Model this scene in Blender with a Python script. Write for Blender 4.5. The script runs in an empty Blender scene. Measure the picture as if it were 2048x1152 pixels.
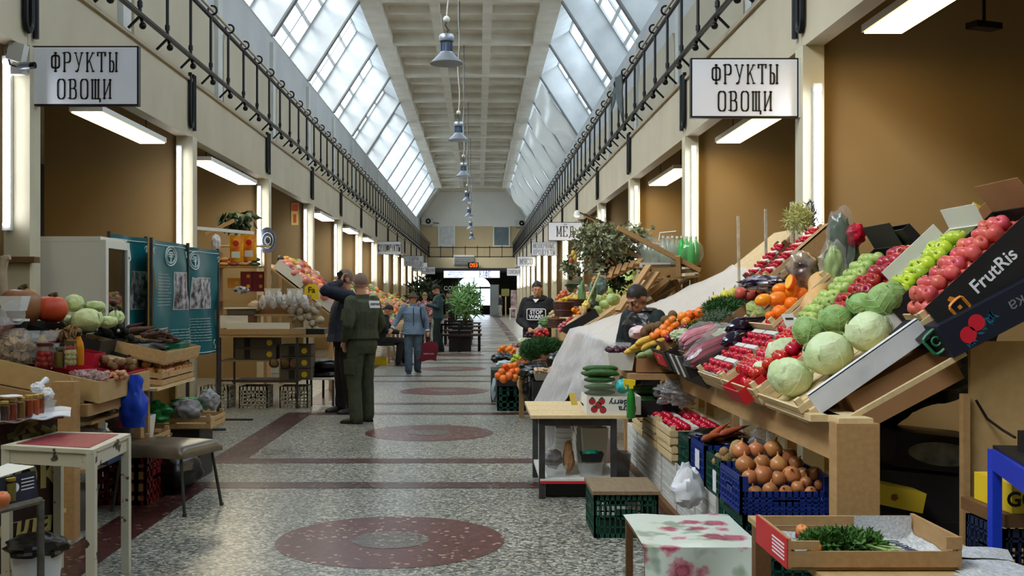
import bpy,bmesh,math,random
from mathutils import Vector,Matrix,Euler,noise
R=random.Random(7)
S=bpy.context.scene
COL=S.collection
F,CX,CY,H=2150.0,957.0,592.0,1.5
# ---------- camera, world, sun, exposure ----------
cam=bpy.data.cameras.new('camera');camo=bpy.data.objects.new('camera',cam);COL.objects.link(camo)
camo.location=(0,0,H);camo.rotation_euler=(math.pi/2,0,0)
cam.sensor_width=36;cam.lens=36*F/2048;cam.shift_x=(1024-CX)/2048;cam.shift_y=(CY-576)/2048
cam.clip_start=.05;cam.clip_end=400
S.camera=camo
W=bpy.data.worlds.new('overcast_sky');S.world=W;W.use_nodes=True
bg=W.node_tree.nodes['Background'];bg.inputs[0].default_value=(.74,.87,1.0,1);bg.inputs[1].default_value=3.3
sun=bpy.data.lights.new('sun','SUN');sun.energy=4.0;sun.angle=math.radians(35);sun.color=(1,.98,.95)
suno=bpy.data.objects.new('sun',sun);COL.objects.link(suno)
suno.rotation_euler=Vector((.62,.42,-.66)).to_track_quat('-Z','Y').to_euler()
VS=S.view_settings;VS.view_transform='Standard';VS.look='None';VS.exposure=0.98;VS.gamma=1
VS.use_curve_mapping=False
S.cycles.use_denoising=True
S.cycles.max_bounces=8;S.cycles.diffuse_bounces=4;S.cycles.glossy_bounces=3;S.cycles.transmission_bounces=6
S.cycles.transparent_max_bounces=12;S.cycles.caustics_reflective=False;S.cycles.caustics_refractive=False
S.cycles.sample_clamp_indirect=4
# ---------- helpers ----------
TMP=bpy.data.scenes.new('scratch')
def tmpdg():
 "evaluate modifiers and text in a small scratch scene"
 TMP.view_layers[0].update();return TMP.view_layers[0].depsgraph
def P(px,py,Y):return Vector(((px-CX)/F*Y,Y,H-(py-CY)/F*Y))
def G(px,py,z=0.0):
 Y=(H-z)*F/(py-CY);return Vector(((px-CX)/F*Y,Y,z))
def PX(px,py,X):
 Y=X*F/(px-CX);return Vector((X,Y,H-(py-CY)/F*Y))
def lin(c):
 def f(u):
  u/=255.0
  return u/12.92 if u<=.04045 else((u+.055)/1.055)**2.4
 return(f(c[0]),f(c[1]),f(c[2]),1)
MATS={}
def mat(name,c,rough=.55,metal=0,c2=None,ns=8.0,nw=.5,detail=3,bump=0,bs=30,var=0,hue=0,alpha=1,trans=0,emit=0,spec=.5,coat=0,stretch=None,sub=0,ior=1.45,nc=.5):
 if name in MATS:return MATS[name]
 m=bpy.data.materials.new(name);m.use_nodes=True;MATS[name]=m
 N=m.node_tree.nodes;L=m.node_tree.links;b=N['Principled BSDF']
 b.inputs['Roughness'].default_value=rough;b.inputs['Metallic'].default_value=metal
 b.inputs['Alpha'].default_value=alpha;b.inputs['Transmission Weight'].default_value=trans
 b.inputs['Specular IOR Level'].default_value=spec;b.inputs['Coat Weight'].default_value=coat
 b.inputs['IOR'].default_value=ior
 if sub:b.inputs['Subsurface Weight'].default_value=sub;b.inputs['Subsurface Radius'].default_value=(.02,.02,.01)
 if emit:b.inputs['Emission Color'].default_value=lin(c);b.inputs['Emission Strength'].default_value=emit
 base=None
 if c2 is not None or bump:
  tc=N.new('ShaderNodeTexCoord');src=tc.outputs['Object']
  if stretch:
   mp=N.new('ShaderNodeMapping');mp.inputs['Scale'].default_value=stretch
   L.new(src,mp.inputs[0]);src=mp.outputs[0]
  if c2 is not None:
   n=N.new('ShaderNodeTexNoise');n.inputs['Scale'].default_value=ns;n.inputs['Detail'].default_value=detail
   L.new(src,n.inputs['Vector'])
   r=N.new('ShaderNodeValToRGB');r.color_ramp.elements[0].position=nc-nw*.5+.02;r.color_ramp.elements[1].position=nc+nw*.5
   r.color_ramp.elements[0].color=lin(c);r.color_ramp.elements[1].color=lin(c2)
   L.new(n.outputs['Fac'],r.inputs[0]);base=r.outputs[0]
  if bump:
   n2=N.new('ShaderNodeTexNoise');n2.inputs['Scale'].default_value=bs;n2.inputs['Detail'].default_value=4
   L.new(src,n2.inputs['Vector'])
   bp=N.new('ShaderNodeBump');bp.inputs['Strength'].default_value=bump;bp.inputs['Distance'].default_value=.02
   L.new(n2.outputs['Fac'],bp.inputs['Height']);L.new(bp.outputs[0],b.inputs['Normal'])
 if var or hue:
  oi=N.new('ShaderNodeObjectInfo');hs=N.new('ShaderNodeHueSaturation')
  mr=N.new('ShaderNodeMapRange');mr.inputs['To Min'].default_value=1-var;mr.inputs['To Max'].default_value=1+var
  L.new(oi.outputs['Random'],mr.inputs[0]);L.new(mr.outputs[0],hs.inputs['Value'])
  if hue:
   m2=N.new('ShaderNodeMath');m2.operation='FRACT';m3=N.new('ShaderNodeMath');m3.operation='MULTIPLY';m3.inputs[1].default_value=7.31
   L.new(oi.outputs['Random'],m3.inputs[0]);L.new(m3.outputs[0],m2.inputs[0])
   mh=N.new('ShaderNodeMapRange');mh.inputs['To Min'].default_value=.5-hue;mh.inputs['To Max'].default_value=.5+hue
   L.new(m2.outputs[0],mh.inputs[0]);L.new(mh.outputs[0],hs.inputs['Hue'])
  if base:L.new(base,hs.inputs['Color'])
  else:hs.inputs['Color'].default_value=lin(c)
  base=hs.outputs[0]
 if base:L.new(base,b.inputs['Base Color'])
 else:b.inputs['Base Color'].default_value=lin(c)
 return m
def wood(name,c,c2,**k):
 a=dict(rough=.65,c2=c2,ns=3,nw=.9,detail=6,stretch=(3,3,12)if k.pop('vert',0)else(14,3,14),bump=.06,bs=20,var=.08);a.update(k)
 return mat(name,c,**a)
OFF={}
def tag(o,label=None,cat=None,group=None,kind=None):
 if label:o['label']=label
 if cat:o['category']=cat
 if group:o['group']=group
 if kind:o['kind']=kind
 return o
def thing(name,label,cat,loc=(0,0,0),group=None,kind=None):
 o=bpy.data.objects.new(name,None);COL.objects.link(o);o.location=loc;o.empty_display_size=.05
 OFF[o]=Vector(loc)
 return tag(o,label,cat,group,kind)
def rot(ax,ay,az):return Euler((math.radians(ax),math.radians(ay),math.radians(az))).to_matrix()
def frame(u,v=None,n=None):
 u=Vector(u).normalized()
 if v is None:
  v=Vector((0,0,1)).cross(u)
  if v.length<1e-4:v=Vector((0,1,0))
 v=Vector(v);n=u.cross(v).normalized();v=n.cross(u).normalized()
 return Matrix((u,v,n)).transposed()
class MB:
 def __init__(s):s.v=[];s.f=[];s.mi=[];s.uv={}
 def add(s,vs,fs,mi=0):
  k=len(s.v);s.v+=[Vector(p)for p in vs];s.f+=[tuple(i+k for i in f)for f in fs];s.mi+=[mi]*len(fs);return s
 def box(s,lo,hi,mi=0):
  x0,y0,z0=lo;x1,y1,z1=hi
  return s.add([(x0,y0,z0),(x1,y0,z0),(x1,y1,z0),(x0,y1,z0),(x0,y0,z1),(x1,y0,z1),(x1,y1,z1),(x0,y1,z1)],[(3,2,1,0),(4,5,6,7),(0,1,5,4),(1,2,6,5),(2,3,7,6),(3,0,4,7)],mi)
 def obox(s,c,size,M=None,mi=0):
  M=M or Matrix.Identity(3);c=Vector(c);h=[q/2 for q in size]
  vs=[c+M@Vector((a*h[0],b*h[1],d*h[2]))for d in(-1,1)for a,b in((-1,-1),(1,-1),(1,1),(-1,1))]
  return s.add(vs,[(3,2,1,0),(4,5,6,7),(0,1,5,4),(1,2,6,5),(2,3,7,6),(3,0,4,7)],mi)
 def bar(s,p,q,w,h=None,up=None,mi=0):
  p=Vector(p);q=Vector(q);d=q-p;h=h or w
  M=frame(d,None if up is None else Vector(up).cross(d))
  return s.obox((p+q)/2,(d.length,w,h),M,mi)
 def hexa(s,c8,mi=0):
  return s.add(c8,[(3,2,1,0),(4,5,6,7),(0,1,5,4),(1,2,6,5),(2,3,7,6),(3,0,4,7)],mi)
 def prism(s,pts,d,mi=0):
  n=len(pts);pts=[Vector(p)for p in pts];d=Vector(d)
  return s.add(pts+[p+d for p in pts],[tuple(range(n-1,-1,-1)),tuple(range(n,2*n))]+[(i,(i+1)%n,n+(i+1)%n,n+i)for i in range(n)],mi)
 def tube(s,pts,r,n=8,closed=False,mi=0,sx=1.0,cap=True):
  pts=[Vector(p)for p in pts];m=len(pts)
  rs=r if isinstance(r,(list,tuple))else[r]*m
  k0=len(s.v);pv=None;vs=[]
  for i,p in enumerate(pts):
   a=pts[(i-1)%m]if(closed or i>0)else p;b=pts[(i+1)%m]if(closed or i<m-1)else p
   t=(b-a).normalized()
   if pv is None:
    q=Vector((0,0,1))if abs(t.z)<.9 else Vector((1,0,0));pv=t.cross(q).normalized()
   pv=(pv-t*pv.dot(t)).normalized();w=t.cross(pv)
   for j in range(n):
    an=2*math.pi*j/n;vs.append(p+(pv*math.cos(an)*sx+w*math.sin(an))*rs[i])
  fs=[]
  for i in range(m if closed else m-1):
   for j in range(n):
    a=i*n+j;b=i*n+(j+1)%n;c=((i+1)%m)*n+(j+1)%n;d=((i+1)%m)*n+j;fs.append((a,b,c,d))
  if not closed and cap:fs+=[tuple(range(n-1,-1,-1)),tuple((m-1)*n+j for j in range(n))]
  return s.add(vs,fs,mi)
 def lathe(s,prof,n=16,c=(0,0,0),M=None,mi=0,fn=None):
  M=M or Matrix.Identity(3);c=Vector(c);vs=[];fs=[];m=len(prof)
  for i,(r,z)in enumerate(prof):
   for j in range(n):
    a=2*math.pi*j/n;rr=r*(fn(a,i/(m-1))if fn else 1);vs.append(c+M@Vector((rr*math.cos(a),rr*math.sin(a),z)))
  for i in range(m-1):
   for j in range(n):fs.append((i*n+j,i*n+(j+1)%n,(i+1)*n+(j+1)%n,(i+1)*n+j))
  if prof[0][0]>1e-5:fs.append(tuple(range(n-1,-1,-1)))
  if prof[-1][0]>1e-5:fs.append(tuple((m-1)*n+j for j in range(n)))
  return s.add(vs,fs,mi)
 def grid(s,fn,nu,nv,mi=0,thick=0):
  vs=[Vector(fn(i/nu,j/nv))for i in range(nu+1)for j in range(nv+1)]
  fs=[(i*(nv+1)+j,(i+1)*(nv+1)+j,(i+1)*(nv+1)+j+1,i*(nv+1)+j+1)for i in range(nu)for j in range(nv)]
  s.add(vs,fs,mi)
  if thick:
   w=Vector(thick);k=len(vs)
   s.add([p+w for p in vs],[f[::-1]for f in fs],mi)
   e=[(i*(nv+1))for i in range(nu+1)]+[nu*(nv+1)+j for j in range(1,nv+1)]+[i*(nv+1)+nv for i in range(nu-1,-1,-1)]+[j for j in range(nv-1,0,-1)]
   b0=len(s.v)-2*k
   for a in range(len(e)):
    i0,i1=e[a],e[(a+1)%len(e)];s.f.append((b0+i0,b0+i0+k,b0+i1+k,b0+i1));s.mi.append(mi)
  return s
 def ball(s,c,r,M=None,n=12,m=8,mi=0,fn=None):
  M=M or Matrix.Identity(3);c=Vector(c)
  r=r if isinstance(r,(list,tuple))else(r,r,r)
  vs=[];fs=[]
  for i in range(m+1):
   t=math.pi*i/m
   for j in range(n):
    a=2*math.pi*j/n;d=Vector((math.sin(t)*math.cos(a),math.sin(t)*math.sin(a),-math.cos(t)))
    k=fn(d)if fn else 1
    vs.append(c+M@Vector((d.x*r[0]*k,d.y*r[1]*k,d.z*r[2]*k)))
  for i in range(m):
   for j in range(n):fs.append((i*n+j,i*n+(j+1)%n,(i+1)*n+(j+1)%n,(i+1)*n+j))
  return s.add(vs,fs,mi)
 def mesh(s,name,mats,smooth=True,off=None,ang=40):
  me=bpy.data.meshes.new(name)
  vs=[p-off for p in s.v]if off is not None else s.v
  me.from_pydata(vs,[],s.f)
  for m in(mats if isinstance(mats,(list,tuple))else[mats]):me.materials.append(m)
  me.polygons.foreach_set('material_index',s.mi)
  bm=bmesh.new();bm.from_mesh(me);bmesh.ops.remove_doubles(bm,verts=bm.verts,dist=1e-6);bmesh.ops.recalc_face_normals(bm,faces=bm.faces)
  bm.to_mesh(me);bm.free()
  if smooth:me.shade_smooth();me.set_sharp_from_angle(angle=math.radians(ang))
  return me
 def build(s,name,mats,parent=None,label=None,cat=None,group=None,kind=None,smooth=True,base=None,ang=40):
  off=None
  if parent is not None:off=OFF.get(parent,Vector())
  elif base is not None:off=Vector(base)
  me=s.mesh(name,mats,smooth,off,ang)
  o=bpy.data.objects.new(name,me);COL.objects.link(o)
  if parent is not None:o.parent=parent;OFF[o]=off
  else:OFF[o]=off or Vector();o.location=off or(0,0,0)
  return tag(o,label,cat,group,kind)
 def bbase(s):
  xs=[p.x for p in s.v];ys=[p.y for p in s.v];zs=[p.z for p in s.v]
  return Vector(((min(xs)+max(xs))/2,(min(ys)+max(ys))/2,min(zs)))
 def solo(s,name,mats,label,cat,group=None,kind=None,smooth=True,ang=40):
  return s.build(name,mats,None,label,cat,group,kind,smooth,s.bbase(),ang)
def copy1(o,parent=None):
 c=o.copy();COL.objects.link(c);c.parent=parent
 for ch in o.children:copy1(ch,c)
 return c
def dup(o,loc,r=None,sc=None,label=None,group=None):
 c=copy1(o);c.location=loc
 if r is not None:c.rotation_euler=r if not isinstance(r,Matrix)else r.to_euler()
 if sc is not None:c.scale=(sc,sc,sc)if not isinstance(sc,(tuple,list,Vector))else sc
 if label:c['label']=label
 if group:c['group']=group
 return c
USED={}
def place(t,*a,**k):
 "move the first one itself, then copies"
 if t not in USED:
  USED[t]=1
  loc=a[0]if a else k['loc'];r=k.get('r',a[1]if len(a)>1 else None);sc=k.get('sc',a[2]if len(a)>2 else None)
  t.location=loc
  if r is not None:t.rotation_euler=r if not isinstance(r,Matrix)else r.to_euler()
  if sc is not None:t.scale=(sc,sc,sc)if not isinstance(sc,(tuple,list,Vector))else sc
  if k.get('label'):t['label']=k['label']
  if k.get('group'):t['group']=k['group']
  return t
 return dup(t,*a,**k)
def rrot():return Euler((R.uniform(0,6.28),R.uniform(0,6.28),R.uniform(0,6.28)))
# stroke lettering: condensed slab capitals
def rr(x0,y0,x1,y1,c=.22):
 d=(x1-x0)*c*1.4;e=(y1-y0)*c*.8
 return[(x0+d,y0),(x1-d,y0),(x1-d*.3,y0+e*.3),(x1,y0+e),(x1,y1-e),(x1-d*.3,y1-e*.3),(x1-d,y1),(x0+d,y1),(x0+d*.3,y1-e*.3),(x0,y1-e),(x0,y0+e),(x0+d*.3,y0+e*.3),(x0+d,y0)]
def V(x,a=0,b=1):return[(x,a),(x,b)]
bowlP=[(.2,1),(.65,1),(.84,.93),(.88,.8),(.88,.66),(.84,.54),(.65,.48),(.2,.48)]
GL={'Ф':([V(.5),rr(.06,.2,.94,.84)],[(.5,0),(.5,1)]),'Р':([V(.2),bowlP],[(.2,0),(.12,1)]),'У':([[(.14,1),(.52,.36)],[(.9,1),(.46,.12),(.34,.02),(.18,.03)]],[(.14,1),(.9,1)]),'К':([V(.18),[(.86,1),(.22,.42)],[(.42,.62),(.88,0)]],[(.18,0),(.18,1),(.86,1),(.88,0)]),'Т':([V(.5),[(.06,.82),(.06,1),(.94,1),(.94,.82)]],[(.5,0)]),'Ы':([V(.14),[(.14,.56),(.4,.56),(.54,.5),(.58,.38),(.58,.16),(.53,.05),(.4,0),(.14,0)],V(.9)],[(.14,1),(.9,0),(.9,1)]),'О':([rr(.1,0,.9,1)],[]),'В':([V(.2),[(.2,1),(.62,1),(.78,.93),(.82,.8),(.8,.64),(.65,.53),(.2,.53)],[(.65,.53),(.84,.46),(.88,.32),(.88,.16),(.83,.05),(.65,0),(.2,0)]],[(.1,0),(.1,1)]),'Щ':([V(.1),V(.46),V(.82),[(.1,0),(1.0,0),(1.0,-.16)]],[(.1,1),(.46,1),(.82,1)]),'И':([V(.16),V(.84),[(.16,.08),(.84,.92)]],[(.16,0),(.16,1),(.84,0),(.84,1)]),'М':([V(.1),V(.9),[(.1,1),(.5,.2),(.9,1)]],[(.1,0),(.9,0),(.06,1),(.94,1)]),'Е':([V(.18),[(.18,1),(.86,1),(.86,.8)],[(.18,.52),(.62,.52)],[(.18,0),(.88,0),(.88,.2)]],[(.1,0),(.1,1)]),'Ё':([V(.18),[(.18,1),(.86,1),(.86,.8)],[(.18,.52),(.62,.52)],[(.18,0),(.88,0),(.88,.2)],[(.3,1.2),(.38,1.2)],[(.66,1.2),(.74,1.2)]],[(.1,0),(.1,1)]),'Д':([[(.28,0),(.32,.85),(.4,1),(.8,1)],V(.8),[(.06,-.15),(.06,0),(.96,0),(.96,-.15)]],[]),'Л':([[(.06,.02),(.2,.06),(.28,.3),(.32,1),(.84,1)],V(.84)],[(.84,0)]),'С':([[(.88,.78),(.86,.92),(.72,1),(.34,1),(.16,.92),(.1,.78),(.1,.22),(.16,.08),(.34,0),(.72,0),(.86,.08),(.88,.22)]],[]),'Я':([V(.84),[(1-x,y)for x,y in bowlP],[(.5,.48),(.14,0)]],[(.84,0),(.88,1),(.14,0)]),'Ч':([V(.84),[(.14,1),(.14,.62),(.22,.5),(.36,.46),(.84,.5)]],[(.84,0),(.84,1),(.14,1)]),'Н':([V(.16),V(.84),[(.16,.5),(.84,.5)]],[(.16,0),(.16,1),(.84,0),(.84,1)]),'П':([V(.16),V(.84),[(.1,1),(.9,1)]],[(.16,0),(.84,0)]),'А':([[(.08,0),(.46,1),(.54,1),(.92,0)],[(.24,.34),(.76,.34)]],[(.08,0),(.92,0)]),'Б':([V(.2),[(.2,1),(.8,1),(.8,.82)],[(.2,.56),(.66,.56),(.84,.48),(.88,.32),(.88,.18),(.83,.06),(.65,0),(.2,0)]],[(.1,0),(.1,1)]),'Ь':([V(.2),[(.2,.56),(.66,.56),(.84,.48),(.88,.32),(.88,.18),(.83,.06),(.65,0),(.2,0)]],[(.2,1)]),'Х':([[(.1,0),(.9,1)],[(.1,1),(.9,0)]],[(.1,0),(.9,1),(.1,1),(.9,0)]),'Г':([V(.2),[(.2,1),(.86,1),(.86,.8)]],[(.2,0),(.12,1)]),}
def letters(mb,s,o,u,v,w,h,th,gap=.28,depth=.003,serif=True,mi=0):
 "stroke text: o = lower left corner, u/v unit axes, w glyph width, h height, th stroke"
 o=Vector(o);u=Vector(u);v=Vector(v);n=u.cross(v).normalized();x=0
 M=Matrix((u,v,n)).transposed()
 for ch in s:
  if ch==' ':x+=w*.7;continue
  g=GL[ch];pt=lambda p:o+u*(x+p[0]*w)+v*(p[1]*h)+n*depth*.5
  for st in g[0]:
   for a,b in zip(st[:-1],st[1:]):
    A=pt(a);B=pt(b);d=(B-A)
    if d.length<1e-6:continue
    t=th if abs(b[0]-a[0])<.2 else th*.62
    D=d.normalized();e=D*(t*.28)
    mb.obox((A+B)/2,(d.length+2*e.length,t,depth),Matrix((D,n.cross(D),n)).transposed(),mi)
  if serif:
   for q in g[1]:mb.obox(pt((q[0],min(.97,max(.03,q[1])))),(w*.36,th*.6,depth),M,mi)
  x+=w*(1+gap)
 return x-w*gap
def text_w(s,w,gap=.28):
 x=0
 for ch in s:x+=w*.7 if ch==' ' else w*(1+gap)
 return x-w*gap
def ftext(s,loc,u,v,size,m,parent,name='lettering',label=None,align='CENTER',shear=0,bold=0):
 "built-in font, converted to a thin mesh lying in the plane u, v"
 cu=bpy.data.curves.new('t','FONT');cu.body=s;cu.size=size;cu.align_x=align;cu.align_y='CENTER';cu.extrude=.0008;cu.shear=shear;cu.offset=bold
 cu.resolution_u=3
 t=bpy.data.objects.new('t',cu);TMP.collection.objects.link(t)
 me=bpy.data.meshes.new_from_object(t.evaluated_get(tmpdg()))
 bpy.data.objects.remove(t);bpy.data.curves.remove(cu)
 u=Vector(u).normalized();v=Vector(v);n=u.cross(v).normalized();v=n.cross(u)
 T=Matrix.Translation(Vector(loc)-OFF.get(parent,Vector()))@Matrix((u,v,n)).transposed().to_4x4()
 me.transform(T);me.materials.clear();me.materials.append(m);me.name=name
 o=bpy.data.objects.new(name,me);COL.objects.link(o);o.parent=parent;OFF[o]=OFF.get(parent,Vector())
 return tag(o,label)
 # ---------- structure ----------
nth=['first','second','third','fourth','fifth','sixth','seventh','eighth','ninth','tenth','eleventh','twelfth','thirteenth','fourteenth']
BAY=5.18;B0=9.18;KS=range(-3,14);YS=B0-3*BAY;YE=B0+14*BAY
XL,XR=-3.85,2.76
BAYS=[B0+BAY*k for k in range(-3,15)]
m_fascia=mat('fascia_paint',(196,184,156),.6,c2=(176,164,138),ns=1.2,bump=.08,bs=8)
m_white=mat('plaster_white',(214,214,208),.75,c2=(186,186,180),ns=2.5,nw=.7,bump=.15,bs=5)
m_wall=mat('upper_wall_paint',(196,197,196),.7,c2=(178,180,180),ns=.8,bump=.05,bs=4)
m_ceil=mat('ceiling_concrete',(228,222,208),.8,c2=(206,198,182),ns=1.5,bump=.1,bs=6)
m_panel=mat('gallery_panel_beige',(190,178,150),.6,c2=(176,164,138),ns=1)
m_brown=mat('partition_brown',(160,133,90),.6,c2=(144,118,78),ns=.9,nw=.7,bump=.12,bs=5)
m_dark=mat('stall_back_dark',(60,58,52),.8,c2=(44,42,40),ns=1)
m_pillar=mat('pillar_paint',(206,198,170),.55,c2=(188,180,154),ns=1.5,bump=.06,bs=6)
m_black=mat('black_iron',(22,22,24),.4,metal=.3,spec=.4)
m_ledge=mat('ledge_paint',(176,160,130),.5)
m_handrail=mat('handrail_beige',(200,192,168),.4)
def terrazzo(name,cols,scale,rough,base=None):
 m=bpy.data.materials.new(name);m.use_nodes=True;N=m.node_tree.nodes;L=m.node_tree.links;b=N['Principled BSDF']
 tc=N.new('ShaderNodeTexCoord');vo=N.new('ShaderNodeTexVoronoi');vo.inputs['Scale'].default_value=scale
 L.new(tc.outputs['Object'],vo.inputs['Vector'])
 sep=N.new('ShaderNodeSeparateColor');L.new(vo.outputs['Color'],sep.inputs[0])
 r=N.new('ShaderNodeValToRGB');r.color_ramp.interpolation='CONSTANT'
 while len(r.color_ramp.elements)<len(cols):r.color_ramp.elements.new(.5)
 for e,(p,c)in zip(r.color_ramp.elements,cols):e.position=p;e.color=lin(c)
 L.new(sep.outputs[0],r.inputs[0])
 n=N.new('ShaderNodeTexNoise');n.inputs['Scale'].default_value=.7;n.inputs['Detail'].default_value=4;L.new(tc.outputs['Object'],n.inputs['Vector'])
 mr=N.new('ShaderNodeMapRange');mr.inputs['To Min'].default_value=.75;mr.inputs['To Max'].default_value=1.12;L.new(n.outputs['Fac'],mr.inputs[0])
 mx=N.new('ShaderNodeMix');mx.data_type='RGBA';mx.blend_type='MULTIPLY';mx.inputs['Factor'].default_value=1
 L.new(r.outputs[0],mx.inputs['A']);L.new(mr.outputs[0],mx.inputs['B']);L.new(mx.outputs['Result'],b.inputs['Base Color'])
 m2=N.new('ShaderNodeMapRange');m2.inputs['To Min'].default_value=rough-.08;m2.inputs['To Max'].default_value=rough+.14
 L.new(n.outputs['Fac'],m2.inputs[0]);L.new(m2.outputs[0],b.inputs['Roughness'])
 return m
m_floor=terrazzo('terrazzo_grey',[(0,(84,86,80)),(.26,(134,134,124)),(.52,(166,164,150)),(.8,(204,201,186)),(.94,(96,92,84))],56,.28)
m_band=terrazzo('terrazzo_oxblood',[(0,(66,36,36)),(.5,(78,44,42)),(.86,(92,56,52)),(.95,(150,120,108))],40,.3)
m_disc=terrazzo('terrazzo_disc_red',[(0,(92,46,42)),(.5,(104,54,48)),(.88,(116,66,58)),(.95,(184,158,142))],40,.3)
m_core=terrazzo('terrazzo_core_grey',[(0,(84,74,70)),(.4,(108,98,90)),(.75,(130,118,108)),(.94,(176,164,150))],50,.3)
fl=MB().box((-9.2,YS,-.2),(8.2,YE+10,0)).build('floor',m_floor,kind='structure')
def fpiece(name,x0,x1,y0,y1,m=None,z=.0015):MB().box((x0,y0,-.01),(x1,y1,z)).build(name,m or m_band,fl)
for k in range(-1,14):
 yb=B0+BAY*k
 fpiece('floor_band',-2.45,1.37,yb-.80,yb-.52);fpiece('floor_band',-2.45,1.37,yb+.46,yb+.74)
 fpiece('floor_band',-2.45,-2.13,yb+.74,yb+BAY-.80);fpiece('floor_band',1.05,1.37,yb+.74,yb+BAY-.80)
 if k>=8:
  for q in range(4):fpiece('floor_tile',1.02,1.42,yb+.2+q*1.25,yb+.85+q*1.25,m_band,.003)
 cy=yb+BAY/2-.0
 if k<8:
  for nm,r0,m,z in(('floor_disc',.70,m_disc,.0015),('floor_disc_core',.235,m_core,.003)):
   MB().lathe([(r0,-.01),(r0,z)],56,(-.54,cy+.02,0)).build(nm,m,fl)
   # side walls: pillars, fascia, gallery slab, upper wall
def side(sg,nm):
 X=XL if sg<0 else XR
 w=thing('wall_'+nm,None,None,(X,30,0),kind='structure')
 o=lambda d:X+sg*d
 def bx(name,d0,d1,y0,y1,z0,z1,m):
  a,b=sorted((o(d0),o(d1)));return MB().box((a,y0,z0),(b,y1,z1)).build(name,m,w)
 for i,y in enumerate(BAYS[:-1]):
  bx('pillar',-.06 if sg<0 else-.02,.16,y-.10,y+.12,0,3.62,m_pillar)
  bx('fascia',0,.16,y-.0+.004,y+BAY-.004,3.62,4.36,m_fascia)
  bx('fascia_ledge',-.035,.2,y,y+BAY,4.36,4.40,m_ledge)
  if i>=2:bx('partition',.06,2.0,y+.12,y+.30,0,4.24,m_brown)
  # gallery back wall panels with clipped shoulders
  d=.86;c=.22
  pts=[(o(d),y+.35,4.42),(o(d),y+BAY-.35,4.42),(o(d),y+BAY-.35,6.42-c),(o(d),y+BAY-.35-c,6.42),(o(d),y+.35+c,6.42),(o(d),y+.35,6.42-c)]
  MB().prism(pts,(sg*.06,0,0)).build('gallery_panel',m_panel,w)
 bx('gallery_slab',.16,5.35,YS,YE+8,4.24,4.40,m_fascia)
 bx('upper_wall',.92,1.1,YS,YE,4.40,7.5,m_wall)
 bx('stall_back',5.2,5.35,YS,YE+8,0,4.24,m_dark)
 for y in BAYS[1:-1]:bx('pilaster',.84,.92,y-.16,y+.16,4.40,7.3,m_white)
 return w
wl=side(-1,'left');wr=side(1,'right')
# sloping light wells with windows
HC=-.5
m_frame=mat('window_frame_grey',(196,198,196),.5)
m_glass=None
m_edge_shade=mat('rib_edge_shade_grey',(112,112,110),.7)
m_wellw=mat('well_plaster',(206,206,202),.8,c2=(164,166,166),ns=1.6,nw=.8,bump=.2,bs=4)
def glassmat(name,tint,mix=.08,rough=.0):
 m=bpy.data.materials.new(name);m.use_nodes=True;N=m.node_tree.nodes;L=m.node_tree.links
 N.remove(N['Principled BSDF']);out=N['Material Output']
 t=N.new('ShaderNodeBsdfTransparent');t.inputs[0].default_value=tint
 g=N.new('ShaderNodeBsdfGlossy');g.inputs['Roughness'].default_value=rough
 mx=N.new('ShaderNodeMixShader');lw=N.new('ShaderNodeLayerWeight');lw.inputs[0].default_value=.3
 mt=N.new('ShaderNodeMath');mt.operation='MULTIPLY_ADD';mt.inputs[1].default_value=.6;mt.inputs[2].default_value=mix
 L.new(lw.outputs['Fresnel'],mt.inputs[0]);L.new(mt.outputs[0],mx.inputs[0]);L.new(t.outputs[0],mx.inputs[1]);L.new(g.outputs[0],mx.inputs[2]);L.new(mx.outputs[0],out.inputs[0])
 return m
m_glass=glassmat('window_glass',(.93,.97,1,1))
def filmmat(name,tint,alpha,rough=.25,trl=.5,gl=.16,bump=0):
 m=bpy.data.materials.new(name);m.use_nodes=True;N=m.node_tree.nodes;L=m.node_tree.links
 N.remove(N['Principled BSDF']);out=N['Material Output']
 t=N.new('ShaderNodeBsdfTransparent');d=N.new('ShaderNodeBsdfDiffuse');d.inputs[0].default_value=lin(tint)
 tr=N.new('ShaderNodeBsdfTranslucent');tr.inputs[0].default_value=lin(tint)
 g=N.new('ShaderNodeBsdfGlossy');g.inputs['Roughness'].default_value=rough
 a=N.new('ShaderNodeMixShader');a.inputs[0].default_value=trl;L.new(d.outputs[0],a.inputs[1]);L.new(tr.outputs[0],a.inputs[2])
 if bump:
  n=N.new('ShaderNodeTexNoise');n.inputs['Scale'].default_value=7;n.inputs['Detail'].default_value=5;tc=N.new('ShaderNodeTexCoord');mp=N.new('ShaderNodeMapping');mp.inputs['Scale'].default_value=(1,2.2,.7);L.new(tc.outputs['Object'],mp.inputs[0]);L.new(mp.outputs[0],n.inputs['Vector'])
  bp=N.new('ShaderNodeBump');bp.inputs['Strength'].default_value=bump;bp.inputs['Distance'].default_value=.05;L.new(n.outputs['Fac'],bp.inputs['Height'])
  for q in(d,tr,g):L.new(bp.outputs[0],q.inputs['Normal'])
 b=N.new('ShaderNodeMixShader');b.inputs[0].default_value=gl;L.new(a.outputs[0],b.inputs[1]);L.new(g.outputs[0],b.inputs[2])
 c=N.new('ShaderNodeMixShader');c.inputs[0].default_value=alpha;L.new(t.outputs[0],c.inputs[1]);L.new(b.outputs[0],c.inputs[2]);L.new(c.outputs[0],out.inputs[0])
 return m
m_film=filmmat('sagging_film',(180,176,166),.92,.2,.35,.22)
WN=[0]
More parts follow.
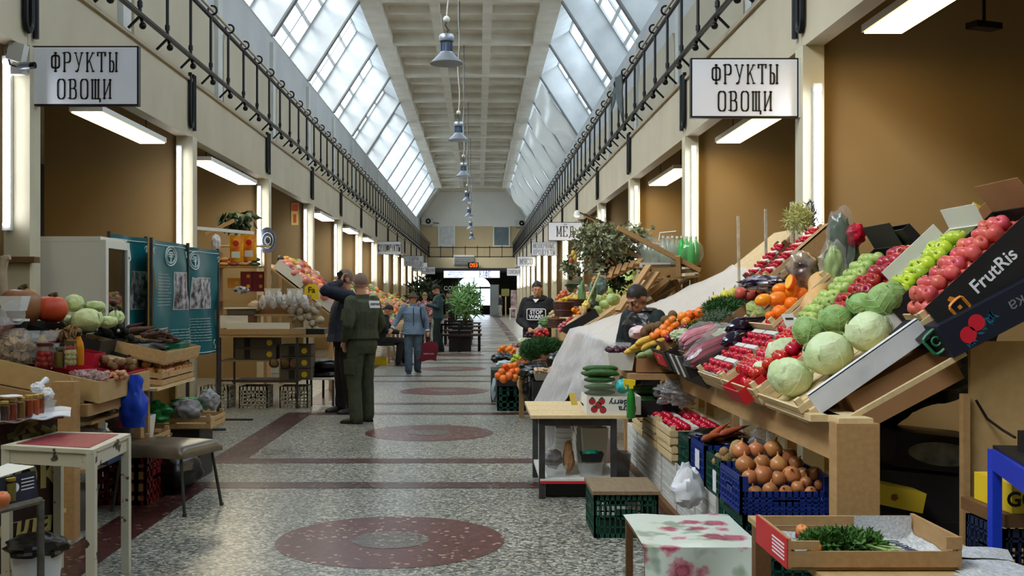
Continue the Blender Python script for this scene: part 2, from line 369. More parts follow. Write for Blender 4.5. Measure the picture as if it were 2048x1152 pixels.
def wells(sg):
 A=Vector((HC+sg*4.25,0,7.5));Bt=Vector((HC+sg*2.83,0,9.72));sl=(Bt-A).normalized();ln=(Bt-A).length
 n=Vector((sg*sl.z,0,-sg*sl.x));n=n if n.z>0 else-n
 D=.78
 r=thing('trim_%d'%(1 if sg<0 else 2),None,None,(A.x,30,7.5),kind='structure')
 for y in BAYS:
  q=[A,Bt,Bt+n*D,A+n*D]
  MB().prism([p+Vector((0,y-.09,0))for p in q],(0,.18,0)).build('well_rib',m_wellw,r)
  q=[A-n*.05,Bt-n*.05,Bt,A];MB().prism([p+Vector((0,y-.1,0))for p in q],(0,.2,0)).build('rib_edge_shade',m_edge_shade,r)  # strip added over the rib face; its dark grey stands in for shade
 for y in BAYS[:-1]:
  for p0,d in((A,-sl*.10),(Bt,sl*.10)):
   q=[p0,p0+n*(D+.05),p0+n*(D+.05)+d,p0+d]
   MB().prism([p+Vector((0,y+.09,0))for p in q],(0,BAY-.18,0)).build('well_lip',m_wellw,r)
  WN[0]+=1
  w=thing('window_%d'%WN[0],None,None,A+n*D+Vector((0,y,0)),kind='structure')
  y0,y1=y+.09,y+BAY-.09;nc,nr=4,4
  fr=MB()
  for i in range(nc+1):
   yy=y0+(y1-y0)*i/nc;fr.bar(A+n*D+Vector((0,yy,0)),Bt+n*D+Vector((0,yy,0)),.09,.07)
  for j in range(nr+1):
   p=A+n*D+sl*ln*j/nr;fr.bar(p+Vector((0,y0,0)),p+Vector((0,y1,0)),.07,.08)
  fr.build('window_frame',m_frame,w,smooth=False)
  for i in range(nc):
   for j in range(nr):
    ya=y0+(y1-y0)*i/nc+.04;yb=y0+(y1-y0)*(i+1)/nc-.04;p=A+n*D+sl*ln*(j/nr)+sl*.03;q=A+n*D+sl*ln*((j+1)/nr)-sl*.03
    MB().add([p+Vector((0,ya,0)),p+Vector((0,yb,0)),q+Vector((0,yb,0)),q+Vector((0,ya,0))],[(0,1,2,3)]).build('pane',m_glass,w,smooth=False)
 return A,Bt,sl,n,ln
wells(-1);AR,BR,SR,NR,LR=wells(1)
for i,y in enumerate(BAYS[9:17]):
 def fn(u,v,y=y,i=i):
  s=u;sag=.34*math.sin(math.pi*min(1,v*1.02))*(0.5+.5*math.sin(u*3+i))+.08*math.sin(9*v+5*u+i)
  return AR+SR*(LR-.2)*(1-s)+Vector((0,y+.2+(BAY-.4)*v-.55*math.sin(math.pi*s)*(.4+.3*v),0))-NR*(.06+sag*math.sin(math.pi*s*.96+.1))
 MB().grid(fn,14,14).solo('plastic_film',m_film,'translucent plastic film sagging under the roof windows, %s from the far wall'%nth[7-i],'film','plastic films under the roof windows')
 # ceiling with coffers
ce=thing('ceiling',None,None,(HC,30,9.72),kind='structure')
MB().box((HC-2.95,YS,10.02),(HC+2.95,YE,10.2)).build('ceiling_slab',m_ceil,ce)
for sg in(-1,1):
 a,b=sorted((HC+sg*2.83,HC+sg*2.28));MB().box((a,YS,9.68),(b,YE,10.02)).build('edge_beam',m_ceil,ce)
for k in range(5,18):
 y=BAYS[k]if k<len(BAYS)else YE
 MB().box((HC-2.28,y-.16,9.70),(HC+2.28,y+.16,10.02)).build('cross_beam',m_ceil,ce)
for k in range(4,17):
 y=BAYS[k]
 for sx in(-.76,.76):MB().box((HC+sx-.14,y+.16,9.74),(HC+sx+.14,y+BAY-.16,10.02)).build('long_rib',m_ceil,ce)
 for j in(1,2):
  for c in(-1.52,0,1.52):MB().box((HC+c-.62,y+BAY*j/3-.08,9.80),(HC+c+.62,y+BAY*j/3+.08,10.02)).build('coffer_rib',m_ceil,ce)
MB().box((HC-2.28,YS,9.9),(HC+2.28,BAYS[4],10.02)).build('ceiling_infill',m_ceil,ce)
# outer roof edges keep daylight out of the gallery
# end wall
ew=thing('wall_end',None,None,(HC,YE,0),kind='structure')
m_endw=mat('end_wall_white',(240,238,230),.7,c2=(228,226,218),ns=.6)
m_endb=mat('end_wall_beige',(206,186,148),.6,c2=(196,175,138),ns=.5)
MB().prism([(HC-4.9,YE+3,7.0),(HC+4.9,YE+3,7.0),(HC+4.9,YE+3,7.5),(HC+2.9,YE+3,10.2),(HC-2.9,YE+3,10.2),(HC-4.9,YE+3,7.5)],(0,.2,0)).build('gable',m_endw,ew)
MB().prism([(HC-4.9,YE+.02,7.5),(HC-2.9,YE+.02,10.2),(HC-2.2,YE+.02,10.2),(HC-4.2,YE+.02,7.5)],(0,3,0)).build('well_end',m_white,ew)
MB().prism([(HC+4.9,YE+.02,7.5),(HC+2.9,YE+.02,10.2),(HC+2.2,YE+.02,10.2),(HC+4.2,YE+.02,7.5)],(0,3,0)).build('well_end',m_white,ew)
MB().box((HC-2.9,YE,9.7),(HC+2.9,YE+3,10.2)).build('end_soffit',m_ceil,ew)
MB().box((HC-4.9,YE+3,4.4),(HC+4.9,YE+3.2,7.0)).build('beige_wall',m_endb,ew)
for sx in(-3.3,-1.3,.9,3.1):MB().box((HC+sx-.05,YE+2.97,4.4),(HC+sx+.05,YE+3,7.0)).build('wall_strip',m_endb,ew)
MB().box((XL,YE-.3,3.55),(XR,YE,4.4)).build('balcony_beam',mat('balcony_cream',(214,196,156),.6),ew)
MB().box((XL-.2,YE,4.24),(XR+.2,YE+3,4.4)).build('balcony_slab',m_fascia,ew)
for a,b in((-4.9,-4.1),(4.1,4.9)):MB().box((HC+a,YE,4.4),(HC+b,YE+3,7.5)).build('side_return',m_wall,ew)
# vestibule under the balcony with arched glazed doorway
VY=YE+6
m_vest=mat('vestibule_grey',(96,94,88),.7)
m_vd=mat('vestibule_dark',(58,54,50),.7)
ac=Vector(((948-CX)/F*VY,VY,0));ar=33/F*VY;az=1.5+(592-575)/F*VY;dw=ar
vs=MB()
x0,x1=ac.x-dw,ac.x+dw
vs.box((XL-6,VY,0),(x0,VY+.3,3.4));vs.box((x1,VY,0),(XR+6,VY+.3,3.4))
arc=[(ac.x+dw*math.cos(math.pi*t/12),VY,az+ar*.72*math.sin(math.pi*t/12))for t in range(13)]
vs.prism([(x1,VY,3.4)]+[(x0,VY,3.4)]+[p for p in arc[::-1]],(0,.3,0))
vs.build('vestibule_wall',m_vest,ew)
MB().box((XL-6,VY-7,3.4),(XR+6,VY+.3,3.6)).build('vestibule_ceiling',m_vd,ew)
dr=thing('door_1',None,None,(ac.x,VY+.1,0),kind='structure')
df=MB()
for xx in(x0,x0+dw*.62,ac.x,x1-dw*.62,x1):df.box((xx-.045,VY+.08,0),(xx+.045,VY+.16,az))
df.box((x0,VY+.08,az-.1),(x1,VY+.17,az+.06));df.box((ac.x-.04,VY+.08,az),(ac.x+.04,VY+.16,az+ar*.7));df.box((x0,VY+.08,.0),(x1,VY+.15,.3));df.box((x0,VY+.08,.3),(x0+dw*.62,VY+.15,.75));df.box((x1-dw*.62,VY+.08,.3),(x1,VY+.15,.75))
df.build('door_frame',m_black,dr,smooth=False)
for a,b in((x0,x0+dw*.62),(x0+dw*.62,ac.x),(ac.x,x1-dw*.62),(x1-dw*.62,x1)):
 MB().add([(a+.03,VY+.12,.3),(b-.03,VY+.12,.3),(b-.03,VY+.12,az-.1),(a+.03,VY+.12,az-.1)],[(0,1,2,3)]).build('pane',m_glass,dr,smooth=False)
MB().add([(p[0],VY+.12,p[2])for p in arc],[tuple(range(13))]).build('fanlight_pane',m_glass,dr,smooth=False)
MB().box((-30,VY+.3,-.2),(30,VY+40,-.02)).build('ground',mat('snowy_ground',(214,218,224),.9),kind='structure')
# wall behind the viewpoint
MB().box((-9.2,YS-.2,0),(8.2,YS,10.2)).build('wall_back',m_fascia,kind='structure')
# railings along both galleries
def railing(sg):
 X=(XL+.15)if sg<0 else(XR-.15);s=1 if sg<0 else-1
 t=thing('gallery_railing','black iron gallery railing with ring brackets above the %s'%('fridge and teal banners' if sg<0 else 'apple and cabbage display'),'railing',(X,30,4.4),'gallery railings')
 y0,y1=BAYS[2],YE
 MB().tube([(X,y0,4.58),(X,y1,4.58)],.032).build('lower_rail',m_black,t);MB().tube([(X,y0,5.36),(X,y1,5.36)],.03).build('upper_rail',m_black,t)
 MB().tube([(X+s*.05,y0,4.535),(X+s*.05,y1,4.535)],.02,6).build('cable',m_black,t)
 MB().tube([(X+s*.02,y0,5.45),(X+s*.02,y1,5.45)],.022).build('handrail',m_handrail,t)
 bal=MB().tube([(0,0,4.6),(0,0,5.36)],.02,6);bal.tube([(0,0,4.66),(0,0,4.72)],.03,6);mb=bal.mesh('baluster',m_black)
 rg=MB().tube([(s*.02+.062*math.cos(a*math.pi/6),0,5.45+.062*math.sin(a*math.pi/6))for a in range(12)],.016,5,closed=True);mr=rg.mesh('ring',m_black)
 br=MB();br.bar((-s*.13,0,4.43),(s*.0,0,4.56),.025);br.tube([(0,0,4.58),(s*.03,0,4.47)],.018,5);br.ball((s*.03,0,4.455),.042,n=8,m=5);mk=br.mesh('bracket',m_black)
 y=y0+.5
 while y<y1:
  for nm,me in(('baluster',mb),('ring',mr),('bracket',mk)):
   o=bpy.data.objects.new(nm,me);COL.objects.link(o);o.parent=t;o.location=(0,y-30,-4.4)
  y+=BAY/5
for sg in(-1,1):railing(sg)
t=thing('balcony_railing','thin black railing across the balcony on the far wall','railing',(HC,YE-.2,4.4))
for z in(4.48,5.18):MB().tube([(XL,YE-.2,z),(XR,YE-.2,z)],.035,6).build('rail',m_black,t)
for i in range(8):
 x=XL+.05+(XR-XL-.1)*i/7;MB().tube([(x,YE-.2,4.35),(x,YE-.2,5.3)],.03,6).build('baluster',m_black,t)
 # ---------- lamps, signs, hall fittings ----------
m_tube=mat('fluorescent_tube',(242,246,255),emit=8)
m_diff=mat('lamp_diffuser',(255,216,130),emit=5.5)
m_diffw=mat('lamp_diffuser_cool',(255,240,205),emit=10)
m_lampwhite=mat('lamp_white',(214,214,208),.4)
m_alu=mat('brushed_aluminium',(150,156,164),.35,metal=.6)
def tube_lamp():
 t=thing('tube_lamp','','lamp',(0,0,0),'vertical tube lamps on the pillars')
 MB().box((-.022,0,-.72),(.022,.05,.72)).build('lamp_base',m_lampwhite,t)
 for z in(-.7,.7):MB().box((-.035,-.03,z-.03),(.035,.0,z+.03)).build('end_cap',m_lampwhite,t)
 MB().tube([(0,-.035,-.68),(0,-.035,.68)],.026,8).build('glowing_tube',m_tube,t)
 return t
TL=tube_lamp()
nth=['first','second','third','fourth','fifth','sixth','seventh','eighth','ninth','tenth','eleventh','twelfth','thirteenth','fourteenth']
for sg,X,sd,d in((-1,XL,'teal banner side',-.10),(1,XR,'cabbage stall side',.08)):
 for k in range(14):
  y=B0+BAY*k-.16
  z=2.76 if k else(2.78 if sg<0 else 2.55)
  place(TL,(X+d,y,z),label='upright white tube lamp on the %s pillar of the %s'%(nth[k],sd),group='vertical tube lamps on the pillars')
def cable_loop():
 t=thing('cable_loop','','cable',(0,0,0),'black cable loops over the pillars')
 pts=[(0,.02,.42),(0,.02,-.2)]+[(0,.02+.065*(1-math.cos(a*math.pi/6)),-.2-.09*math.sin(a*math.pi/6))for a in range(1,6)]+[(0,.15,-.2),(0,.15,.42)]
 MB().tube(pts,.026,7).build('cable',m_black,t)
 MB().tube([(0,.24,.42),(0,.24,-.32)],.026,7).build('cable',m_black,t)
 return t
CL=cable_loop()
for sg,X,sd in((-1,XL+.03,'teal banner side'),(1,XR-.03,'cabbage stall side')):
 for k in range(14):
  place(CL,(X,B0+BAY*k-.14,4.04),label='black cable loop on the fascia at the %s pillar of the %s'%(nth[k],sd))
def panel_lamp(c,L,w,label,m,grp='panel lamps under the galleries',ry=0):
 c=Vector(c);t=thing('panel_lamp',label,'lamp',c,grp)
 MB().box((c.x-w/2,c.y-L/2,c.z),(c.x+w/2,c.y+L/2,c.z+.06)).build('lamp_housing',m_lampwhite,t)
 n=max(1,round(L/1.2))
 for i in range(n):MB().box((c.x-w/2+.02,c.y-L/2+L*i/n+.015,c.z-.012),(c.x+w/2-.02,c.y-L/2+L*(i+1)/n-.015,c.z+.01)).build('diffuser',m,t)
 for s in(-.38,.38):MB().tube([(c.x,c.y+L*s,c.z+.06),(c.x,c.y+L*s,4.25)],.006,5).build('hanging_wire',m_black,t)
 if ry:t.rotation_euler.y=ry
for(x,y0,y1,z,lb,m)in[(-4.0,10.95,13.2,3.38,'warm panel lamp hanging behind the first fruit sign, above the fridge',m_diff),(-4.0,15.4,18.6,3.44,'long panel lamp hanging above the shelf of yellow bags',m_diffw),(-4.6,21.4,22.6,3.3,'short panel lamp beyond the round blue plate',m_diffw),(-4.0,26.0,28.6,3.5,'panel lamp hanging above the tilted fruit cartons',m_diffw),(-4.0,31.8,34.4,3.5,'panel lamp just before the dried fruit sign',m_diffw),(-4.0,37.0,39.4,3.5,'panel lamp right beside the dried fruit sign',m_diffw),(3.25,6.05,8.65,3.62,'large warm panel lamp hanging above the apple boxes',m_diff),(3.25,11.7,14.0,3.5,'warm panel lamp under the fruit sign by the second pillar',m_diff),(3.2,16.7,19.2,3.48,'warm panel lamp above the bottles and leafy branches',m_diff)]:
 panel_lamp((x,(y0+y1)/2,z),y1-y0,.34,lb,m)
for sg in(-1,1):
 for k in range(7 if sg<0 else 4,14):
  panel_lamp(((XL-.3)if sg<0 else XR+.4,B0+BAY*(k-.45),3.5),1.6,.3,'panel lamp in the %s bay of the %s'%(nth[k],'teal banner side' if sg<0 else 'cabbage stall side'),m_diffw)
panel_lamp((-3.6,4.0,3.5),2.2,.34,'warm panel lamp over the nearest bay on the jar shelf side',m_diffw)
for(px,py,Y,L,lb,m)in[(2042,160,9.9,.5,'yellow lamp glowing behind the brown partition',mat('lamp_yellow',(255,214,60),emit=5)),(2040,378,11.5,.5,'low white lamp glowing behind the brown partition',m_diffw)]:
 p=P(px,py,Y);t=thing('stall_lamp',lb,'lamp',p)
 MB().lathe([(.05,.16),(.07,.12),(.17,.0)],14,p).build('lamp_shade',m_black,t);MB().lathe([(.15,.01),(.1,-.05),(0,-.06)],14,p).build('bulb',m,t);MB().tube([p+Vector((0,0,.15)),(p.x,p.y,4.26)],.01,5).build('cord',m_black,t)
p=P(1968,52,8.6);t=thing('floodlight','flat black floodlight off on the dark stall ceiling','lamp',p)
MB().obox(p,(.26,.12,.05),rot(0,0,20)).build('housing',m_black,t);MB().bar(p,(p.x,p.y,4.235),.02).build('bracket',m_black,t)
# pendants
def pendant():
 t=thing('pendant_lamp','','lamp',(0,0,0),'industrial pendant lamps along the hall')
 MB().lathe([(.265,0),(.27,.012),(.25,.03),(.11,.17),(.10,.19),(.098,.188),(.24,.028),(.255,.012)],28).build('lamp_shade',m_alu,t)
 b=MB().lathe([(.075,.17),(.075,.36)],14)
 for a in range(12):b.obox((.09*math.cos(a*.5236),.09*math.sin(a*.5236),.27),(.02,.006,.17),rot(0,0,a*30))
 b.build('heat_sink',mat('heatsink_blue_grey',(96,112,136),.4,metal=.4),t)
 MB().lathe([(.115,.36),(.12,.37),(.12,.45),(.105,.475),(0,.48)],10).build('driver_cap',m_alu,t)
 MB().tube([(0,0,.47),(.03,0,.55),(-.02,0,.62),(0,0,.68)],.012,6).build('hook',m_black,t)
 MB().ball((0,0,.72),.055,n=12,m=8).build('junction_ball',m_lampwhite,t)
 MB().tube([(.03*math.sin(i*1.1)*(1-i/16),0,.77+i*.26)for i in range(17)],.011,5).build('cord',mat('cord_white',(206,204,196),.5),t)
 MB().lathe([(.18,.05),(.17,.04),(0,.035)],18).build('lens',mat('pendant_lens',(190,190,184),.3),t)
 return t
PD=pendant()
for i,(px,py,Y)in enumerate([(893,128,17.3),(917,281,27.6),(927,353,37.6),(934.5,403,48),(938.5,433,58),(941.5,458,68),(943.5,478,78)]):
 p=P(px,py,Y);place(PD,p,label='grey industrial pendant lamp with ribbed neck, %s from the viewpoint'%nth[i],sc=(1,1,1 if i==0 else 1))
 top=p.z+.77+16*.26
 if top<9.7:
  MB().tube([(p.x,p.y,top-.01),(p.x,p.y,9.8)],.008,5).build('hanging_wire',m_black,None)if False else None
m_wire=mat('wire_dark',(70,66,60),.5)
for i,(px,Y0)in enumerate([(919,BAYS[7]),(928,BAYS[8]),(936,BAYS[10]),(941,BAYS[12])]):
 x=(px-CX)/F*Y0;tb=MB().tube([(x,Y0,9.71),(x,Y0,6.6+.1*i),(x+.05,Y0-.02,6.3),(x-.03,Y0,6.0),(x,Y0,5.6)],.012,5)
 tb.solo('power_cable',m_wire,'thin dark cable dropping from the coffered ceiling beside the %s pendant lamp'%nth[i],'cable')
 # signs
m_signw=mat('sign_face_white',(236,238,246),.35)
m_ink=mat('sign_ink',(24,22,24),.5)
def sign(sg,Y,lines,label,h=.51,w=.92,z=None,px=None,size=None,ink=None,gap=.28,gw=None):
 X0=XL+.03 if sg<0 else XR-.03-w
 if px is not None:X0=(px-CX)/F*Y
 c=Vector((X0+w/2,Y,z));t=thing('hanging_sign',label,'sign',c)
 MB().box((X0,Y-.03,z-h/2),(X0+w,Y+.03,z+h/2)).build('sign_box',m_black,t)
 MB().box((X0+.014,Y-.036,z-h/2+.014),(X0+w-.014,Y-.028,z+h/2-.014)).build('sign_face',m_signw,t)
 bx=X0-.02 if sg<0 else X0+w;MB().box((bx,Y-.05,z-h/2),(bx+.02,Y+.05,z+h/2)).build('mounting_flange',m_lampwhite,t)
 L=MB();n=len(lines);s=size or(.185 if n==2 else.2)
 for i,ln in enumerate(lines):
  g=gw or s*.42;tw=text_w(ln,g,gap);zz=z+(.5*(n-1)-i)*h*.45-s/2
  if tw>w-.08:g*=(w-.08)/tw;tw=w-.08
  letters(L,ln,(X0+w/2-tw/2,Y-.037,zz),(1,0,0),(0,0,1),g,s,s*.085,gap)
 L.build('lettering',ink or m_ink,t,smooth=False)
 return t
sign(-1,9.2,['ФРУКТЫ','ОВОЩИ'],'white hanging sign above the fridge, two lines of black capitals',z=P(0,153,9.2).z,gw=.072,gap=.36,size=.165)
sign(1,9.2,['ФРУКТЫ','ОВОЩИ'],'white hanging sign by the brown wall above the cabbages, two lines of black capitals',z=P(0,177,9.2).z,gw=.072,gap=.36,size=.165)
sign(1,28.8,['МЁД'],'white hanging sign with one short word behind the leafy branches',z=P(0,463,28.8).z,h=.50,size=.27,gw=.13,px=1096)
sign(1,39.5,['МОЛОЧНЫЕ','ПРОДУКТЫ'],'white hanging sign in two long lines beyond the leafy branches',z=P(0,498,39.5).z,size=.185,gw=.08,px=1063)
sign(1,54,['МЯСО'],'white hanging sign with a four letter word near the far balcony',z=P(0,523,54).z,size=.28,gw=.13,px=1034)
sign(1,71,['СОЛЕНЬЯ'],'small white hanging sign next to the far vestibule door',z=P(0,544,71).z,size=.24,gw=.09,px=1013.5)
sign(-1,40.8,['СУХОФРУКТЫ'],'white hanging sign with one long word above the far produce slope',z=P(0,496,40.8).z,size=.26,gw=.075,px=754)
sign(-1,52.5,['СЫРЫ','КОЛБАСЫ'],'white hanging sign with two short lines past the dried fruit sign',z=P(0,522,52.5).z,size=.17,gw=.09,px=809)
sign(-1,61.2,['РЫБА','МОРЕПРОДУКТЫ'],'white hanging sign half hidden behind the two line sign',z=P(0,534,61.2).z,size=.17,gw=.07)
sign(-1,72,['КУЛИНАРИЯ'],'last white hanging sign before the far vestibule',z=P(0,541,72).z,size=.2,gw=.075)
# cafe sign, clock, grille, posters, air conditioners on the far end
Y=YE-.45;a=P(887,556,Y);b=P(1000,541,Y);t=thing('cafe_sign','long lit white sign under the far balcony reading cafe','sign',((a.x+b.x)/2,Y,a.z))
m_lit=mat('sign_lit',(206,214,246),emit=1.0)
MB().box((a.x,Y,a.z),(b.x,Y+.12,b.z)).build('sign_box',m_lampwhite,t);MB().box((a.x+.03,Y-.01,a.z+.03),(b.x-.03,Y,b.z-.03)).build('lit_face',m_lit,t)
L=MB();letters(L,'КАФЕ',P(959,554.5,Y-.02),(1,0,0),(0,0,1),.17,.46,.04);L.build('lettering',m_ink,t,smooth=False)
L=MB()
for i,(x,s)in enumerate(((897,'ГОРЯЧИЕ НАПИТКИ'),(896,'ВЫПЕЧКА САЛАТЫ'),(908,'ПИЦЦА'))):letters(L,s.replace('Ц','П').replace('З','В').replace('Ч','Ч'),P(x,545.8+i*4.3,Y-.02),(1,0,0),(0,0,1),.062,.1,.018,serif=False)
L.build('small_lettering',mat('sign_ink_grey',(110,114,130),.5),t,smooth=False)
MB().tube([P(900,541,Y+.06),P(900,532,YE)],.02,5).build('bracket',m_black,t);MB().tube([P(985,541,Y+.06),P(985,532,YE)],.02,5).build('bracket',m_black,t)
Y=YE-.7;a=P(936,536,Y);b=P(957,525,Y);t=thing('led_clock','red glowing digital clock below the balcony railing','clock',((a.x+b.x)/2,Y,a.z))
MB().box((a.x,Y,a.z),(b.x,Y+.2,b.z)).build('clock_case',m_black,t)
m_led=mat('led_red',(255,70,24),emit=5);L=MB()
def seg(ch,x,z,w,h):
 on={'0':'abcdef','9':'abcdfg','3':'abcdg'}[ch]
 sgm={'a':((0,1),(1,1)),'b':((1,1),(1,.5)),'c':((1,.5),(1,0)),'d':((0,0),(1,0)),'e':((0,0),(0,.5)),'f':((0,.5),(0,1)),'g':((0,.5),(1,.5))}
 for q in on:
  p0,p1=sgm[q];L.bar((x+p0[0]*w,Y-.01,z+p0[1]*h),(x+p1[0]*w,Y-.01,z+p1[1]*h),.05,.02)
for i,ch in enumerate('093'):
 seg(ch,a.x+.16+i*.2,a.z+.09,.13,.24)
L.build('led_digits',m_led,t,smooth=False);MB().bar(P(946,526,Y+.1),P(946,522,YE-.28),.04).build('bracket',m_black,t)
Y=YE-.45;a=P(907,530,Y);b=P(948,510,Y);t=thing('louvre_grille','white louvred heater grille on the balcony front beside the clock','grille',((a.x+b.x)/2,Y,a.z))
MB().box((a.x,Y+.06,a.z),(b.x,Y+.14,b.z)).build('grille_box',m_lampwhite,t)
for i in range(4):
 z=a.z+.1+(b.z-a.z-.25)*i/3.2;MB().box((a.x+.06,Y,z),(b.x-.06,Y+.06,z+.09)).build('slat',mat('slat_grey',(150,150,146),.5),t)
Y=YE+2.95
for(x0,y0,x1,y1,lb,mm)in[(876,493,910,450,'white relief picture in a pale frame on the far wall',mat('relief_white',(226,228,226),.6,c2=(190,194,194),ns=3.2,bump=1,bs=2.5)),(986,493,1020,452,'misty blue grey picture in a white frame on the far wall',mat('misty_picture',(122,136,142),.3,c2=(90,104,112),ns=1.1))]:
 a=P(x0,y0,Y);b=P(x1,y1,Y);t=thing('framed_picture',lb,'picture',((a.x+b.x)/2,Y,a.z))
 MB().box((a.x+.08,Y-.03,a.z+.08),(b.x-.08,Y+.03,b.z-.08)).build('picture_sheet',mm,t)
 f=MB()
 for q in(((a.x,a.z),(b.x,a.z+.09)),((a.x,b.z-.09),(b.x,b.z)),((a.x,a.z+.09),(a.x+.09,b.z-.09)),((b.x-.09,a.z+.09),(b.x,b.z-.09))):f.box((q[0][0],Y-.06,q[0][1]),(q[1][0],Y+.04,q[1][1]))
 f.build('picture_frame',m_endw,t)
for(x,y,lb)in[(855,443,'white air conditioner unit high on the far wall beside the relief picture'),(1041,447,'white air conditioner unit high on the far wall beside the misty picture')]:
 p=P(x,y,Y);t=thing('air_conditioner',lb,'air conditioner',p)
 MB().box((p.x-.44,Y-.36,p.z-.27),(p.x+.44,Y-.02,p.z+.27)).build('casing',m_lampwhite,t)
 MB().lathe([(.21,0),(.21,.03),(.17,.03)],20,(p.x+.08,Y-.36,p.z),rot(90,0,0)).build('fan_grille',m_black,t);MB().lathe([(.07,0),(.06,.05),(0,.05)],12,(p.x+.08,Y-.36,p.z),rot(90,0,0)).build('fan_hub',m_lampwhite,t)
 MB().tube([(p.x+.44,Y-.1,p.z-.1),(p.x+.8,Y-.08,p.z-.14),(p.x+.9,Y-.05,p.z-.14)],.03,6).build('pipe',m_black,t)
 for s in(-.3,.3):MB().box((p.x+s-.02,Y-.36,p.z-.33),(p.x+s+.02,Y+.05,p.z-.27)).build('bracket',m_black,t)
p=P(1240,215,B0+3.05);t=MB()
X=XR-.16
def rag(u,v):return(X-.05+.03*math.sin(u*9)+.05*v*math.sin(4*u)+.02*noise.noise(Vector((u*5,v*5,0))),19.1+1.2*u+.2*v*(u-.4),5.50-.95*v*(.65+.35*math.sin(u*5+1))+.04*noise.noise(Vector((u*7,v*9,2))))
t.grid(rag,16,16,thick=(-.012,0,0)).solo('hanging_rag',mat('grey_cloth',(84,92,92),.8),'grey rag draped over the gallery railing','cloth')
# pillar fittings on the first left pillar
p=P(35,105,9.0);t=thing('wall_box','white junction box with cable above the tube lamp beside the first fruit sign','junction box',p)
MB().obox(p,(.13,.1,.15),rot(0,12,0)).build('casing',m_lampwhite,t)
MB().tube([p+Vector((-.02,0,.06)),p+Vector((-.08,-.02,0)),p+Vector((-.05,-.03,-.11)),p+Vector((.02,-.02,-.13))],.01,5).build('cord',m_black,t)
p=P(38,135,9.0);t=thing('security_camera','small white security camera pointing at the fruit sign','camera',p)
MB().box((p.x-.06,p.y-.03,p.z-.06),(p.x+.04,p.y+.06,p.z+.03)).build('base',m_lampwhite,t);MB().tube([p,p+Vector((.06,-.02,.01)),p+Vector((.11,-.03,.01))],[.035,.035,.03],10).build('camera_body',m_alu,t);MB().tube([p+Vector((.11,-.03,.01)),p+Vector((.15,-.035,.012))],.028,10).build('lens_hood',m_black,t)
# ---------- produce, crates, bags: builders ----------
def slope(o,ang,sg=1):
 a=math.radians(ang);c,s=math.cos(a),math.sin(a)
 u=(sg*c,0,s);v=(0,sg,0);n=(-sg*s,0,c)
 M=Matrix((u,v,n)).transposed().to_4x4();M.translation=Vector(o);return M
def pose(t,M):
 t.matrix_world=M;t.location=M.translation;t.rotation_euler=M.to_euler();OFF[t]=Vector();return t
def hitp(px,py,M,n=0.0):
 "pixel ray onto the plane z=n of frame M"
 o=M.translation+(M.to_3x3()@Vector((0,0,n)));nn=M.to_3x3()@Vector((0,0,1));c=Vector((0,0,H));d=Vector(((px-CX)/F,1,-(py-CY)/F))
 return c+d*((o-c).dot(nn)/d.dot(nn))
def on(px,py,M,rpx):
 p=hitp(px,py,M,0)
 for _ in range(3):r=rpx*p.y/F;p=hitp(px,py,M,r*.9)
 return p,r
W1=wood('crate_wood',(206,172,122),(176,138,90));W2=wood('plank_wood',(186,150,102),(154,116,72));W3=wood('pale_wood',(222,200,156),(196,168,120))
W4=wood('plywood_tan',(198,168,116),(176,144,96),stretch=(6,2,6));W5=wood('dark_wood',(120,84,50),(92,62,36));W6=wood('grey_wood',(150,128,98),(110,92,70))
CARD=mat('brown_carton',(170,126,84),.8,c2=(152,110,72),ns=3,var=.06);CARDW=mat('white_carton',(222,220,212),.7);BLK=mat('black_carton',(26,25,27),.55,c2=(36,34,36),ns=4)
BLKP=mat('black_plastic',(18,18,20),.4);GRNP=mat('green_plastic',(16,70,56),.45);BLUP=mat('blue_plastic',(24,50,130),.45);WHTP=mat('white_plastic',(220,220,214),.45);GRYP=mat('cream_plastic',(196,190,174),.5)
REDP=mat('red_plastic',(178,26,50),.4);TEALP=mat('teal_plastic',(20,128,104),.4);PAPER=mat('white_paper',(226,228,230),.7,c2=(206,208,212),ns=5,bump=.3,bs=10)
GREENC=mat('green_carton',(18,92,44),.5);REDC=mat('red_print',(196,30,38),.5);YELC=mat('yellow_print',(222,190,40),.5)
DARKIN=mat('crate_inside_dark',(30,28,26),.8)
def wood_crate(name,label,w,d,h,M,m=W1,group=None,nsl=2,posts=True,bottom=True,cat='crate',front=True,ns_end=None):
 t=thing(name,label,cat,(0,0,0),group);th=.009
 sh=h/nsl
 def slats(a0,b0,a1,b1,k):
  for i in range(k):
   z0=h*i/k+.006;z1=h*(i+1)/k-.006
   MB().box((min(a0,a1),min(b0,b1),z0),(max(a0,a1),max(b0,b1),z1)).build('slat',m,t,smooth=False)
 slats(0,0,w,th,nsl);slats(0,d-th,w,d,nsl);slats(w-th,th,w,d-th,ns_end or nsl)
 if front:slats(0,th,th,d-th,ns_end or nsl)
 if bottom:
  for i in range(4):MB().box((.002,d*i/4+.012,-.006),(w-.002,d*(i+1)/4-.004,.002)).build('bottom_slat',m,t,smooth=False)
 if posts:
  for x in(th,w-th-.03):
   for y in(th,d-th-.03):MB().box((x,y,0),(x+.03,y+.03,h+.025)).build('corner_post',m,t,smooth=False)
 return pose(t,M)
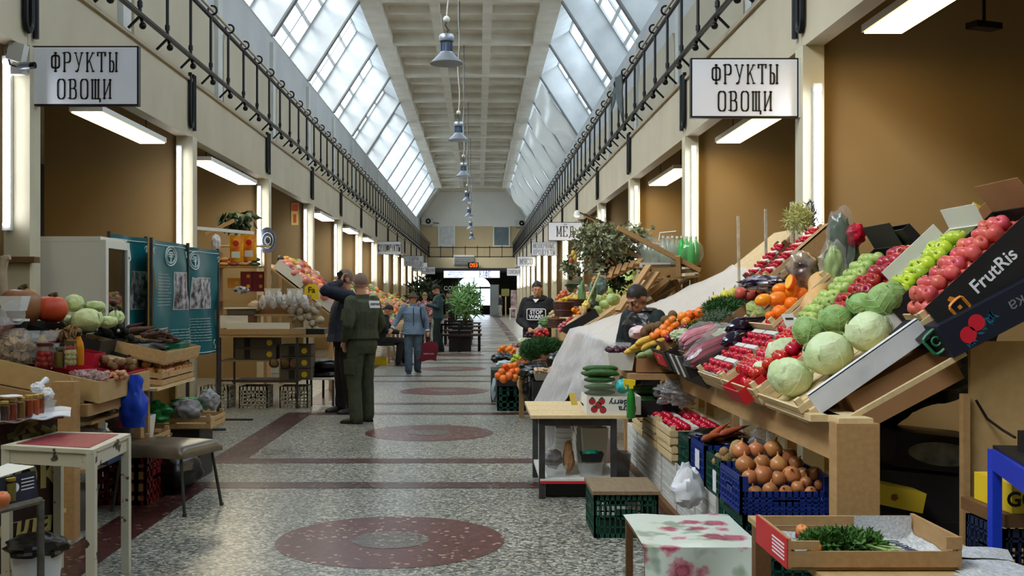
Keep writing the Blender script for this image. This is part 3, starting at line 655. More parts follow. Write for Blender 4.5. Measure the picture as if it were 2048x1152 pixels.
def lattice(mb,o,a,b,n,w,h,nx,nz,bar,th,solid=None):
 "open grid wall: o corner, a along, b up, n thickness direction"
 o,a,b,n=Vector(o),Vector(a),Vector(b),Vector(n)
 def q(x0,x1,z0,z1):
  c=o+a*((x0+x1)/2)+b*((z0+z1)/2)+n*(th/2);mb.obox(c,(x1-x0,z1-z0,th),Matrix((a,b,n)).transposed())
 q(0,w,0,h*.10);q(0,w,h*.86,h);q(0,.022,0,h);q(w-.022,w,0,h)
 for i in range(1,nx):q(w*i/nx-bar/2,w*i/nx+bar/2,0,h)
 for j in range(1,nz):q(0,w,h*j/nz-bar/2,h*j/nz+bar/2)
 if solid:q(w*solid[0],w*solid[1],h*solid[2],h*solid[3])
def plastic_crate(name,label,w,d,h,M,m,group=None,nx=9,ny=7,nz=5,low=0,lid=None,th=.012,cat='crate',bar=.009):
 t=thing(name,label,cat,(0,0,0),group)
 for(o,a,nn,L,k,hh)in[((0,0,0),(1,0,0),(0,1,0),w,nx,h-low),((0,d,0),(1,0,0),(0,-1,0),w,nx,h),((0,0,0),(0,1,0),(1,0,0),d,ny,h),((w,0,0),(0,1,0),(-1,0,0),d,ny,h)]:
  b=MB();lattice(b,o,a,(0,0,1),nn,L,hh,k,nz,bar,th,(.36,.64,.42,.66));b.build('lattice_side',m,t,smooth=False)
 MB().box((.01,.01,0),(w-.01,d-.01,.012)).build('crate_base',m,t,smooth=False)
 if low:
  for x in(0,w-.04):MB().box((x,0,h-low),(x+.04,.014,h)).build('corner_post',m,t,smooth=False)
 return pose(t,M)
def carton(name,label,w,d,h,M,m=CARD,mi=None,group=None,flaps=(),cat='box',th=.006,lid=False,cut=0):
 t=thing(name,label,cat,(0,0,0),group);mi=mi or CARD
 for nm,lo,hi in(('side_panel',(0,0,0),(w,th,h)),('side_panel',(0,d-th,0),(w,d,h)),('end_panel',(0,th,0),(th,d-th,h-cut)),('end_panel',(w-th,th,0),(w,d-th,h))):
  MB().box(lo,hi).build(nm,m,t,smooth=False)
 MB().box((th,th,0),(w-th,d-th,th)).build('box_bottom',mi,t,smooth=False)
 if lid:MB().box((0,0,h),(w,d,h+th)).build('box_lid',m,t,smooth=False)
 for f in flaps:
  o,e1,e2,mm=f;o,e1,e2=Vector(o),Vector(e1),Vector(e2);n=e1.cross(e2).normalized()*.004
  MB().prism([o,o+e1,o+e1+e2,o+e2],n).build('flap',mm,t,smooth=False)
 return pose(t,M)
def Tr(x,y,z,ax=0,ay=0,az=0):
 M=rot(ax,ay,az).to_4x4();M.translation=Vector((x,y,z));return M
 # fruit templates: one mesh each (plus stem where it shows)
def tmesh(mb,name,m,label,cat,group,stem=None,ang=60):
 o=mb.build(name,m,None,label,cat,group,ang=ang)
 if stem:stem[0].build(stem[1],stem[2],o)
 return o
STEM=mat('stem_brown',(84,62,34),.8);STEMG=mat('stem_green',(70,110,44),.7)
APP=[(0,-.80),(.20,-.90),(.46,-.92),(.76,-.62),(.97,-.08),(1.0,.16),(.90,.55),(.66,.82),(.38,.88),(.18,.78),(.05,.60),(0,.56)]
def apple(name,c,c2,label,group,r=.043,rough=.3,ns=5,nw=.6):
 m=mat(name+'_skin',c,rough,c2=c2,ns=ns/r*.02,nw=nw,var=.14,hue=.012,stretch=(1,1,.5),spec=.5)
 b=MB().lathe([(q[0]*r,q[1]*r)for q in APP],14,fn=lambda a,t:1+.035*math.cos(5*a)*(1-t))
 s=MB().tube([(0,0,r*.55),(r*.06,0,r*.85),(r*.16,0,r*1.1)],r*.05,5)
 return tmesh(b,name,m,label,'apple',group,(s,'stem',STEM))
def ballfruit(name,c,c2,label,cat,group,r,sq=(1,1,1),rough=.4,nz=0,ns=6,bump=0,bs=60,n=12,m=8,stem=None,var=.12,hue=.012,coat=0,sub=0,nw=.6):
 mm=mat(name+'_skin',c,rough,c2=c2,ns=ns,nw=nw,bump=bump,bs=bs,var=var,hue=hue,coat=coat,sub=sub)
 off=Vector((R.random()*9,R.random()*9,R.random()*9))
 b=MB().ball((0,0,0),(r*sq[0],r*sq[1],r*sq[2]),n=n,m=m,fn=(lambda d:1+nz*noise.noise(d*1.7+off))if nz else None)
 return tmesh(b,name,mm,label,cat,group,stem)
def calyx(r,z=.9):
 s=MB()
 for i in range(5):
  a=i*1.2566;s.add([(0,0,r*z*1.02),(r*.22*math.cos(a-.5),r*.22*math.sin(a-.5),r*z),(r*.5*math.cos(a),r*.5*math.sin(a),r*z*.93),(r*.22*math.cos(a+.5),r*.22*math.sin(a+.5),r*z)],[(0,1,2,3)])
 s.tube([(0,0,r*z),(r*.05,0,r*(z+.2))],r*.06,5);return(s,'calyx',STEMG)
def cabbage(name,c,c2,label,group,r,seed=0,rib=.05,flat=.9,vr=.05):
 m=mat(name+'_leaf',c,.5,c2=c2,ns=13,nw=.5,bump=.7,bs=20,var=.08,hue=.008,sub=.1)
 mv=mat(name+'_vein',tuple(min(255,q+14)for q in c),.5)
 rn=random.Random(seed);off=Vector((seed*3.1,seed*1.7,0))
 def fn(d):
  a=math.atan2(d.y,d.x);return 1+rib*.5*math.sin(7*a+3*d.z+seed)*(1-abs(d.z))+.05*noise.noise(d*1.5+off)+.025*noise.noise(d*5+off)
 o=MB().ball((0,0,0),(r,r,r*flat),n=26,m=16,fn=fn).build(name,m,None,label,'cabbage',group,ang=80)
 for k in range(4):
  a0=k*1.7+seed;lf=MB();tilt=rn.uniform(.1,.5)
  def g(u,v,a0=a0,tilt=tilt):
   a=a0+(u-.5)*(1.9-.5*abs(v-.3));th=.35+v*(1.55+tilt);rr_=r*(1.03+(.05+vr)*v*v+.025*math.sin(u*14+v*3)*v*(1+8*vr)+.02*math.sin(v*13+6*abs(u-.5)))
   return(rr_*math.sin(th)*math.cos(a),rr_*math.sin(th)*math.sin(a),-rr_*flat*math.cos(th))
  lf.grid(g,12,10);lf.build('outer_leaf',m,o,ang=80)
  vn=MB();p=[Vector(g(.5,v/8))for v in range(9)];vn.tube([q*1.006 for q in p],[r*vr*(1-.8*i/8)for i in range(9)],5)
  if vr>.03:
   for q in(.2,.38,.56,.74):
    for s in(-1,1):vn.tube([Vector(g(.5+s*w*.42,min(1,q+w*.2)))*1.008 for w in(0,.33,.66,1)],[r*.022,r*.018,r*.013,r*.006],4)
  vn.build('leaf_rib',mv,o)
 return o
def onion(name,c,c2,label,group,r,cat='onion'):
 m=mat(name+'_skin',c,.28,c2=c2,ns=30,nw=.7,stretch=(1,1,.15),var=.14,hue=.01)
 b=MB().lathe([(0,-.86),(.14,-.9),(.2,-.85),(.62,-.68),(.93,-.25),(1,.08),(.86,.48),(.5,.78),(.22,.95),(.1,1.15),(.08,1.42),(.03,1.5)],14)if 0 else MB().lathe([(q[0]*r,q[1]*r)for q in[(0,-.86),(.14,-.9),(.2,-.85),(.62,-.68),(.93,-.25),(1,.08),(.86,.48),(.5,.78),(.22,.95),(.1,1.15),(.09,1.4),(.0,1.44)]],14)
 return tmesh(b,name,m,label,cat,group)
def tubefruit(name,c,c2,label,cat,group,L,r,prof,bend=.1,rough=.4,n=10,bump=0,stem=None,ns=12,stretch=None,bs=40,var=.12,coat=0):
 m=mat(name+'_skin',c,rough,c2=c2,ns=ns,bump=bump,bs=bs,var=var,stretch=stretch,hue=.008,coat=coat)
 k=len(prof);pts=[(L*(i/(k-1)-.5),bend*L*(1-(2*i/(k-1)-1)**2),0)for i in range(k)]
 return tmesh(MB().tube(pts,[max(1e-4,q*r)for q in prof],n),name,m,label,cat,group,stem)
def put(t,p,label=None,rotn=None,sc=None,group=None):
 return place(t,tuple(p),rotn,sc,label=label,group=group)
def pile(t,M,u0,u1,v0,v1,r,n0=0,lay=1,jit=.2,label=None,group=None,squash=1,orient=None,keep=1.0,mound=0,rz=None):
 "hex packed fruit in the slope frame"
 M3=M.to_3x3();out=[]
 for l in range(lay):
  st=2*r*.97;nu=max(1,int((u1-u0-2*r)/(st*.87)+1.001)-l);vv0=v0+r+l*r;nv=max(1,int((v1-v0-2*r)/st+1.001)-l)
  for i in range(nu):
   for j in range(nv):
    if R.random()>keep:continue
    u=u0+r+l*r+i*st*.87+R.uniform(-jit,jit)*r;v=vv0+j*st+(r*.9 if i%2 else 0)+R.uniform(-jit,jit)*r
    if v>v1-r*.6:continue
    n=n0+r*squash+l*r*1.55*squash+R.uniform(0,jit)*r*.5
    if mound:n+=mound*(1-((u-(u0+u1)/2)/((u1-u0)/2))**2)*(1-((v-(v0+v1)/2)/((v1-v0)/2))**2)
    q=M@Vector((u,v,n));e=orient()if orient else rrot()
    out.append(put(t,q,label,(M3@e.to_matrix())if orient else e,R.uniform(.92,1.06),group))
 return out
def crumple(c,size,seed,amp=.22,f=2.2,n=24,m=16,M=None,knot=False,sharp=True):
 "crumpled bag"
 b=MB();o=Vector((seed*7.3,seed*2.1,seed))
 def fn(d):
  q=noise.noise(d*f+o);w=abs(noise.noise(d*f*2.3+o*2));s=1+amp*q-amp*.7*w+amp*.3*abs(noise.noise(d*f*5+o))
  if knot and d.z>.75:s*=1+1.6*(d.z-.75)
  return s
 b.ball(c,size,M,n=n,m=m,fn=fn);return b
BAGB=mat('black_bag_plastic',(14,14,16),.3,spec=.7);BAGC=filmmat('clear_bag_plastic',(214,220,224),.2,.08,.5);BAGG=mat('grey_bag_plastic',(136,132,134),.45,sub=.1);BAGW=mat('white_bag_plastic',(222,224,230),.35,sub=.15)
BAGGR=mat('green_bag_plastic',(16,130,64),.4);BAGBL=mat('blue_bag_plastic',(20,66,190),.3);BAGP=mat('pink_bag_plastic',(176,50,110),.4)
def bag(name,label,c,size,m,seed,group=None,cat='bag',ears=False,nn=34,mm=24,**k):
 c=Vector(c);t=crumple(c,size,seed,n=nn,m=mm,**k)
 if ears:
  for s in(-1,1):
   top=c+Vector((s*size[0]*.25,0,size[2]*.8));t.tube([top,top+Vector((s*.02,0,size[2]*.35)),top+Vector((s*.05,.01,size[2]*.75))],[size[0]*.22,size[0]*.12,size[0]*.2],7,sx=.5)
 return t.solo(name,m,label,cat,group,ang=55)
def leafy(name,label,cat,c,size,m,count,L=.05,w=.012,seed=1,stems=None,ms=None,kind=None,up=.4,group=None,base=None,curl=.3):
 "a plant or bunch: stalks and separate leaf blades"
 c=Vector(c);rn=random.Random(seed);t=thing(name,label,cat,base or c,group,kind);b=MB()
 for i in range(count):
  while True:
   d=Vector((rn.uniform(-1,1),rn.uniform(-1,1),rn.uniform(-1,1)))
   if d.length<1:break
  p=c+Vector((d.x*size[0],d.y*size[1],d.z*size[2]));e=(Vector((rn.uniform(-1,1),rn.uniform(-1,1),rn.uniform(-1,1)))+d*.7+Vector((0,0,up))).normalized()
  s=e.cross(Vector((rn.uniform(-1,1),rn.uniform(-1,1),rn.uniform(-1,1)))).normalized();n=s.cross(e);l=L*rn.uniform(.6,1.3);ww=w*rn.uniform(.7,1.3)
  q=[p,p+e*l*.45+s*ww+n*l*.05,p+e*l-n*l*curl,p+e*l*.45-s*ww+n*l*.05]
  b.add(q,[(0,1,2,3)])
 f=b.build('leaves',m,t,smooth=False);f['kind']='stuff'
 if stems:
  s=MB()
  for st in stems:s.tube(st[0],st[1],6)
  s.build('stem',ms or STEM,t)
 return t
LEAFG=mat('leaf_green',(52,92,36),.5,c2=(86,128,56),ns=20,var=.1);DILL=mat('dill_green',(28,72,26),.6,c2=(52,100,40),ns=30);LEAFD=mat('leaf_dark',(34,50,28),.5,c2=(58,74,42),ns=14);LEAFO=mat('leaf_olive',(116,122,90),.55,c2=(156,160,124),ns=12)
def jar(name,label,p,r,h,mcont,mlid,group=None,glass=None,chunks=None,label_m=None):
 t=thing(name,label,'jar',p,group);p=Vector(p)
 MB().lathe([(r*.94,0),(r,r*.1),(r,h*.72),(r*.82,h*.84),(r*.82,h*.9)],18,p).build('glass',glass or JARG,t)
 if chunks:
  b=MB();rn=random.Random(int(p.x*977));cr=chunks
  k=int(h*.72/(cr*1.6))
  for i in range(k):
   for a in range(5):b.ball(p+Vector((math.cos(a*1.257+i)*(r-cr-.004),math.sin(a*1.257+i)*(r-cr-.004),.006+cr+i*cr*1.6)),cr,n=8,m=6)
  b.build('pickles',mcont,t)
 else:MB().lathe([(0,.004),(r*.93,.004),(r*.93,h*.76),(0,h*.76)],16,p).build('preserve',mcont,t)
 MB().lathe([(r*.87,h*.86),(r*.9,h*.88),(r*.9,h*.985),(r*.84,h),(0,h)],18,p).build('lid',mlid,t)
 return t
JARG=glassmat('jar_glass',(.96,.98,.97,1),.05)
# ---------- right-hand stall: apples, cabbages, tomatoes ----------
CAB1=cabbage('white_cabbage',(212,224,184),(184,206,148),'','white cabbages in the paper lined crate',.1,1,.02,vr=.02)
CAB2=cabbage('green_cabbage',(150,182,112),(122,158,88),'','green cabbages in the paper lined crate',.1,5,.07)
st=thing('market_stall','pale wooden stall frame under the cabbages, tomatoes and apples','stall',(1.56,4.6,0))
MB().box((1.53,4.60,.79),(1.60,9.0,.955)).build('front_beam',W2,st);MB().box((1.50,4.50,0),(1.68,4.60,.965)).build('post',W2,st)
MB().box((1.52,8.9,0),(1.62,9.0,.79)).build('post',W2,st)
for a,b,th in((P(1682,846,4.63),P(1930,706,4.63),.022),((1.62,6.9,.86),(2.6,6.9,1.55),.05),((1.62,8.9,.86),(2.6,8.9,1.55),.05)):
 MB().bar(a,b,th,th).build('sloping_rail',W3,st)
MB().bar((2.6,4.8,.0),(2.6,4.8,1.6),.08).build('rear_post',W2,st);MB().bar((2.6,8.95,.0),(2.6,8.95,1.6),.08).build('rear_post',W2,st);MB().box((2.56,4.7,1.5),(2.64,9,1.58)).build('rear_beam',W2,st)
for i in range(4):
 v=5.0+i*1.0;MB().hexa([(1.56,v,.90),(2.5,v,1.50),(2.5,v+.8,1.50),(1.56,v+.8,.90),(1.56,v,.92),(2.5,v,1.52),(2.5,v+.8,1.52),(1.56,v+.8,.92)]).build('sloping_board',W5,st)
MB().box((1.515,4.52,.955),(1.66,4.9,.985)).build('plank',W3,st);MB().box((1.44,4.66,.955),(1.57,5.4,.985)).build('plank',W3,st)
def MA(y,du=0,dn=0):
 M=slope((1.455,y,.94),35);M.translation+=M.to_3x3()@Vector((du,0,dn));return M
def MBf(y,du=0,dn=0):
 M=slope((2.07,y,1.30),43);M.translation+=M.to_3x3()@Vector((du,0,dn));return M
 # cabbage crate with white paper
cc=wood_crate('wooden_crate','tilted pale wooden crate lined with white paper holding cabbages',.72,.69,.085,MA(4.75),W3)
MB().box((-.004+.07,-.006,.0),(.66,.0,.10)).build('paper_lining',PAPER,cc);MB().box((.07,-.006,.095),(.66,.03,.10)).build('paper_lining',PAPER,cc)
M=MA(4.75)
def cabs(t,lst,grp,M=M,ysc=.94):
 for(x,y,r,lb)in lst:
  p,rr_=on(x,y,M,r);put(t,p,lb,Euler((R.uniform(-.5,.5),R.uniform(-.5,.5),R.uniform(0,6))),rr_/.1,grp)
cabs(CAB1,[(1580,754,42,'white cabbage at the front corner of the paper lined crate'),(1657,706,46,'largest white cabbage in the middle of the paper lined crate'),(1569,708,35,'white cabbage behind the front one, by the red tomatoes'),(1737,662,43,'pale white cabbage leaning on the white paper rim'),(1530,746,26,'half hidden white cabbage at the low edge beside the red carton')],'white cabbages in the paper lined crate')
cabs(CAB2,[(1620,664,33,'dark green cabbage right of the red cherry tomatoes'),(1671,638,32,'crinkled green cabbage in the middle of the upper row'),(1772,602,40,'topmost green cabbage with a white central rib'),(1722,610,27,'small green cabbage tucked beside the topmost one')],'green cabbages in the paper lined crate',MA(4.75,0,.07))
carton('carton_box','plain brown carton under the paper lined cabbage crate',.5,.4,.17,slope((1.72,4.78,.90),28),CARD,lid=True)
# tomatoes and punnets
tc=wood_crate('wooden_crate','narrow wooden crate of loose red tomatoes next to the cabbages',.62,.72,.10,MA(5.50),W3)
carton('carton_box','small red carton in the low end of the tomato crate',.16,.36,.085,MA(5.62,-.05,.02),REDC,REDC)
TOM=ballfruit('tomato',(206,34,34),(176,20,28),'','tomato','red tomatoes by the cabbages',.04,(1,1,.82),.15,.06,ns=12,stem=calyx(.04,.78),coat=.3)
pile(TOM,MA(5.50),.03,.58,.10,.70,.042,.01,2,.25,'red tomato in the narrow crate beside the cabbages','red tomatoes by the cabbages',.9,lambda:Euler((R.uniform(-.6,.6),R.uniform(-.6,.6),R.uniform(0,6))))
def punnet(L=.13,w=.24,nb=6,grp='cherry tomato punnets'):
 t=thing('tomato_punnet','','punnet',(0,0,0),grp)
 MB().prism([(0,0,0),(L,0,0),(L,0,.05),(L-.006,0,.05),(L-.006,0,.006),(.006,0,.006),(.006,0,.05),(0,0,.05)],(0,w,0)).build('punnet_tray',WHTP,t,smooth=False)
 MB().box((L-.02,-.004,.045),(L+.012,w+.004,.072)).build('white_rim',WHTP,t,smooth=False)
 me=MB().ball((0,0,0),.021,n=9,m=6).mesh('cherry_tomato',mat('cherry_red',(206,20,52),.18,c2=(170,12,40),ns=30,var=.15,coat=.3))
 for i in range(nb):
  for j in range(2):
   o=bpy.data.objects.new('cherry_tomato',me);COL.objects.link(o);o.parent=t;o.location=(.034+j*.052+R.uniform(-.006,.006),w*(i+.5)/nb,.052+R.uniform(0,.014))
 return t
PN=punnet()
PNL='cherry tomato punnet with white rim in the low wooden crate'
t=wood_crate('wooden_crate','long low wooden crate of cherry tomato punnets with white rims',.62,.62,.10,MA(6.26),W3)
for i in range(4):
 for j in range(2):
  q=MA(6.28)@Vector((.02+i*.145,.04+j*.28,.04));put(PN,q,'cherry tomato punnet in the front tomato crate',MA(0).to_3x3(),None,'cherry tomato punnets')
  # printed paper tags standing between fruit
def card(px,py,Y,w,h,label,rz=0,lean=25,col=PAPER,lines=2):
 p=P(px,py,Y);t=thing('price_card',label,'price card',p);Mx=rot(-lean,0,rz)
 MB().obox(p,(w,.004,h),Mx).build('card',col,t)
 b=MB()
 for i in range(lines):b.obox(p+Mx@Vector((0,-.003,h*(.25-.5*i/max(1,lines-1))if lines>1 else 0)),(w*.7,.001,h*.1),Mx)
 b.build('print_line',m_ink,t);return t
card(1582,648,6.1,.08,.13,'white price card clipped to the tomato crate by the eggplants',25,30)
# eggplants, wrapped roots, herbs
EGG=tubefruit('eggplant',(30,14,40),(18,10,26),'','eggplant','dark eggplants beside the tomato crate',.27,.05,[.05,.55,.92,1,.95,.78,.6,.48,.42,.2],.06,.12,14,stem=(MB().tube([(.10,.0,0),(.125,-.002,0),(.17,.0,.012)],[.026,.02,.008],7),'cap',mat('eggplant_cap',(120,112,76),.6)),coat=.5)
for x,y,Y,lb,rz in((1497,649,6.95,'upper glossy dark eggplant beside the tomato crate',8),(1487,676,6.85,'lower glossy dark eggplant beside the tomato crate',14),(1510,664,7.15,'third eggplant half hidden behind the two others',12)):
 put(EGG,P(x,y,Y),lb,Euler((0,math.radians(-14),math.radians(rz))),1.22)
carton('black_crate','black carton holding the eggplants and wrapped roots',.60,.75,.10,MA(6.95,0,-.05),BLK,DARKIN)
RED1=mat('wrapped_root_red',(136,20,50),.25,c2=(166,44,76),ns=14,coat=.4)
def wrapped(px,py,Y,L,r,label,seed,m=RED1,cat='vegetable pack',ry=-20,rz=10,name='vegetable_pack',inner=5,cr=.028,film=None):
 p=P(px,py,Y);t=thing(name,label,cat,p);Mx=rot(0,ry,rz)
 for i in range(inner):
  a=i*2.4;o=Vector((0,math.cos(a)*r*.5,math.sin(a)*r*.5));k=7
  MB().tube([p+Mx@(o+Vector((L*(q/(k-1)-.5),0,.01*math.sin(q))))for q in range(k)],[cr*z for z in(.3,.85,1,1,.95,.8,.3)],8).build('root',m,t)
 crumple(p,(L*.58,r*1.25,r*1.2),seed,.18,2.5,20,12,Mx).build('film_wrap',film or BAGC,t,ang=25);return t
wrapped(1422,698,7.0,.36,.078,'film pack of dark red roots nearest the low end of the stall',3,ry=-28,rz=14)
wrapped(1398,672,7.35,.28,.07,'film pack of pinkish red roots behind the dark red pack',4,mat('wrapped_pink',(190,70,96),.3,c2=(220,150,160),ns=14),ry=-25,rz=14)
wrapped(1515,625,7.1,.10,.07,'round lettuce head in film beside the oranges',5,mat('lettuce_core',(196,206,130),.5,c2=(160,180,96),ns=9),cat='lettuce',name='wrapped_lettuce',cr=.05)
bag('clear_bag','crumpled clear bag of white cabbage between the roots and eggplants',P(1452,668,7.15),(.13,.11,.075),BAGC,6,amp=.3)
bag('cabbage_pack','pale shredded cabbage inside the clear bag by the eggplants',P(1455,672,7.2),(.10,.09,.055),mat('pale_cabbage',(206,218,180),.6,c2=(170,190,140),ns=20),7,cat='cabbage',amp=.3)
def bunch(px,py,Y,size,label,cnt,m=DILL,L=.05,w=.006,seed=1,cat='herbs',name='herb_bunch',up=.4):
 return leafy(name,label,cat,P(px,py,Y),size,m,cnt,L,w,seed,up=up)
bunch(1462,618,7.75,(.20,.22,.075),'large heap of dark green dill above the eggplants',5200,seed=3,L=.04,w=.0035)
bunch(1440,640,7.5,(.13,.12,.06),'thin grey green film wrapped herbs in front of the dill heap',1500,mat('herb_grey',(74,100,74),.6,c2=(104,126,100),ns=20),seed=4,L=.035,w=.003)
bunch(1392,660,7.8,(.06,.07,.05),'small dark parsley bunch next to the white card strip',900,LEAFG,seed=5,L=.03,w=.006)
TNG=ballfruit('tangerine',(240,116,32),(232,138,40),'','tangerine','tangerines beside the man in the leather vest',.033,(1,1,.88),.35,.05,ns=20,bump=.1,bs=120,stem=(MB().lathe([(.007,.028),(.006,.032),(0,.033)],6),'stem',STEMG))
for(x,y,r)in[(1364,634,11),(1380,630,11),(1400,625,12),(1414,620,11),(1388,642,12),(1372,644,11),(1350,650,10),(1337,648,10),(1345,640,9),(1392,634,10),(1327,657,9),(1407,634,11),(1340,660,9),(1318,665,10),(1308,672,10),(1330,668,9),(1404,645,9)]:
 p=P(x,y,8.15+R.uniform(-.1,.1)-(y-640)*.006);put(TNG,p,'orange tangerine on the pile beside the man in the leather vest',rrot(),r*p.y/F/.033,'tangerines beside the man in the leather vest')
carton('carton_box','low brown carton under the tangerine pile',.42,.60,.12,slope((1.42,7.95,1.06),33),CARD,DARKIN)
KIW=ballfruit('kiwi',(116,88,54),(94,70,42),'','kiwi','brown kiwis beside the tangerines',.032,(1.25,1,1),.8,.05,ns=40,bump=.2,bs=160)
for(x,y)in[(1305,657),(1318,652),(1332,640),(1290,664),(1296,658),(1345,632)]:
 put(KIW,P(x,y,8.5),'brown kiwi on the row nearest the man in the leather vest',rrot(),1.2,'brown kiwis beside the tangerines')
BET=ballfruit('red_onion',(128,26,54),(96,16,40),'','onion','red onions in front of the tangerines',.034,(1,1,.9),.25,.05,ns=14,stem=(MB().tube([(0,0,.028),(0,0,.045)],[.008,.002],6),'tip',STEM))
for(x,y)in[(1372,655),(1385,655),(1362,660),(1378,664),(1366,668),(1350,668),(1338,676),(1352,678)]:
 put(BET,P(x,y,7.85),'dark red onion in front of the tangerines',Euler((R.uniform(-.8,.8),R.uniform(-.8,.8),0)),1,'red onions in front of the tangerines')
carton('carton_box','open brown carton propping up the red onions and herbs',.36,.62,.12,slope((1.46,7.30,1.02),33),CARD,DARKIN)
bag('cauliflower','pale green cauliflower head in film before the red onions',P(1362,672,7.55),(.075,.07,.05),mat('cauliflower_pale',(206,210,178),.6,c2=(160,180,130),ns=24,bump=.4,bs=30),9,cat='cauliflower',amp=.35,f=4)
for(x0,x1,yy,lb,red)in((1320,1354,8.25,'black carton with a red price card at the low end of the stall',True),(1356,1392,7.5,'black carton with grey corner strips beside the punnet crate',False)):
 t=carton('black_crate',lb,.34,.62 if red else.55,.15,slope((1.375,yy-.62 if red else yy-.52,.965),24),BLK,DARKIN)
 if red:
  MB().box((-.008,.12,.03),(0,.48,.12)).build('red_card',REDC,t);ftext('1',(-.0095,.32,.075),(0,-1,0),(0,0,1),.075,WHTP,t,'numeral')
 else:
  for v in(.14,.36):MB().box((-.008,v,0),(0,v+.03,.15)).build('corner_strip',m_lampwhite,t)
  # oranges, mangoes, persimmons on the raised tray
MC=slope((1.78,6.38,1.28),42)
wood_crate('wooden_crate','raised wooden tray carrying oranges, mangoes and the butternut squash',.46,.66,.07,MC,W3)
ORG=ballfruit('orange',(244,130,14),(236,112,10),'','orange','oranges on the raised tray',.05,(1,1,.96),.35,.02,ns=14,bump=.12,bs=110)
MNG=ballfruit('mango',(246,160,30),(238,116,24),'','mango','mangoes on the raised tray',.05,(1.3,.95,.95),.3,.08,ns=6)
for t,lst in((ORG,[(1584,582,16,'round orange in the middle of the raised tray'),(1604,588,14,'orange half behind the neck of the butternut squash'),(1582,607,14,'reddish orange below the middle of the raised tray'),(1559,625,16,'lowest orange on the raised tray above the price card'),(1574,633,9,'small orange at the low edge of the raised tray'),(1590,562,15,'whole orange just behind the cut orange half'),(1607,565,13,'orange at the back touching the squash'),(1540,632,10,'small orange between the lettuce and the lowest orange')]),(MNG,[(1555,598,16,'largest mango with dark freckles in the middle left of the raised tray'),(1526,600,13,'yellow mango at the left end of the raised tray'),(1560,578,12,'mango at the top left behind the others')])):
 for(x,y,r,lb)in lst:
  p=P(x,y,6.6-(y-600)*.004);put(t,p,lb,Euler((R.uniform(-.3,.3),R.uniform(-.4,.1),R.uniform(-.3,.3))),r*p.y/F/.05)
p=P(1578,563,6.62);t=thing('orange_half','cut orange half with its pale flesh facing the aisle','orange',p);Mx=rot(0,-75,12)
MB().lathe([(.0,-.047),(.025,-.04),(.042,-.02),(.048,0),(.044,.001),(0,.001)],18,p,Mx).build('peel',MATS['orange_skin'],t);MB().lathe([(0,.002),(.042,.002),(.042,.0035),(0,.0045)],18,p,Mx).build('flesh',mat('orange_flesh',(250,190,70),.3),t)
m=mat('butternut_skin',(222,178,116),.45,c2=(206,158,98),ns=10,stretch=(1,1,.3))
p=P(1622,632,6.3);q=P(1648,556,6.5);d=(q-p)
tb=MB().tube([p+d*(i/10-.05)for i in range(12)],[.02,.05,.068,.075,.074,.068,.062,.068,.078,.082,.07,.03],16);tb.solo('butternut_squash',m,'long tan butternut squash leaning between the oranges and light green apples','squash')
# onions and foil behind
bag('foil_pack','silver and violet foil wrapped pack behind the mangoes',P(1528,566,7.0),(.15,.14,.05),mat('foil_violet',(206,204,220),.25,metal=.5,c2=(52,42,84),ns=16,nw=.3),12,cat='pack',amp=.35,f=4)
for(x,y,lb)in((1482,587,'pinkish pomegranate beside the dill, left of the two'),(1500,590,'pinkish pomegranate beside the dill, touching the mango'),(1520,580,'dull red pomegranate behind the yellow mango')):
 p=P(x,y,7.35);tb=MB().lathe([(q[0]*.046,q[1]*.046)for q in[(0,-1),(.5,-.85),(.9,-.4),(1,0),(.88,.5),(.5,.85),(.2,.95),(.17,1.15),(.26,1.35),(.2,1.3),(0,1.1)]],14,p,rot(60,20,30));tb.solo('pomegranate',mat('pomegranate_skin',(196,92,70),.4,c2=(166,60,66),ns=8,var=.1),lb,'pomegranate')
PEAR=ballfruit('pear',(214,196,80),(178,178,70),'','pear','yellow pears above the dill',.04,(1,1,1.2),.4,.05,ns=14,stem=(MB().tube([(0,0,.045),(.01,0,.07)],.003,5),'stem',STEM))
for(x,y,lb)in((1433,601,'yellow pear standing left of the dill top'),(1450,592,'greenish pear behind the dill'),(1465,588,'pear peeking above the middle of the dill'),(1424,609,'brownish pear lowest beside the dill'),(1474,596,'pear at the edge of the dill by the pomegranates')):
 put(PEAR,P(x,y,8.1),lb,Euler((R.uniform(-.6,.6),R.uniform(-.6,.6),0)),1.0)
carton('carton_box','brown carton under the pears and dill heap',.55,.85,.14,slope((1.62,7.42,1.12),35),CARD,DARKIN)
# punnet crates standing steep
for i,(x0,y0,x1,y1,Y,lb)in enumerate([(1521,566,1596,492,7.5,'dark'),(1548,566,1668,462,7.1,'pale')]):
 a=P(x0,y0,Y);b=P(x1,y1,Y);L=(b-a).length;ang=math.degrees(math.atan2(b.z-a.z,b.x-a.x));Mx=slope(a-Vector((0,.0,.03)),ang)
 t=wood_crate('wooden_crate',('steep dark edged crate of cherry tomato punnets beside the white sheet','steep pale edged crate of cherry tomato punnets with a wide end board')[i],L,.23,.09,Mx,W5 if i==0 else W1,ns_end=1)
 if i:MB().box((L-.30,-.11,.09),(L,-.0,.10)).build('end_board',W2,t);MB().box((L-.30,-.11,-.02),(L,-.10,.10)).build('end_board',W2,t)
 n=int(L/.085)
 for k in range(n):put(PN,Mx@Vector((.015+k*(L-.03)/n,.02,.03)),'cherry tomato punnet in the steep %s edged crate'%lb,Mx.to_3x3(),((L-.03)/n/.145,.80,1),'cherry tomato punnets')
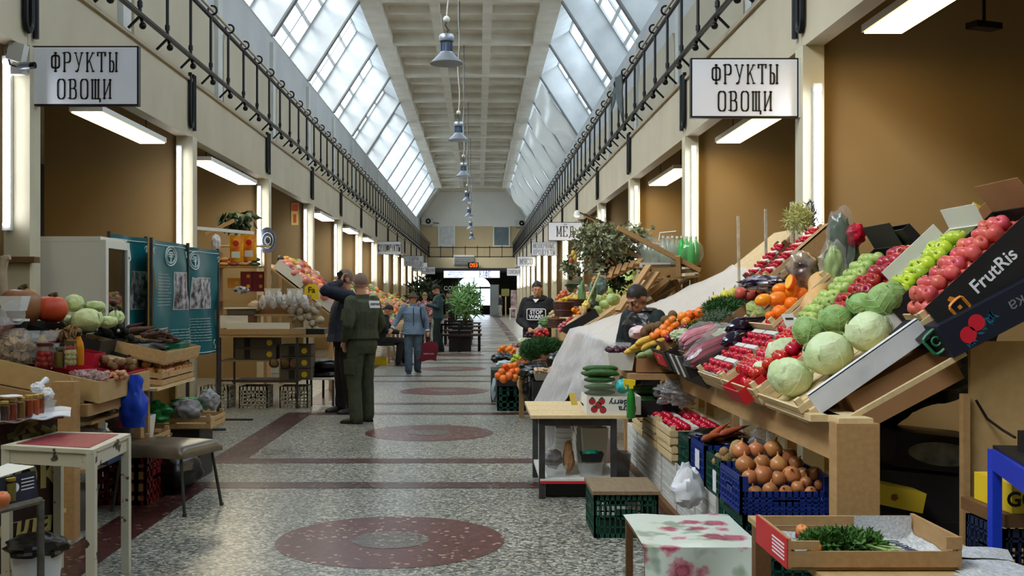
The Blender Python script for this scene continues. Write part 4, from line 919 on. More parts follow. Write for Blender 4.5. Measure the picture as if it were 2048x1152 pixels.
for(x,y,Y,sz,m,lb,sd)in((1606,540,6.75,(.10,.09,.12),mat('dark_foil',(70,52,56),.25,metal=.4,c2=(196,176,150),ns=9,nw=.35),'dark shiny foil bag behind the cut orange',21),(1668,540,6.6,(.06,.06,.14),mat('celery_pale',(176,196,110),.5,c2=(120,156,70),ns=14,stretch=(3,3,.5)),'pale celery heart in a clear bag behind the squash',22),(1680,480,6.75,(.07,.06,.17),mat('leek_dark',(40,84,46),.4,c2=(24,50,30),ns=12,stretch=(3,3,.5)),'dark green leaves in a tall clear bag',23),(1711,470,6.7,(.06,.05,.075),mat('red_bag',(190,16,50),.3,c2=(150,8,40),ns=10),'bright red top of a bag of greens',24),(1700,510,6.75,(.055,.05,.12),mat('greens_bag',(110,126,104),.35,c2=(60,84,56),ns=12),'cloudy bag of greens under the red bag top',25)):
 bag('produce_bag',lb,P(x,y,Y),sz,m,sd,amp=.22,cat='bag')
bag('clear_bag','clear plastic sleeve around the celery heart',P(1666,535,6.52),(.085,.07,.17),BAGC,26,amp=.25);bag('clear_bag','tall clear plastic sleeve around the dark green leaves',P(1682,478,6.7),(.09,.07,.2),BAGC,27,amp=.2)
leafy('herb_bunch','pale yellow sprouting herb bunch standing before the pillar','herbs',P(1596,438,8.4),(.09,.09,.1),mat('sprout_pale',(206,204,140),.6,c2=(166,176,100),ns=20),700,.06,.004,31)
leafy('herb_bunch','dry violet herb bunch beside the pale sprouts','herbs',P(1621,437,8.5),(.05,.06,.13),mat('sprout_violet',(104,100,112),.6,c2=(70,70,84),ns=20),400,.05,.004,32)
for(x0,y0,x1,y1,Y,lb)in((1476,432,1484,535,9.6,'thin grubby white stake rising behind the white sheet'),(1531,418,1536,480,9.7,'second thin white stake closer to the pillar'),(1583,404,1586,440,9.2,'short white stake beside the pillar lamp')):
 a=P(x0,y0,Y);b=P(x1,y1,Y);b.z=0;MB().bar(a,b,.03,.02).solo('wooden_stake',mat('stake_white',(206,198,180),.7,c2=(160,150,130),ns=20),lb,'stake')
 # apple boxes
AP1=apple('pink_apple',(190,44,70),(220,122,96),'','pink apples in the black lettered box',.037)
AP2=apple('yellow_green_apple',(190,206,60),(160,190,48),'','yellow green apples',.035,.28)
AP3=apple('dark_red_apple',(150,26,44),(176,50,52),'','dark red apples',.043,.25)
AP4=apple('light_green_apple',(176,198,112),(152,180,90),'','light green apples',.034)
up=lambda:Euler((R.uniform(-.9,.9),R.uniform(-.9,.9),R.uniform(0,6)))
bx=carton('apple_box','black lettered apple box with an orange square emblem at the top of the stall',.66,.40,.2,MBf(4.66),BLK,CARD,cut=.1,flaps=[((0,.0,.1),(-.10,0,.0),(0,.36,.02),BLK),((.66,0,.2),(0,.40,0),(.02,0,.14),CARD)])
ftext('FrutRis',(.33,-.002,.115),(1,0,0),(0,0,1),.085,m_signw,bx,'lettering',bold=.0012)
b=MB();b.tube([(.115+.036*x,-.003,.10+.036*z)for x,z in rr(-1,-1,1,1,.2)[:-1]],.007,4,closed=True);b.box((.107,-.004,.092),(.123,-.001,.108));b.add([(.10,-.003,.145),(.13,-.003,.140),(.115,-.003,.165),(.095,-.003,.16)],[(0,1,2,3)]);b.build('emblem',mat('emblem_orange',(222,138,40),.5),bx,smooth=False)
e=MB();e.tube([(-.062+.042*x,-.003,.062+.048*z)for x,z in rr(-1,-1,1,1,.2)[:-1]],.007,4,closed=True);e.tube([(-.062+.018*math.cos(a*.6),-.003,.062+.02*math.sin(a*.6))for a in range(10)],.005,4);e.build('emblem',mat('emblem_green',(30,120,84),.5),bx,smooth=False)
pile(AP1,MBf(4.66),.02,.64,.02,.39,.038,.11,2,.15,'pink and yellow apple in the black lettered box','pink apples in the black lettered box',.95,up)
b1=carton('apple_box','open white edged carton of yellow green apples beside the pink ones',.66,.38,.18,MBf(5.07,-.06),CARDW,CARD,cut=.08,flaps=[((.66,0,.18),(0,.38,0),(.03,0,.1),CARDW)])
pile(AP2,MBf(5.07,-.06),.0,.62,.02,.37,.036,.10,2,.2,'yellow green apple in the white edged carton','yellow green apples',.95,up)
pass;MB().box((.26,.384,.10),(.62,.39,.25)).build('white_divider',CARDW,b1)
carton('apple_box','dark carton of big dark red apples in the middle of the top row',.66,.42,.17,MBf(5.475,-.12),BLK,CARD,cut=.08,flaps=[((.0,0,.09),(0,.42,0),(-.1,0,.0),BLK)])
pile(AP3,MBf(5.475,-.12),.0,.62,.02,.41,.044,.09,2,.2,'big dark red apple in the dark carton','dark red apples',.95,up)
carton('apple_box','black carton of light green apples next to the butternut squash',.68,.42,.17,MBf(5.92,-.16),BLK,DARKIN,cut=.08,flaps=[((.68,0,.17),(0,.42,0),(.03,0,.14),BLK),((.0,0,.09),(0,.42,0),(-.12,0,.0),BLK)])
pile(AP4,MBf(5.92,-.16),.0,.66,.02,.41,.036,.10,2,.15,'light green apple in the black carton','light green apples',.95,up)
# pomegranate carton below
pm=carton('pomegranate_box','dark blue black carton printed with red pomegranates and blue leaves',.8,.36,.145,slope(P(1908,716,4.60),27.5),mat('navy_carton',(24,28,44),.5),CARD,lid=True)
RP=mat('print_pomegranate',(206,28,48),.5);BP=mat('print_leaf_blue',(26,104,134),.5)
b=MB()
for(x,z,r)in((.10,.06,.036),(.155,.09,.036)):b.lathe([(0,.0),(r,0),(r,.001),(0,.001)],20,(x,-.0005,z),rot(90,0,0))
b.build('printed_fruit',RP,pm,smooth=False)
b=MB();rn=random.Random(4)
for i in range(26):
 x=rn.uniform(.07,.24);z=.03+(x-.07)*.35+rn.uniform(-.02,.02);a=rn.uniform(0,6.3);d=Vector((math.cos(a),0,math.sin(a)));e=Vector((-d.z,0,d.x))
 b.add([Vector((x,-.0012,z))-d*.02,Vector((x,-.0012,z))+e*.006,Vector((x,-.0012,z))+d*.02,Vector((x,-.0012,z))-e*.006],[(0,1,2,3)])
b.build('printed_leaves',BP,pm,smooth=False)
ftext('гранатка',(.46,-.0012,.085),(-1,0,0),(0,0,-1),.07,mat('print_grey',(122,124,130),.5),pm,'lettering')
carton('carton_box','brown carton edge rising behind the apple boxes',.3,.5,.2,MBf(5.0,.62,-.06),CARD,CARD)
t=MB().prism([P(1935,425,5.2),P(1948,404,5.2),P(1962,412,5.2),P(1946,435,5.2)],(0,.01,0)).solo('price_tag',YELC,'small yellow tag sticking up between the apple boxes','tag')
carton('carton_box','black and red printed carton lid standing behind the light green apples',.05,.5,.2,MBf(5.8,.54,.06),BLK,BLK)
# ---------- under and in front of the right-hand stall ----------
# row of white lattice crates on a plank
MB().box((1.30,5.4,0),(1.76,9.75,.05)).solo('plank',W5,'dark plank on the floor under the white lattice crates','plank')
WL=['nearest white lattice crate, half hidden by the white carrier bag','second white lattice crate from the white carrier bag','third white lattice crate along the plank','fourth white lattice crate along the plank','fifth white lattice crate, near the wooden topped table','farthest white lattice crate, closest to the wooden topped table']
t0=None
for i in range(6):
 y=6.04+i*.605
 M=Tr(1.335,y,.051)
 if t0 is None:t0=plastic_crate('lattice_crate',WL[0],.40,.58,.315,M,WHTP,'white lattice crates on the plank',nx=8,ny=12,nz=6,bar=.010)
 else:dup(t0,M.translation,None,None,WL[i])
plastic_crate('green_crate','dark green crate at the bottom under the onion crate',.40,.56,.35,Tr(1.335,5.42,.051),GRNP,nx=8,ny=8,nz=6)
# wooden crates with punnets above the white crates
for k,(x,y,z,lb)in enumerate([(1.31,7.30,.375,'lower wooden crate on the white lattice crates, near the carrots'),(1.31,7.95,.375,'lower wooden crate on the white lattice crates, farther one'),(1.315,8.62,.375,'lone wooden crate with corner posts beside the sprayer')]):
 wood_crate('wooden_crate',lb,.42,.58,.10,Tr(x,y,z),W3)
for k,(y,z,lb)in enumerate([(7.30,.485,'upper wooden crate of cherry tomato punnets next to the carrot bag'),(7.95,.485,'upper wooden crate of cherry tomato punnets next to the small cucumbers')]):
 wood_crate('wooden_crate',lb,.42,.58,.105,Tr(1.30,y,z),W3)
 for i in range(2):
  for j in range(3):put(PN,(1.325+i*.20,y+.03+j*.18,z+.05),'cherry tomato punnet in a wooden crate below the beam',Euler((0,0,0)),(1.25,.66,1),'cherry tomato punnets')
  # coloured crates in the row
plastic_crate('green_crate','green crate of black bags and carrots, first after the punnet crates',.42,.38,.22,Tr(1.34,6.84,.37),GRNP,nx=8,ny=8,nz=5)
b1=plastic_crate('blue_crate','blue crate holding the carrot bag, behind the green labelled crate',.42,.42,.24,Tr(1.34,6.38,.37),BLUP,nx=8,ny=8,nz=5);MB().box((-.003,.14,.08),(0,.26,.19)).build('label',m_signw,b1)
b2=plastic_crate('green_crate','green crate with a white label holding potatoes',.42,.42,.22,Tr(1.34,5.92,.37),GRNP,nx=8,ny=8,nz=5);MB().box((-.003,.14,.02),(0,.22,.14)).build('label',m_signw,b2)
plastic_crate('blue_crate','blue crate of brown onions with a low front, beside the stall post',.46,.47,.19,Tr(1.31,5.38,.405),BLUP,nx=14,ny=8,nz=5,low=.075)
ONI=onion('onion',(206,146,92),(176,108,62),'','brown onions in the blue crate',.042)
for(x,y,r)in[(1482,902,19),(1512,900,17),(1546,898,19),(1580,912,16),(1490,930,20),(1524,925,17),(1557,930,19),(1592,926,15),(1526,952,22),(1583,950,19),(1556,958,17),(1605,948,14),(1630,948,16),(1612,965,13),(1500,955,17),(1640,970,12),(1595,975,14),(1540,980,16),(1510,985,15),(1572,985,15),(1622,985,13)]:
 Y=5.64-(y-940)*.0035;p=P(x,y,Y);put(ONI,p,'brown onion in the low fronted blue crate',Euler((R.uniform(-.9,.9),R.uniform(-.9,.9),R.uniform(0,6))),r*Y/F/.042,'brown onions in the blue crate')
POT=ballfruit('potato',(178,148,94),(146,116,70),'','potato','potatoes in the labelled green crate',.05,(1.25,1,.85),.65,.12,ns=14,bump=.15,bs=60)
for(x,y,r)in[(1474,897,17),(1455,912,13),(1445,920,10),(1462,922,12),(1448,905,11),(1437,915,9),(1468,910,12),(1490,905,11),(1430,924,8)]:
 p=P(x,y,6.12);put(POT,p,'earthy potato in the labelled green crate',rrot(),r*p.y/F/.055,'potatoes in the labelled green crate')
CARR=tubefruit('carrot',(190,98,56),(160,74,44),'','carrot','carrots on the black bag',.20,.022,[.3,.9,1,.9,.8,.7,.55,.4,.2,.02],.04,.6,9,ns=30)
for i,(x,y,rz,ry,lb)in enumerate([(1448,866,20,-18,'longest carrot across the black bag'),(1440,860,35,-25,'carrot with its tip raised at the back of the black bag'),(1462,872,8,-10,'lowest carrot on the black bag'),(1470,860,15,-14,'carrot nearest the clear wrap'),(1432,872,25,-8,'short carrot at the near edge of the black bag')]):
 put(CARR,P(x,y,6.55-i*.02),lb,Euler((0,math.radians(ry),math.radians(rz))),1.05)
bag('black_bag','black bag under the carrots in the blue crate',(1.55,6.58,.585),(.19,.19,.06),BAGB,41,amp=.35);bag('black_bag','black bag bulging from the green crate behind the carrots',(1.54,7.02,.575),(.18,.16,.06),BAGB,42,amp=.35)
bag('black_bag','black bag lining the potato crate under the beam',(1.64,6.1,.56),(.10,.16,.07),BAGB,43,amp=.35);bag('clear_bag','clear crinkled wrap hanging between the carrots and the beam',P(1525,880,6.0),(.07,.1,.075),BAGC,44,amp=.4,f=3)
bag('clear_bag','big crinkled silver clear wrap above the upper punnet crate',P(1352,785,8.2),(.16,.18,.09),filmmat('crinkle_film',(206,210,216),.6,.06,.3,.5),45,amp=.5,f=3.2)
tb=crumple(P(1375,980,6.25),(.095,.09,.105),46,.2,knot=True);p=P(1371,945,6.25)
for s in(-1,1):tb.tube([p+Vector((s*.02,0,-.02)),p+Vector((s*.015,0,.03)),p+Vector((s*.004,0,.055))],[.03,.016,.02],7,sx=.5)
tb.solo('white_carrier_bag',BAGW,'white tied carrier bag hanging on the white lattice crates','bag',ang=25)
# wooden topped work table
t=thing('work_table','metal framed table with a worn pale wooden top and low white shelf','table',(.74,8.4,0))
for i in range(3):MB().box((.385,7.90+i*.36,.598),(1.12,7.90+i*.36+.352,.622)).build('top_plank',W3,t,smooth=False)
IRN=mat('grey_iron',(74,76,78),.5,metal=.4,c2=(58,54,50),ns=12)
for x in(.47,1.0):
 for y in(7.96,8.9):MB().box((x-.022,y-.022,0),(x+.022,y+.022,.598)).build('leg',IRN,t,smooth=False)
for y in(7.96,8.9):MB().box((.47,y-.012,.54),(1.0,y+.012,.598)).build('rail',IRN,t,smooth=False)
for x in(.47,1.0):MB().box((x-.012,7.96,.54),(x+.012,8.9,.598)).build('rail',IRN,t,smooth=False)
MB().box((.455,7.93,.125),(1.03,8.92,.150)).build('shelf',WHTP,t,smooth=False);MB().box((.455,7.925,.115),(1.03,7.93,.135)).build('shelf_edge',REDC,t,smooth=False)
MB().box((.50,8.02,.005),(.96,8.85,.115)).solo('dark_case',BLKP,'low dark case on the floor under the white shelf of the work table','case')
def tub(name,label,c,r0,r1,h,m,n=20,cat='tub',lid=None,group=None):
 c=Vector(c);t=thing(name,label,cat,c,group);MB().lathe([(0,.003),(r0,0),(r1,h),(r1+.006,h),(r1+.006,h+.006),(r1-.003,h+.004),(r0-.004,.006),(0,.007)],n,c).build('tub_body',m,t)
 if lid:MB().lathe([(r1+.008,h),(r1+.008,h+.014),(0,h+.016)],n,c).build('lid',lid,t)
 return t
CLR=filmmat('clear_plastic',(226,230,232),.26,.12,.5);MILK=mat('milky_plastic',(222,226,228),.4,sub=.2)
def boxtub(name,label,lo,hi,m,cat='tub',taper=.02):
 x0,y0,z0=lo;x1,y1,z1=hi;b=MB();k=taper;w=.004
 o=[(x0+k,y0+k,z0),(x1-k,y0+k,z0),(x1-k,y1-k,z0),(x0+k,y1-k,z0)];p=[(x0,y0,z1),(x1,y0,z1),(x1,y1,z1),(x0,y1,z1)];q=[(x0+w*2,y0+w*2,z1),(x1-w*2,y0+w*2,z1),(x1-w*2,y1-w*2,z1),(x0+w*2,y1-w*2,z1)];r=[(x0+k+w,y0+k+w,z0+w),(x1-k-w,y0+k+w,z0+w),(x1-k-w,y1-k-w,z0+w),(x0+k+w,y1-k-w,z0+w)]
 fs=[(3,2,1,0)]
 for a,c in((0,4),(4,8),(8,12)):fs+=[(a+i,a+(i+1)%4,c+(i+1)%4,c+i)for i in range(4)]
 fs.append((12,13,14,15));b.add(o+p+q+r,fs);return b.solo(name,m,label,cat,smooth=False)
for i in range(5):boxtub('plastic_tub','milky tub in the short stack under the work table, %s from the bottom'%nth[i],(.60+.002*i,8.45,.152+i*.04),(.74,8.62,.30+i*.04),MILK)
for i in range(5):boxtub('plastic_tub','milky tub in the tall rear stack under the work table, %s from the bottom'%nth[i],(.78+.002*i,8.62,.152+i*.055),(.95,8.82,.33+i*.055),MILK)
boxtub('plastic_container','large cream plastic container standing under the work table',(.80,8.28,.152),(1.00,8.42,.48),mat('cream_film',(214,208,190),.5,sub=.2))
bag('white_bag','white film bundle hanging at the back under the work table',(.57,8.75,.42),(.06,.05,.16),BAGW,47)
bag('clear_bag','bag of grey sachets at the near corner under the work table',(.56,8.12,.27),(.075,.08,.07),BAGG,48);bag('paper_bag','brown twisted paper bag under the work table',(.68,8.12,.27),(.045,.05,.10),CARD,49,knot=True)
boxtub('clear_tub','clear square tub at the front of the low white shelf',(.49,7.97,.152),(.66,8.12,.24),CLR);tub('clear_bowl','round clear bowl on the low white shelf',(.84,8.07,.151),.085,.10,.10,CLR)
boxtub('black_tray','black tray with a turquoise pack on the round clear bowl',(.755,8.0,.26),(.935,8.14,.325),BLKP);bag('turquoise_pack','turquoise pack in the black tray under the work table',(.84,8.07,.32),(.06,.05,.03),TEALP,50,cat='pack')
bag('black_bag','small black bag beside the wooden topped crate',(1.07,8.0,.05),(.10,.08,.05),BAGB,51)
boxtub('glass_tray','dark clear tray leaning by the table leg',(1.04,8.3,.0),(1.18,8.5,.28),filmmat('dark_clear',(90,96,98),.5))
# things on the work table
bk=P(1200,795,8.3);boxtub('clear_bucket','clear square bucket packed with long cucumbers',(.80,8.2,.675),(1.07,8.42,.845),filmmat('bucket_glass',(226,230,232),.1,.1,.5,.3))
CUC=tubefruit('cucumber',(34,80,30),(58,104,42),'','cucumber','long cucumbers in the clear bucket',.27,.027,[.3,.75,.95,1,1,1,1,.95,.8,.35],.05,.4,10,ns=40,bump=.4,bs=90)
for i,(x,z,yy,lb)in enumerate([(.945,.90,8.27,'front long cucumber on top of the clear bucket'),(.93,.905,8.34,'second long cucumber on top of the clear bucket'),(.94,.94,8.31,'topmost long cucumber above the clear bucket'),(.935,.86,8.27,'long cucumber just below the bucket rim at the front'),(.935,.85,8.34,'long cucumber just below the bucket rim at the back'),(.935,.80,8.27,'long cucumber deep in the clear bucket at the front'),(.935,.80,8.34,'long cucumber deep in the clear bucket at the back'),(.935,.755,8.29,'lowest long cucumber in the clear bucket')]):
 put(CUC,(x,yy,z),lb,Euler((R.uniform(0,6),0,R.uniform(-.08,.08))),1.0 if i<3 else.86)
MB().box((.80,8.18,.66),(1.10,8.46,.675)).solo('board',W4,'small board between the strawberry carton and cucumber bucket','board')
sb=carton('strawberry_box','upside down white carton printed with strawberries under the cucumber bucket',.40,.42,.135,Tr(.80,7.94,.6225),CARDW,CARD)
ftext('Berry',(.235,-.0012,.092),(-1,0,0),(0,0,-1),.062,mat('print_navy',(28,36,66),.5),sb,'lettering',bold=.001);ftext('Extra',(.30,-.0012,.045),(-1,0,0),(0,0,-1),.062,MATS['print_navy'],sb,'lettering',bold=.001)
b=MB();g=MB()
for(x,z)in((.04,.10),(.055,.04),(.11,.10),(.12,.035),(.085,.07)):b.lathe([(.0,0),(.026,0),(.024,.001),(0,.001)],14,(x,-.0005,z),rot(90,0,0));g.box((x-.01,-.002,z+.018),(x+.01,-.0016,z+.03))
b.build('printed_strawberry',mat('print_berry',(160,44,52),.5),sb,smooth=False);g.build('printed_leaf',GREENC,sb,smooth=False)
MB().box((.40,.0,0),(.404,.02,0))if 0 else None
p=P(1146,800,7.95);MB().obox(p+Vector((.0,-.03,.01)),(.055,.004,.09),rot(-20,0,30)).solo('yellow_card',mat('card_yellow',(222,196,92),.6),'small yellow card leaning at the strawberry carton','card')
s=thing('spray_bottle','green spray bottle with a yellow trigger head on the work table corner','bottle',P(1262,836,7.85));p=OFF[s]
MB().lathe([(.030,0),(.033,.01),(.032,.12),(.027,.17),(.014,.205),(.014,.22)],16,p).build('bottle_body',mat('spray_green',(30,120,40),.25,coat=.3),s)
MB().obox(p+Vector((-.012,0,.262)),(.085,.026,.04),rot(0,8,0)).obox(p+Vector((.0,0,.235)),(.03,.028,.04)).obox(p+Vector((-.045,0,.235)),(.012,.016,.05),rot(0,-25,0)).build('trigger_head',mat('spray_yellow',(232,206,30),.4),s)
bag('teal_bag','small turquoise bag between the strawberry carton and the spray bottle',P(1246,772,8.2),(.055,.05,.055),mat('bag_turquoise',(40,170,170),.35),52);bag('dark_bucket','dark green bag behind the cucumber bucket',P(1262,760,8.7),(.10,.09,.07),mat('bag_darkgreen',(20,44,42),.45),53,amp=.12)
t=carton('carton_box','dark carton of short cucumbers beside the spray bottle',.36,.30,.13,Tr(1.18,8.28,.565),BLK,CARD)
SC=tubefruit('short_cucumber',(44,84,40),(66,108,56),'','cucumber','short cucumbers in the dark carton',.17,.019,[.3,.8,1,1,1,.95,.8,.35],.06,.45,9,ns=40,bump=.3,bs=90)
for l in range(4):
 for i in range(5-l):put(SC,(1.295+R.uniform(-.01,.02),8.33+i*.042+l*.02,.685+l*.030),'short cucumber in the dark carton',Euler((R.uniform(0,6),R.uniform(-.1,.1),R.uniform(-.1,.1))),1.05,'short cucumbers in the dark carton')
 # banana carton and white basket at the end of the stall
MY=8.35
t=carton('carton_box','brown carton of yellow corn and bananas at the far end of the stall',.33,.30,.115,Tr(1.22,MY-.08,.912),CARD,CARD)
MB().box((1.15,8.2,.86),(1.62,8.9,.905)).solo('board',W2,'board carrying the white basket and the brown carton','board')
CORN=tubefruit('corn_cob',(232,200,90),(214,176,60),'','corn','yellow corn cobs in the brown carton',.20,.026,[.4,.8,1,1,.95,.85,.6,.3],.05,.5,10,ns=60,bump=.6,bs=140)
for(x,y,rz,lb)in((1283,690,15,'pale yellow corn cob lying across the white basket'),(1292,680,25,'corn cob behind the front one at the end of the stall'),(1300,690,40,'corn cob with a husk tip in the brown carton'),(1318,684,5,'corn cob at the near side of the brown carton'),(1272,698,8,'lowest corn cob over the basket edge'),(1325,692,60,'short corn cob near the black carton')):
 put(CORN,P(x,y,8.28),lb,Euler((0,math.radians(-18),math.radians(rz))),1)
SQ=tubefruit('marrow',(150,166,110),(112,138,82),'','marrow','pale marrows in the brown carton',.2,.035,[.4,.8,1,1,.9,.7,.4],.05,.5,10,ns=20)
put(SQ,P(1310,706,8.22),'pale green marrow on top of the brown carton',Euler((0,-.1,.3)),1);put(SQ,P(1290,710,8.2),'dark green marrow beside the pale one',Euler((0,-.1,.5)),.75)
boxtub('white_basket','white plastic basket of dark grapes next to the brown carton',(1.0,8.3,.925),(1.21,8.62,1.06),WHTP)
GRP=ballfruit('dark_plum',(70,24,48),(44,14,34),'','plum','dark plums in the white basket',.022,(1,1,1),.3,.03,ns=20)
for i in range(14):
 put(GRP,(1.03+.04*(i%4)+R.uniform(0,.01),8.34+.07*(i//4)+R.uniform(0,.02),1.06+R.uniform(0,.03)),'dark plum in the white basket',rrot(),R.uniform(.9,1.3),'dark plums in the white basket')
boxtub('clear_tub','clear tub of pink slices in the white basket',(1.08,8.42,1.065),(1.20,8.6,1.13),CLR)
bag('white_pack','white paper pack with a pink top behind the corn cobs',P(1278,665,8.75),(.085,.08,.055),mat('pack_white',(226,216,216),.5,c2=(206,130,146),ns=5,nw=.3),55,amp=.2,cat='pack')
# floral table, wooden topped crate
t=plastic_crate('green_crate','dark green lattice crate with a plywood lid in the aisle',.40,.50,.27,Tr(.715,6.66,0),GRNP,nx=12,ny=12,nz=4)
MB().box((-.01,-.015,.27),(.41,.51,.292)).build('plywood_lid',W6,t,smooth=False)
def floral():
 m=bpy.data.materials.new('floral_oilcloth');m.use_nodes=True;N=m.node_tree.nodes;L=m.node_tree.links;b=N['Principled BSDF'];b.inputs['Roughness'].default_value=.3
 tc=N.new('ShaderNodeTexCoord');vo=N.new('ShaderNodeTexVoronoi');vo.inputs['Scale'].default_value=6.5;vo.inputs['Randomness'].default_value=.8
 n=N.new('ShaderNodeTexNoise');n.inputs['Scale'].default_value=15;n.inputs['Detail'].default_value=3
 ad=N.new('ShaderNodeMix');ad.data_type='VECTOR';ad.inputs['Factor'].default_value=.06;L.new(tc.outputs['Object'],ad.inputs['A']);L.new(n.outputs['Color'],ad.inputs['B']);L.new(ad.outputs['Result'],vo.inputs['Vector'])
 r=N.new('ShaderNodeValToRGB');r.color_ramp.interpolation='LINEAR'
 while len(r.color_ramp.elements)<6:r.color_ramp.elements.new(.5)
 for e,(p,c)in zip(r.color_ramp.elements,[(0,(160,60,84)),(.14,(204,120,136)),(.22,(166,66,90)),(.34,(212,160,168)),(.40,(212,222,210)),(1,(214,224,214))]):e.position=p;e.color=lin(c)
 L.new(vo.outputs['Distance'],r.inputs[0])
 n2=N.new('ShaderNodeTexNoise');n2.inputs['Scale'].default_value=7;L.new(tc.outputs['Object'],n2.inputs['Vector'])
 r2=N.new('ShaderNodeValToRGB');r2.color_ramp.elements[0].position=.56;r2.color_ramp.elements[1].position=.66;r2.color_ramp.elements[0].color=(1,1,1,1);r2.color_ramp.elements[1].color=lin((176,190,176));L.new(n2.outputs['Fac'],r2.inputs[0])
 mx=N.new('ShaderNodeMix');mx.data_type='RGBA';mx.blend_type='MULTIPLY';mx.inputs['Factor'].default_value=1;L.new(r.outputs[0],mx.inputs['A']);L.new(r2.outputs[0],mx.inputs['B']);L.new(mx.outputs['Result'],b.inputs['Base Color'])
 return m
t=thing('low_stool','low stool hidden under a rose patterned oilcloth','stool',(.96,4.8,0))
for x in(.715,1.16):
 for y in(4.52,5.10):MB().box((x-.016,y-.016,0),(x+.016,y+.016,.43)).build('leg',W5,t,smooth=False)
MB().box((.70,4.50,.43),(1.175,5.12,.445)).build('seat',W5,t,smooth=False)
fm=floral()
def cloth(u,v):
# u across x, v from the back edge over the top and down the front
 x=.692+.50*u;top=.64;s=v*1.13
 if s<top:return(x,5.14-s,.452+.004*math.sin(9*u+7*v))
 d=s-top;return(x+.012*math.sin(u*13)*d/.45,4.485-.03*math.sin(u*7+1)*min(1,d*6)-.02*d,.45-d)
MB().grid(cloth,26,44,thick=(0,0,.003)).solo('floral_oilcloth',fm,'white oilcloth with red roses draped over the low stool','tablecloth')
def cl2(u,v):return(.690-.006*math.sin(v*9)-.012*u,5.1-.52*v,.45-u*(.10+.05*math.sin(v*4)))
# tray of greens on the plank table
t=thing('plank_table','low plank table with worn edges under the tray of greens','table',(1.5,3.7,0))
for i in range(3):MB().box((1.07+.0*i,3.20+i*.36,.606),(1.70,3.20+i*.36+.352,.628)).build('top_plank',W4,t,smooth=False)
for x in(1.10,1.65):
 for y in(3.3,4.18):MB().box((x-.03,y-.03,0),(x+.03,y+.03,.606)).build('leg',W5,t,smooth=False)
tr=wood_crate('greens_tray','shallow wooden tray lined with newspaper holding greens and small fruit',.548,.38,.062,Tr(.978,3.395,.637),W2,nsl=1,posts=False)
MB().box((-.004,0,0),(0,.38,.096)).build('red_printed_panel',REDC,tr);MB().box((0,0,.062),(.10,.012,.088)).build('corner_panel',W2,tr);MB().box((.50,-.001,.063),(.55,.012,.101)).build('corner_panel',W2,tr);MB().box((.537,.001,.001),(.549,.379,.10)).build('tray_end',W2,tr);MB().box((.001,.001,.001),(.010,.379,.096)).build('tray_end',W2,tr);MB().box((0,.368,.06),(.548,.38,.092)).build('tray_back',W2,tr)
for i in range(5):MB().box((-.0052,.03+i*.0,.02+i*.012),(-.004,.17,.025+i*.012)).build('print_line',m_signw,tr)
b=MB();b.lathe([(0,0),(.026,0),(.026,.0012),(0,.0012)],18,(-.0052,.11,.052),rot(0,90,0))if 0 else None
NEWS=mat('newsprint',(214,215,214),.8,c2=(150,152,156),ns=130,nw=.5,stretch=(1,.35,1))
def lin_(u,v):
 x=.014+.52*u;y=.014+.35*v;e=max(0,abs(v-.5)-.42)*9;e2=max(0,abs(u-.5)-.45)*9;return(x,y,.008+.06*e*e+.06*e2+.008*noise.noise(Vector((u*5,v*5,0))))
MB().grid(lin_,24,18).build('newspaper_lining',NEWS,tr)
def l2(u,v):return(.30+.22*u,.30+.06*math.sin(v)+.004,.02+.085*v+.004*math.sin(u*8))if 0 else(.33+.2*u,.350+.004*math.sin(6*u),.012+.085*v)
MB().grid(l2,8,6).build('newspaper_sheet',NEWS,tr)
ftext('ДАРИМ',(.44,.20,.025),(.1,-1,0),(1,.1,0),.05,mat('news_ink',(30,40,70),.7),tr,'newspaper_heading')
leafy('herb_bunch','cut parsley and dill bunch lying in the newspaper lined tray','herbs',(1.20,3.55,.685),(.13,.055,.028),mat('parsley',(50,92,36),.5,c2=(90,132,60),ns=25),1500,.035,.009,61,stems=[([(1.24+R.uniform(-.02,.02),3.54+R.uniform(-.04,.04),.67+R.uniform(0,.03)),(1.33+R.uniform(-.02,.04),3.50+R.uniform(-.04,.04),.665+R.uniform(0,.02))],.0022)for i in range(26)],ms=mat('parsley_stem',(150,174,96),.5))
for(x,y,r,c,c2,lb)in[(1604,1062,13,(232,158,90),(206,110,60),'small orange and red apple in the tray corner'),(1599,1071,9,(176,40,56),(150,24,40),'small dark red apple in front of the orange one in the tray'),(1632,1096,11,(240,150,30),(230,120,20),'piece of orange pepper at the tray front')]:
 p=P(x,y,3.62 if y<1080 else 3.46);rr_=r*p.y/F;MB().lathe([(q[0]*rr_,q[1]*rr_)for q in APP],14,p,rot(20,10,0)).solo('apple' if y<1080 else 'pepper_piece',mat('tray_fruit_%d'%x,c,.35,c2=c2,ns=20),lb,'apple' if y<1080 else 'pepper')
for i,(x,y,rz)in enumerate([(1.62,3.45,12),(1.66,3.62,-20),(1.60,3.3,30)]):
 MB().grid(lambda u,v:Vector((x,y,.630+.004*i))+rot(0,0,rz)@Vector((.24*(u-.5),.17*(v-.5),.006*abs(math.sin(u*5+i))+.001)),8,6).solo('newspaper',NEWS,['crumpled newspaper page on the plank table right beside the tray','newspaper page farther back on the plank table','newspaper page at the front edge of the plank table'][i],'newspaper')
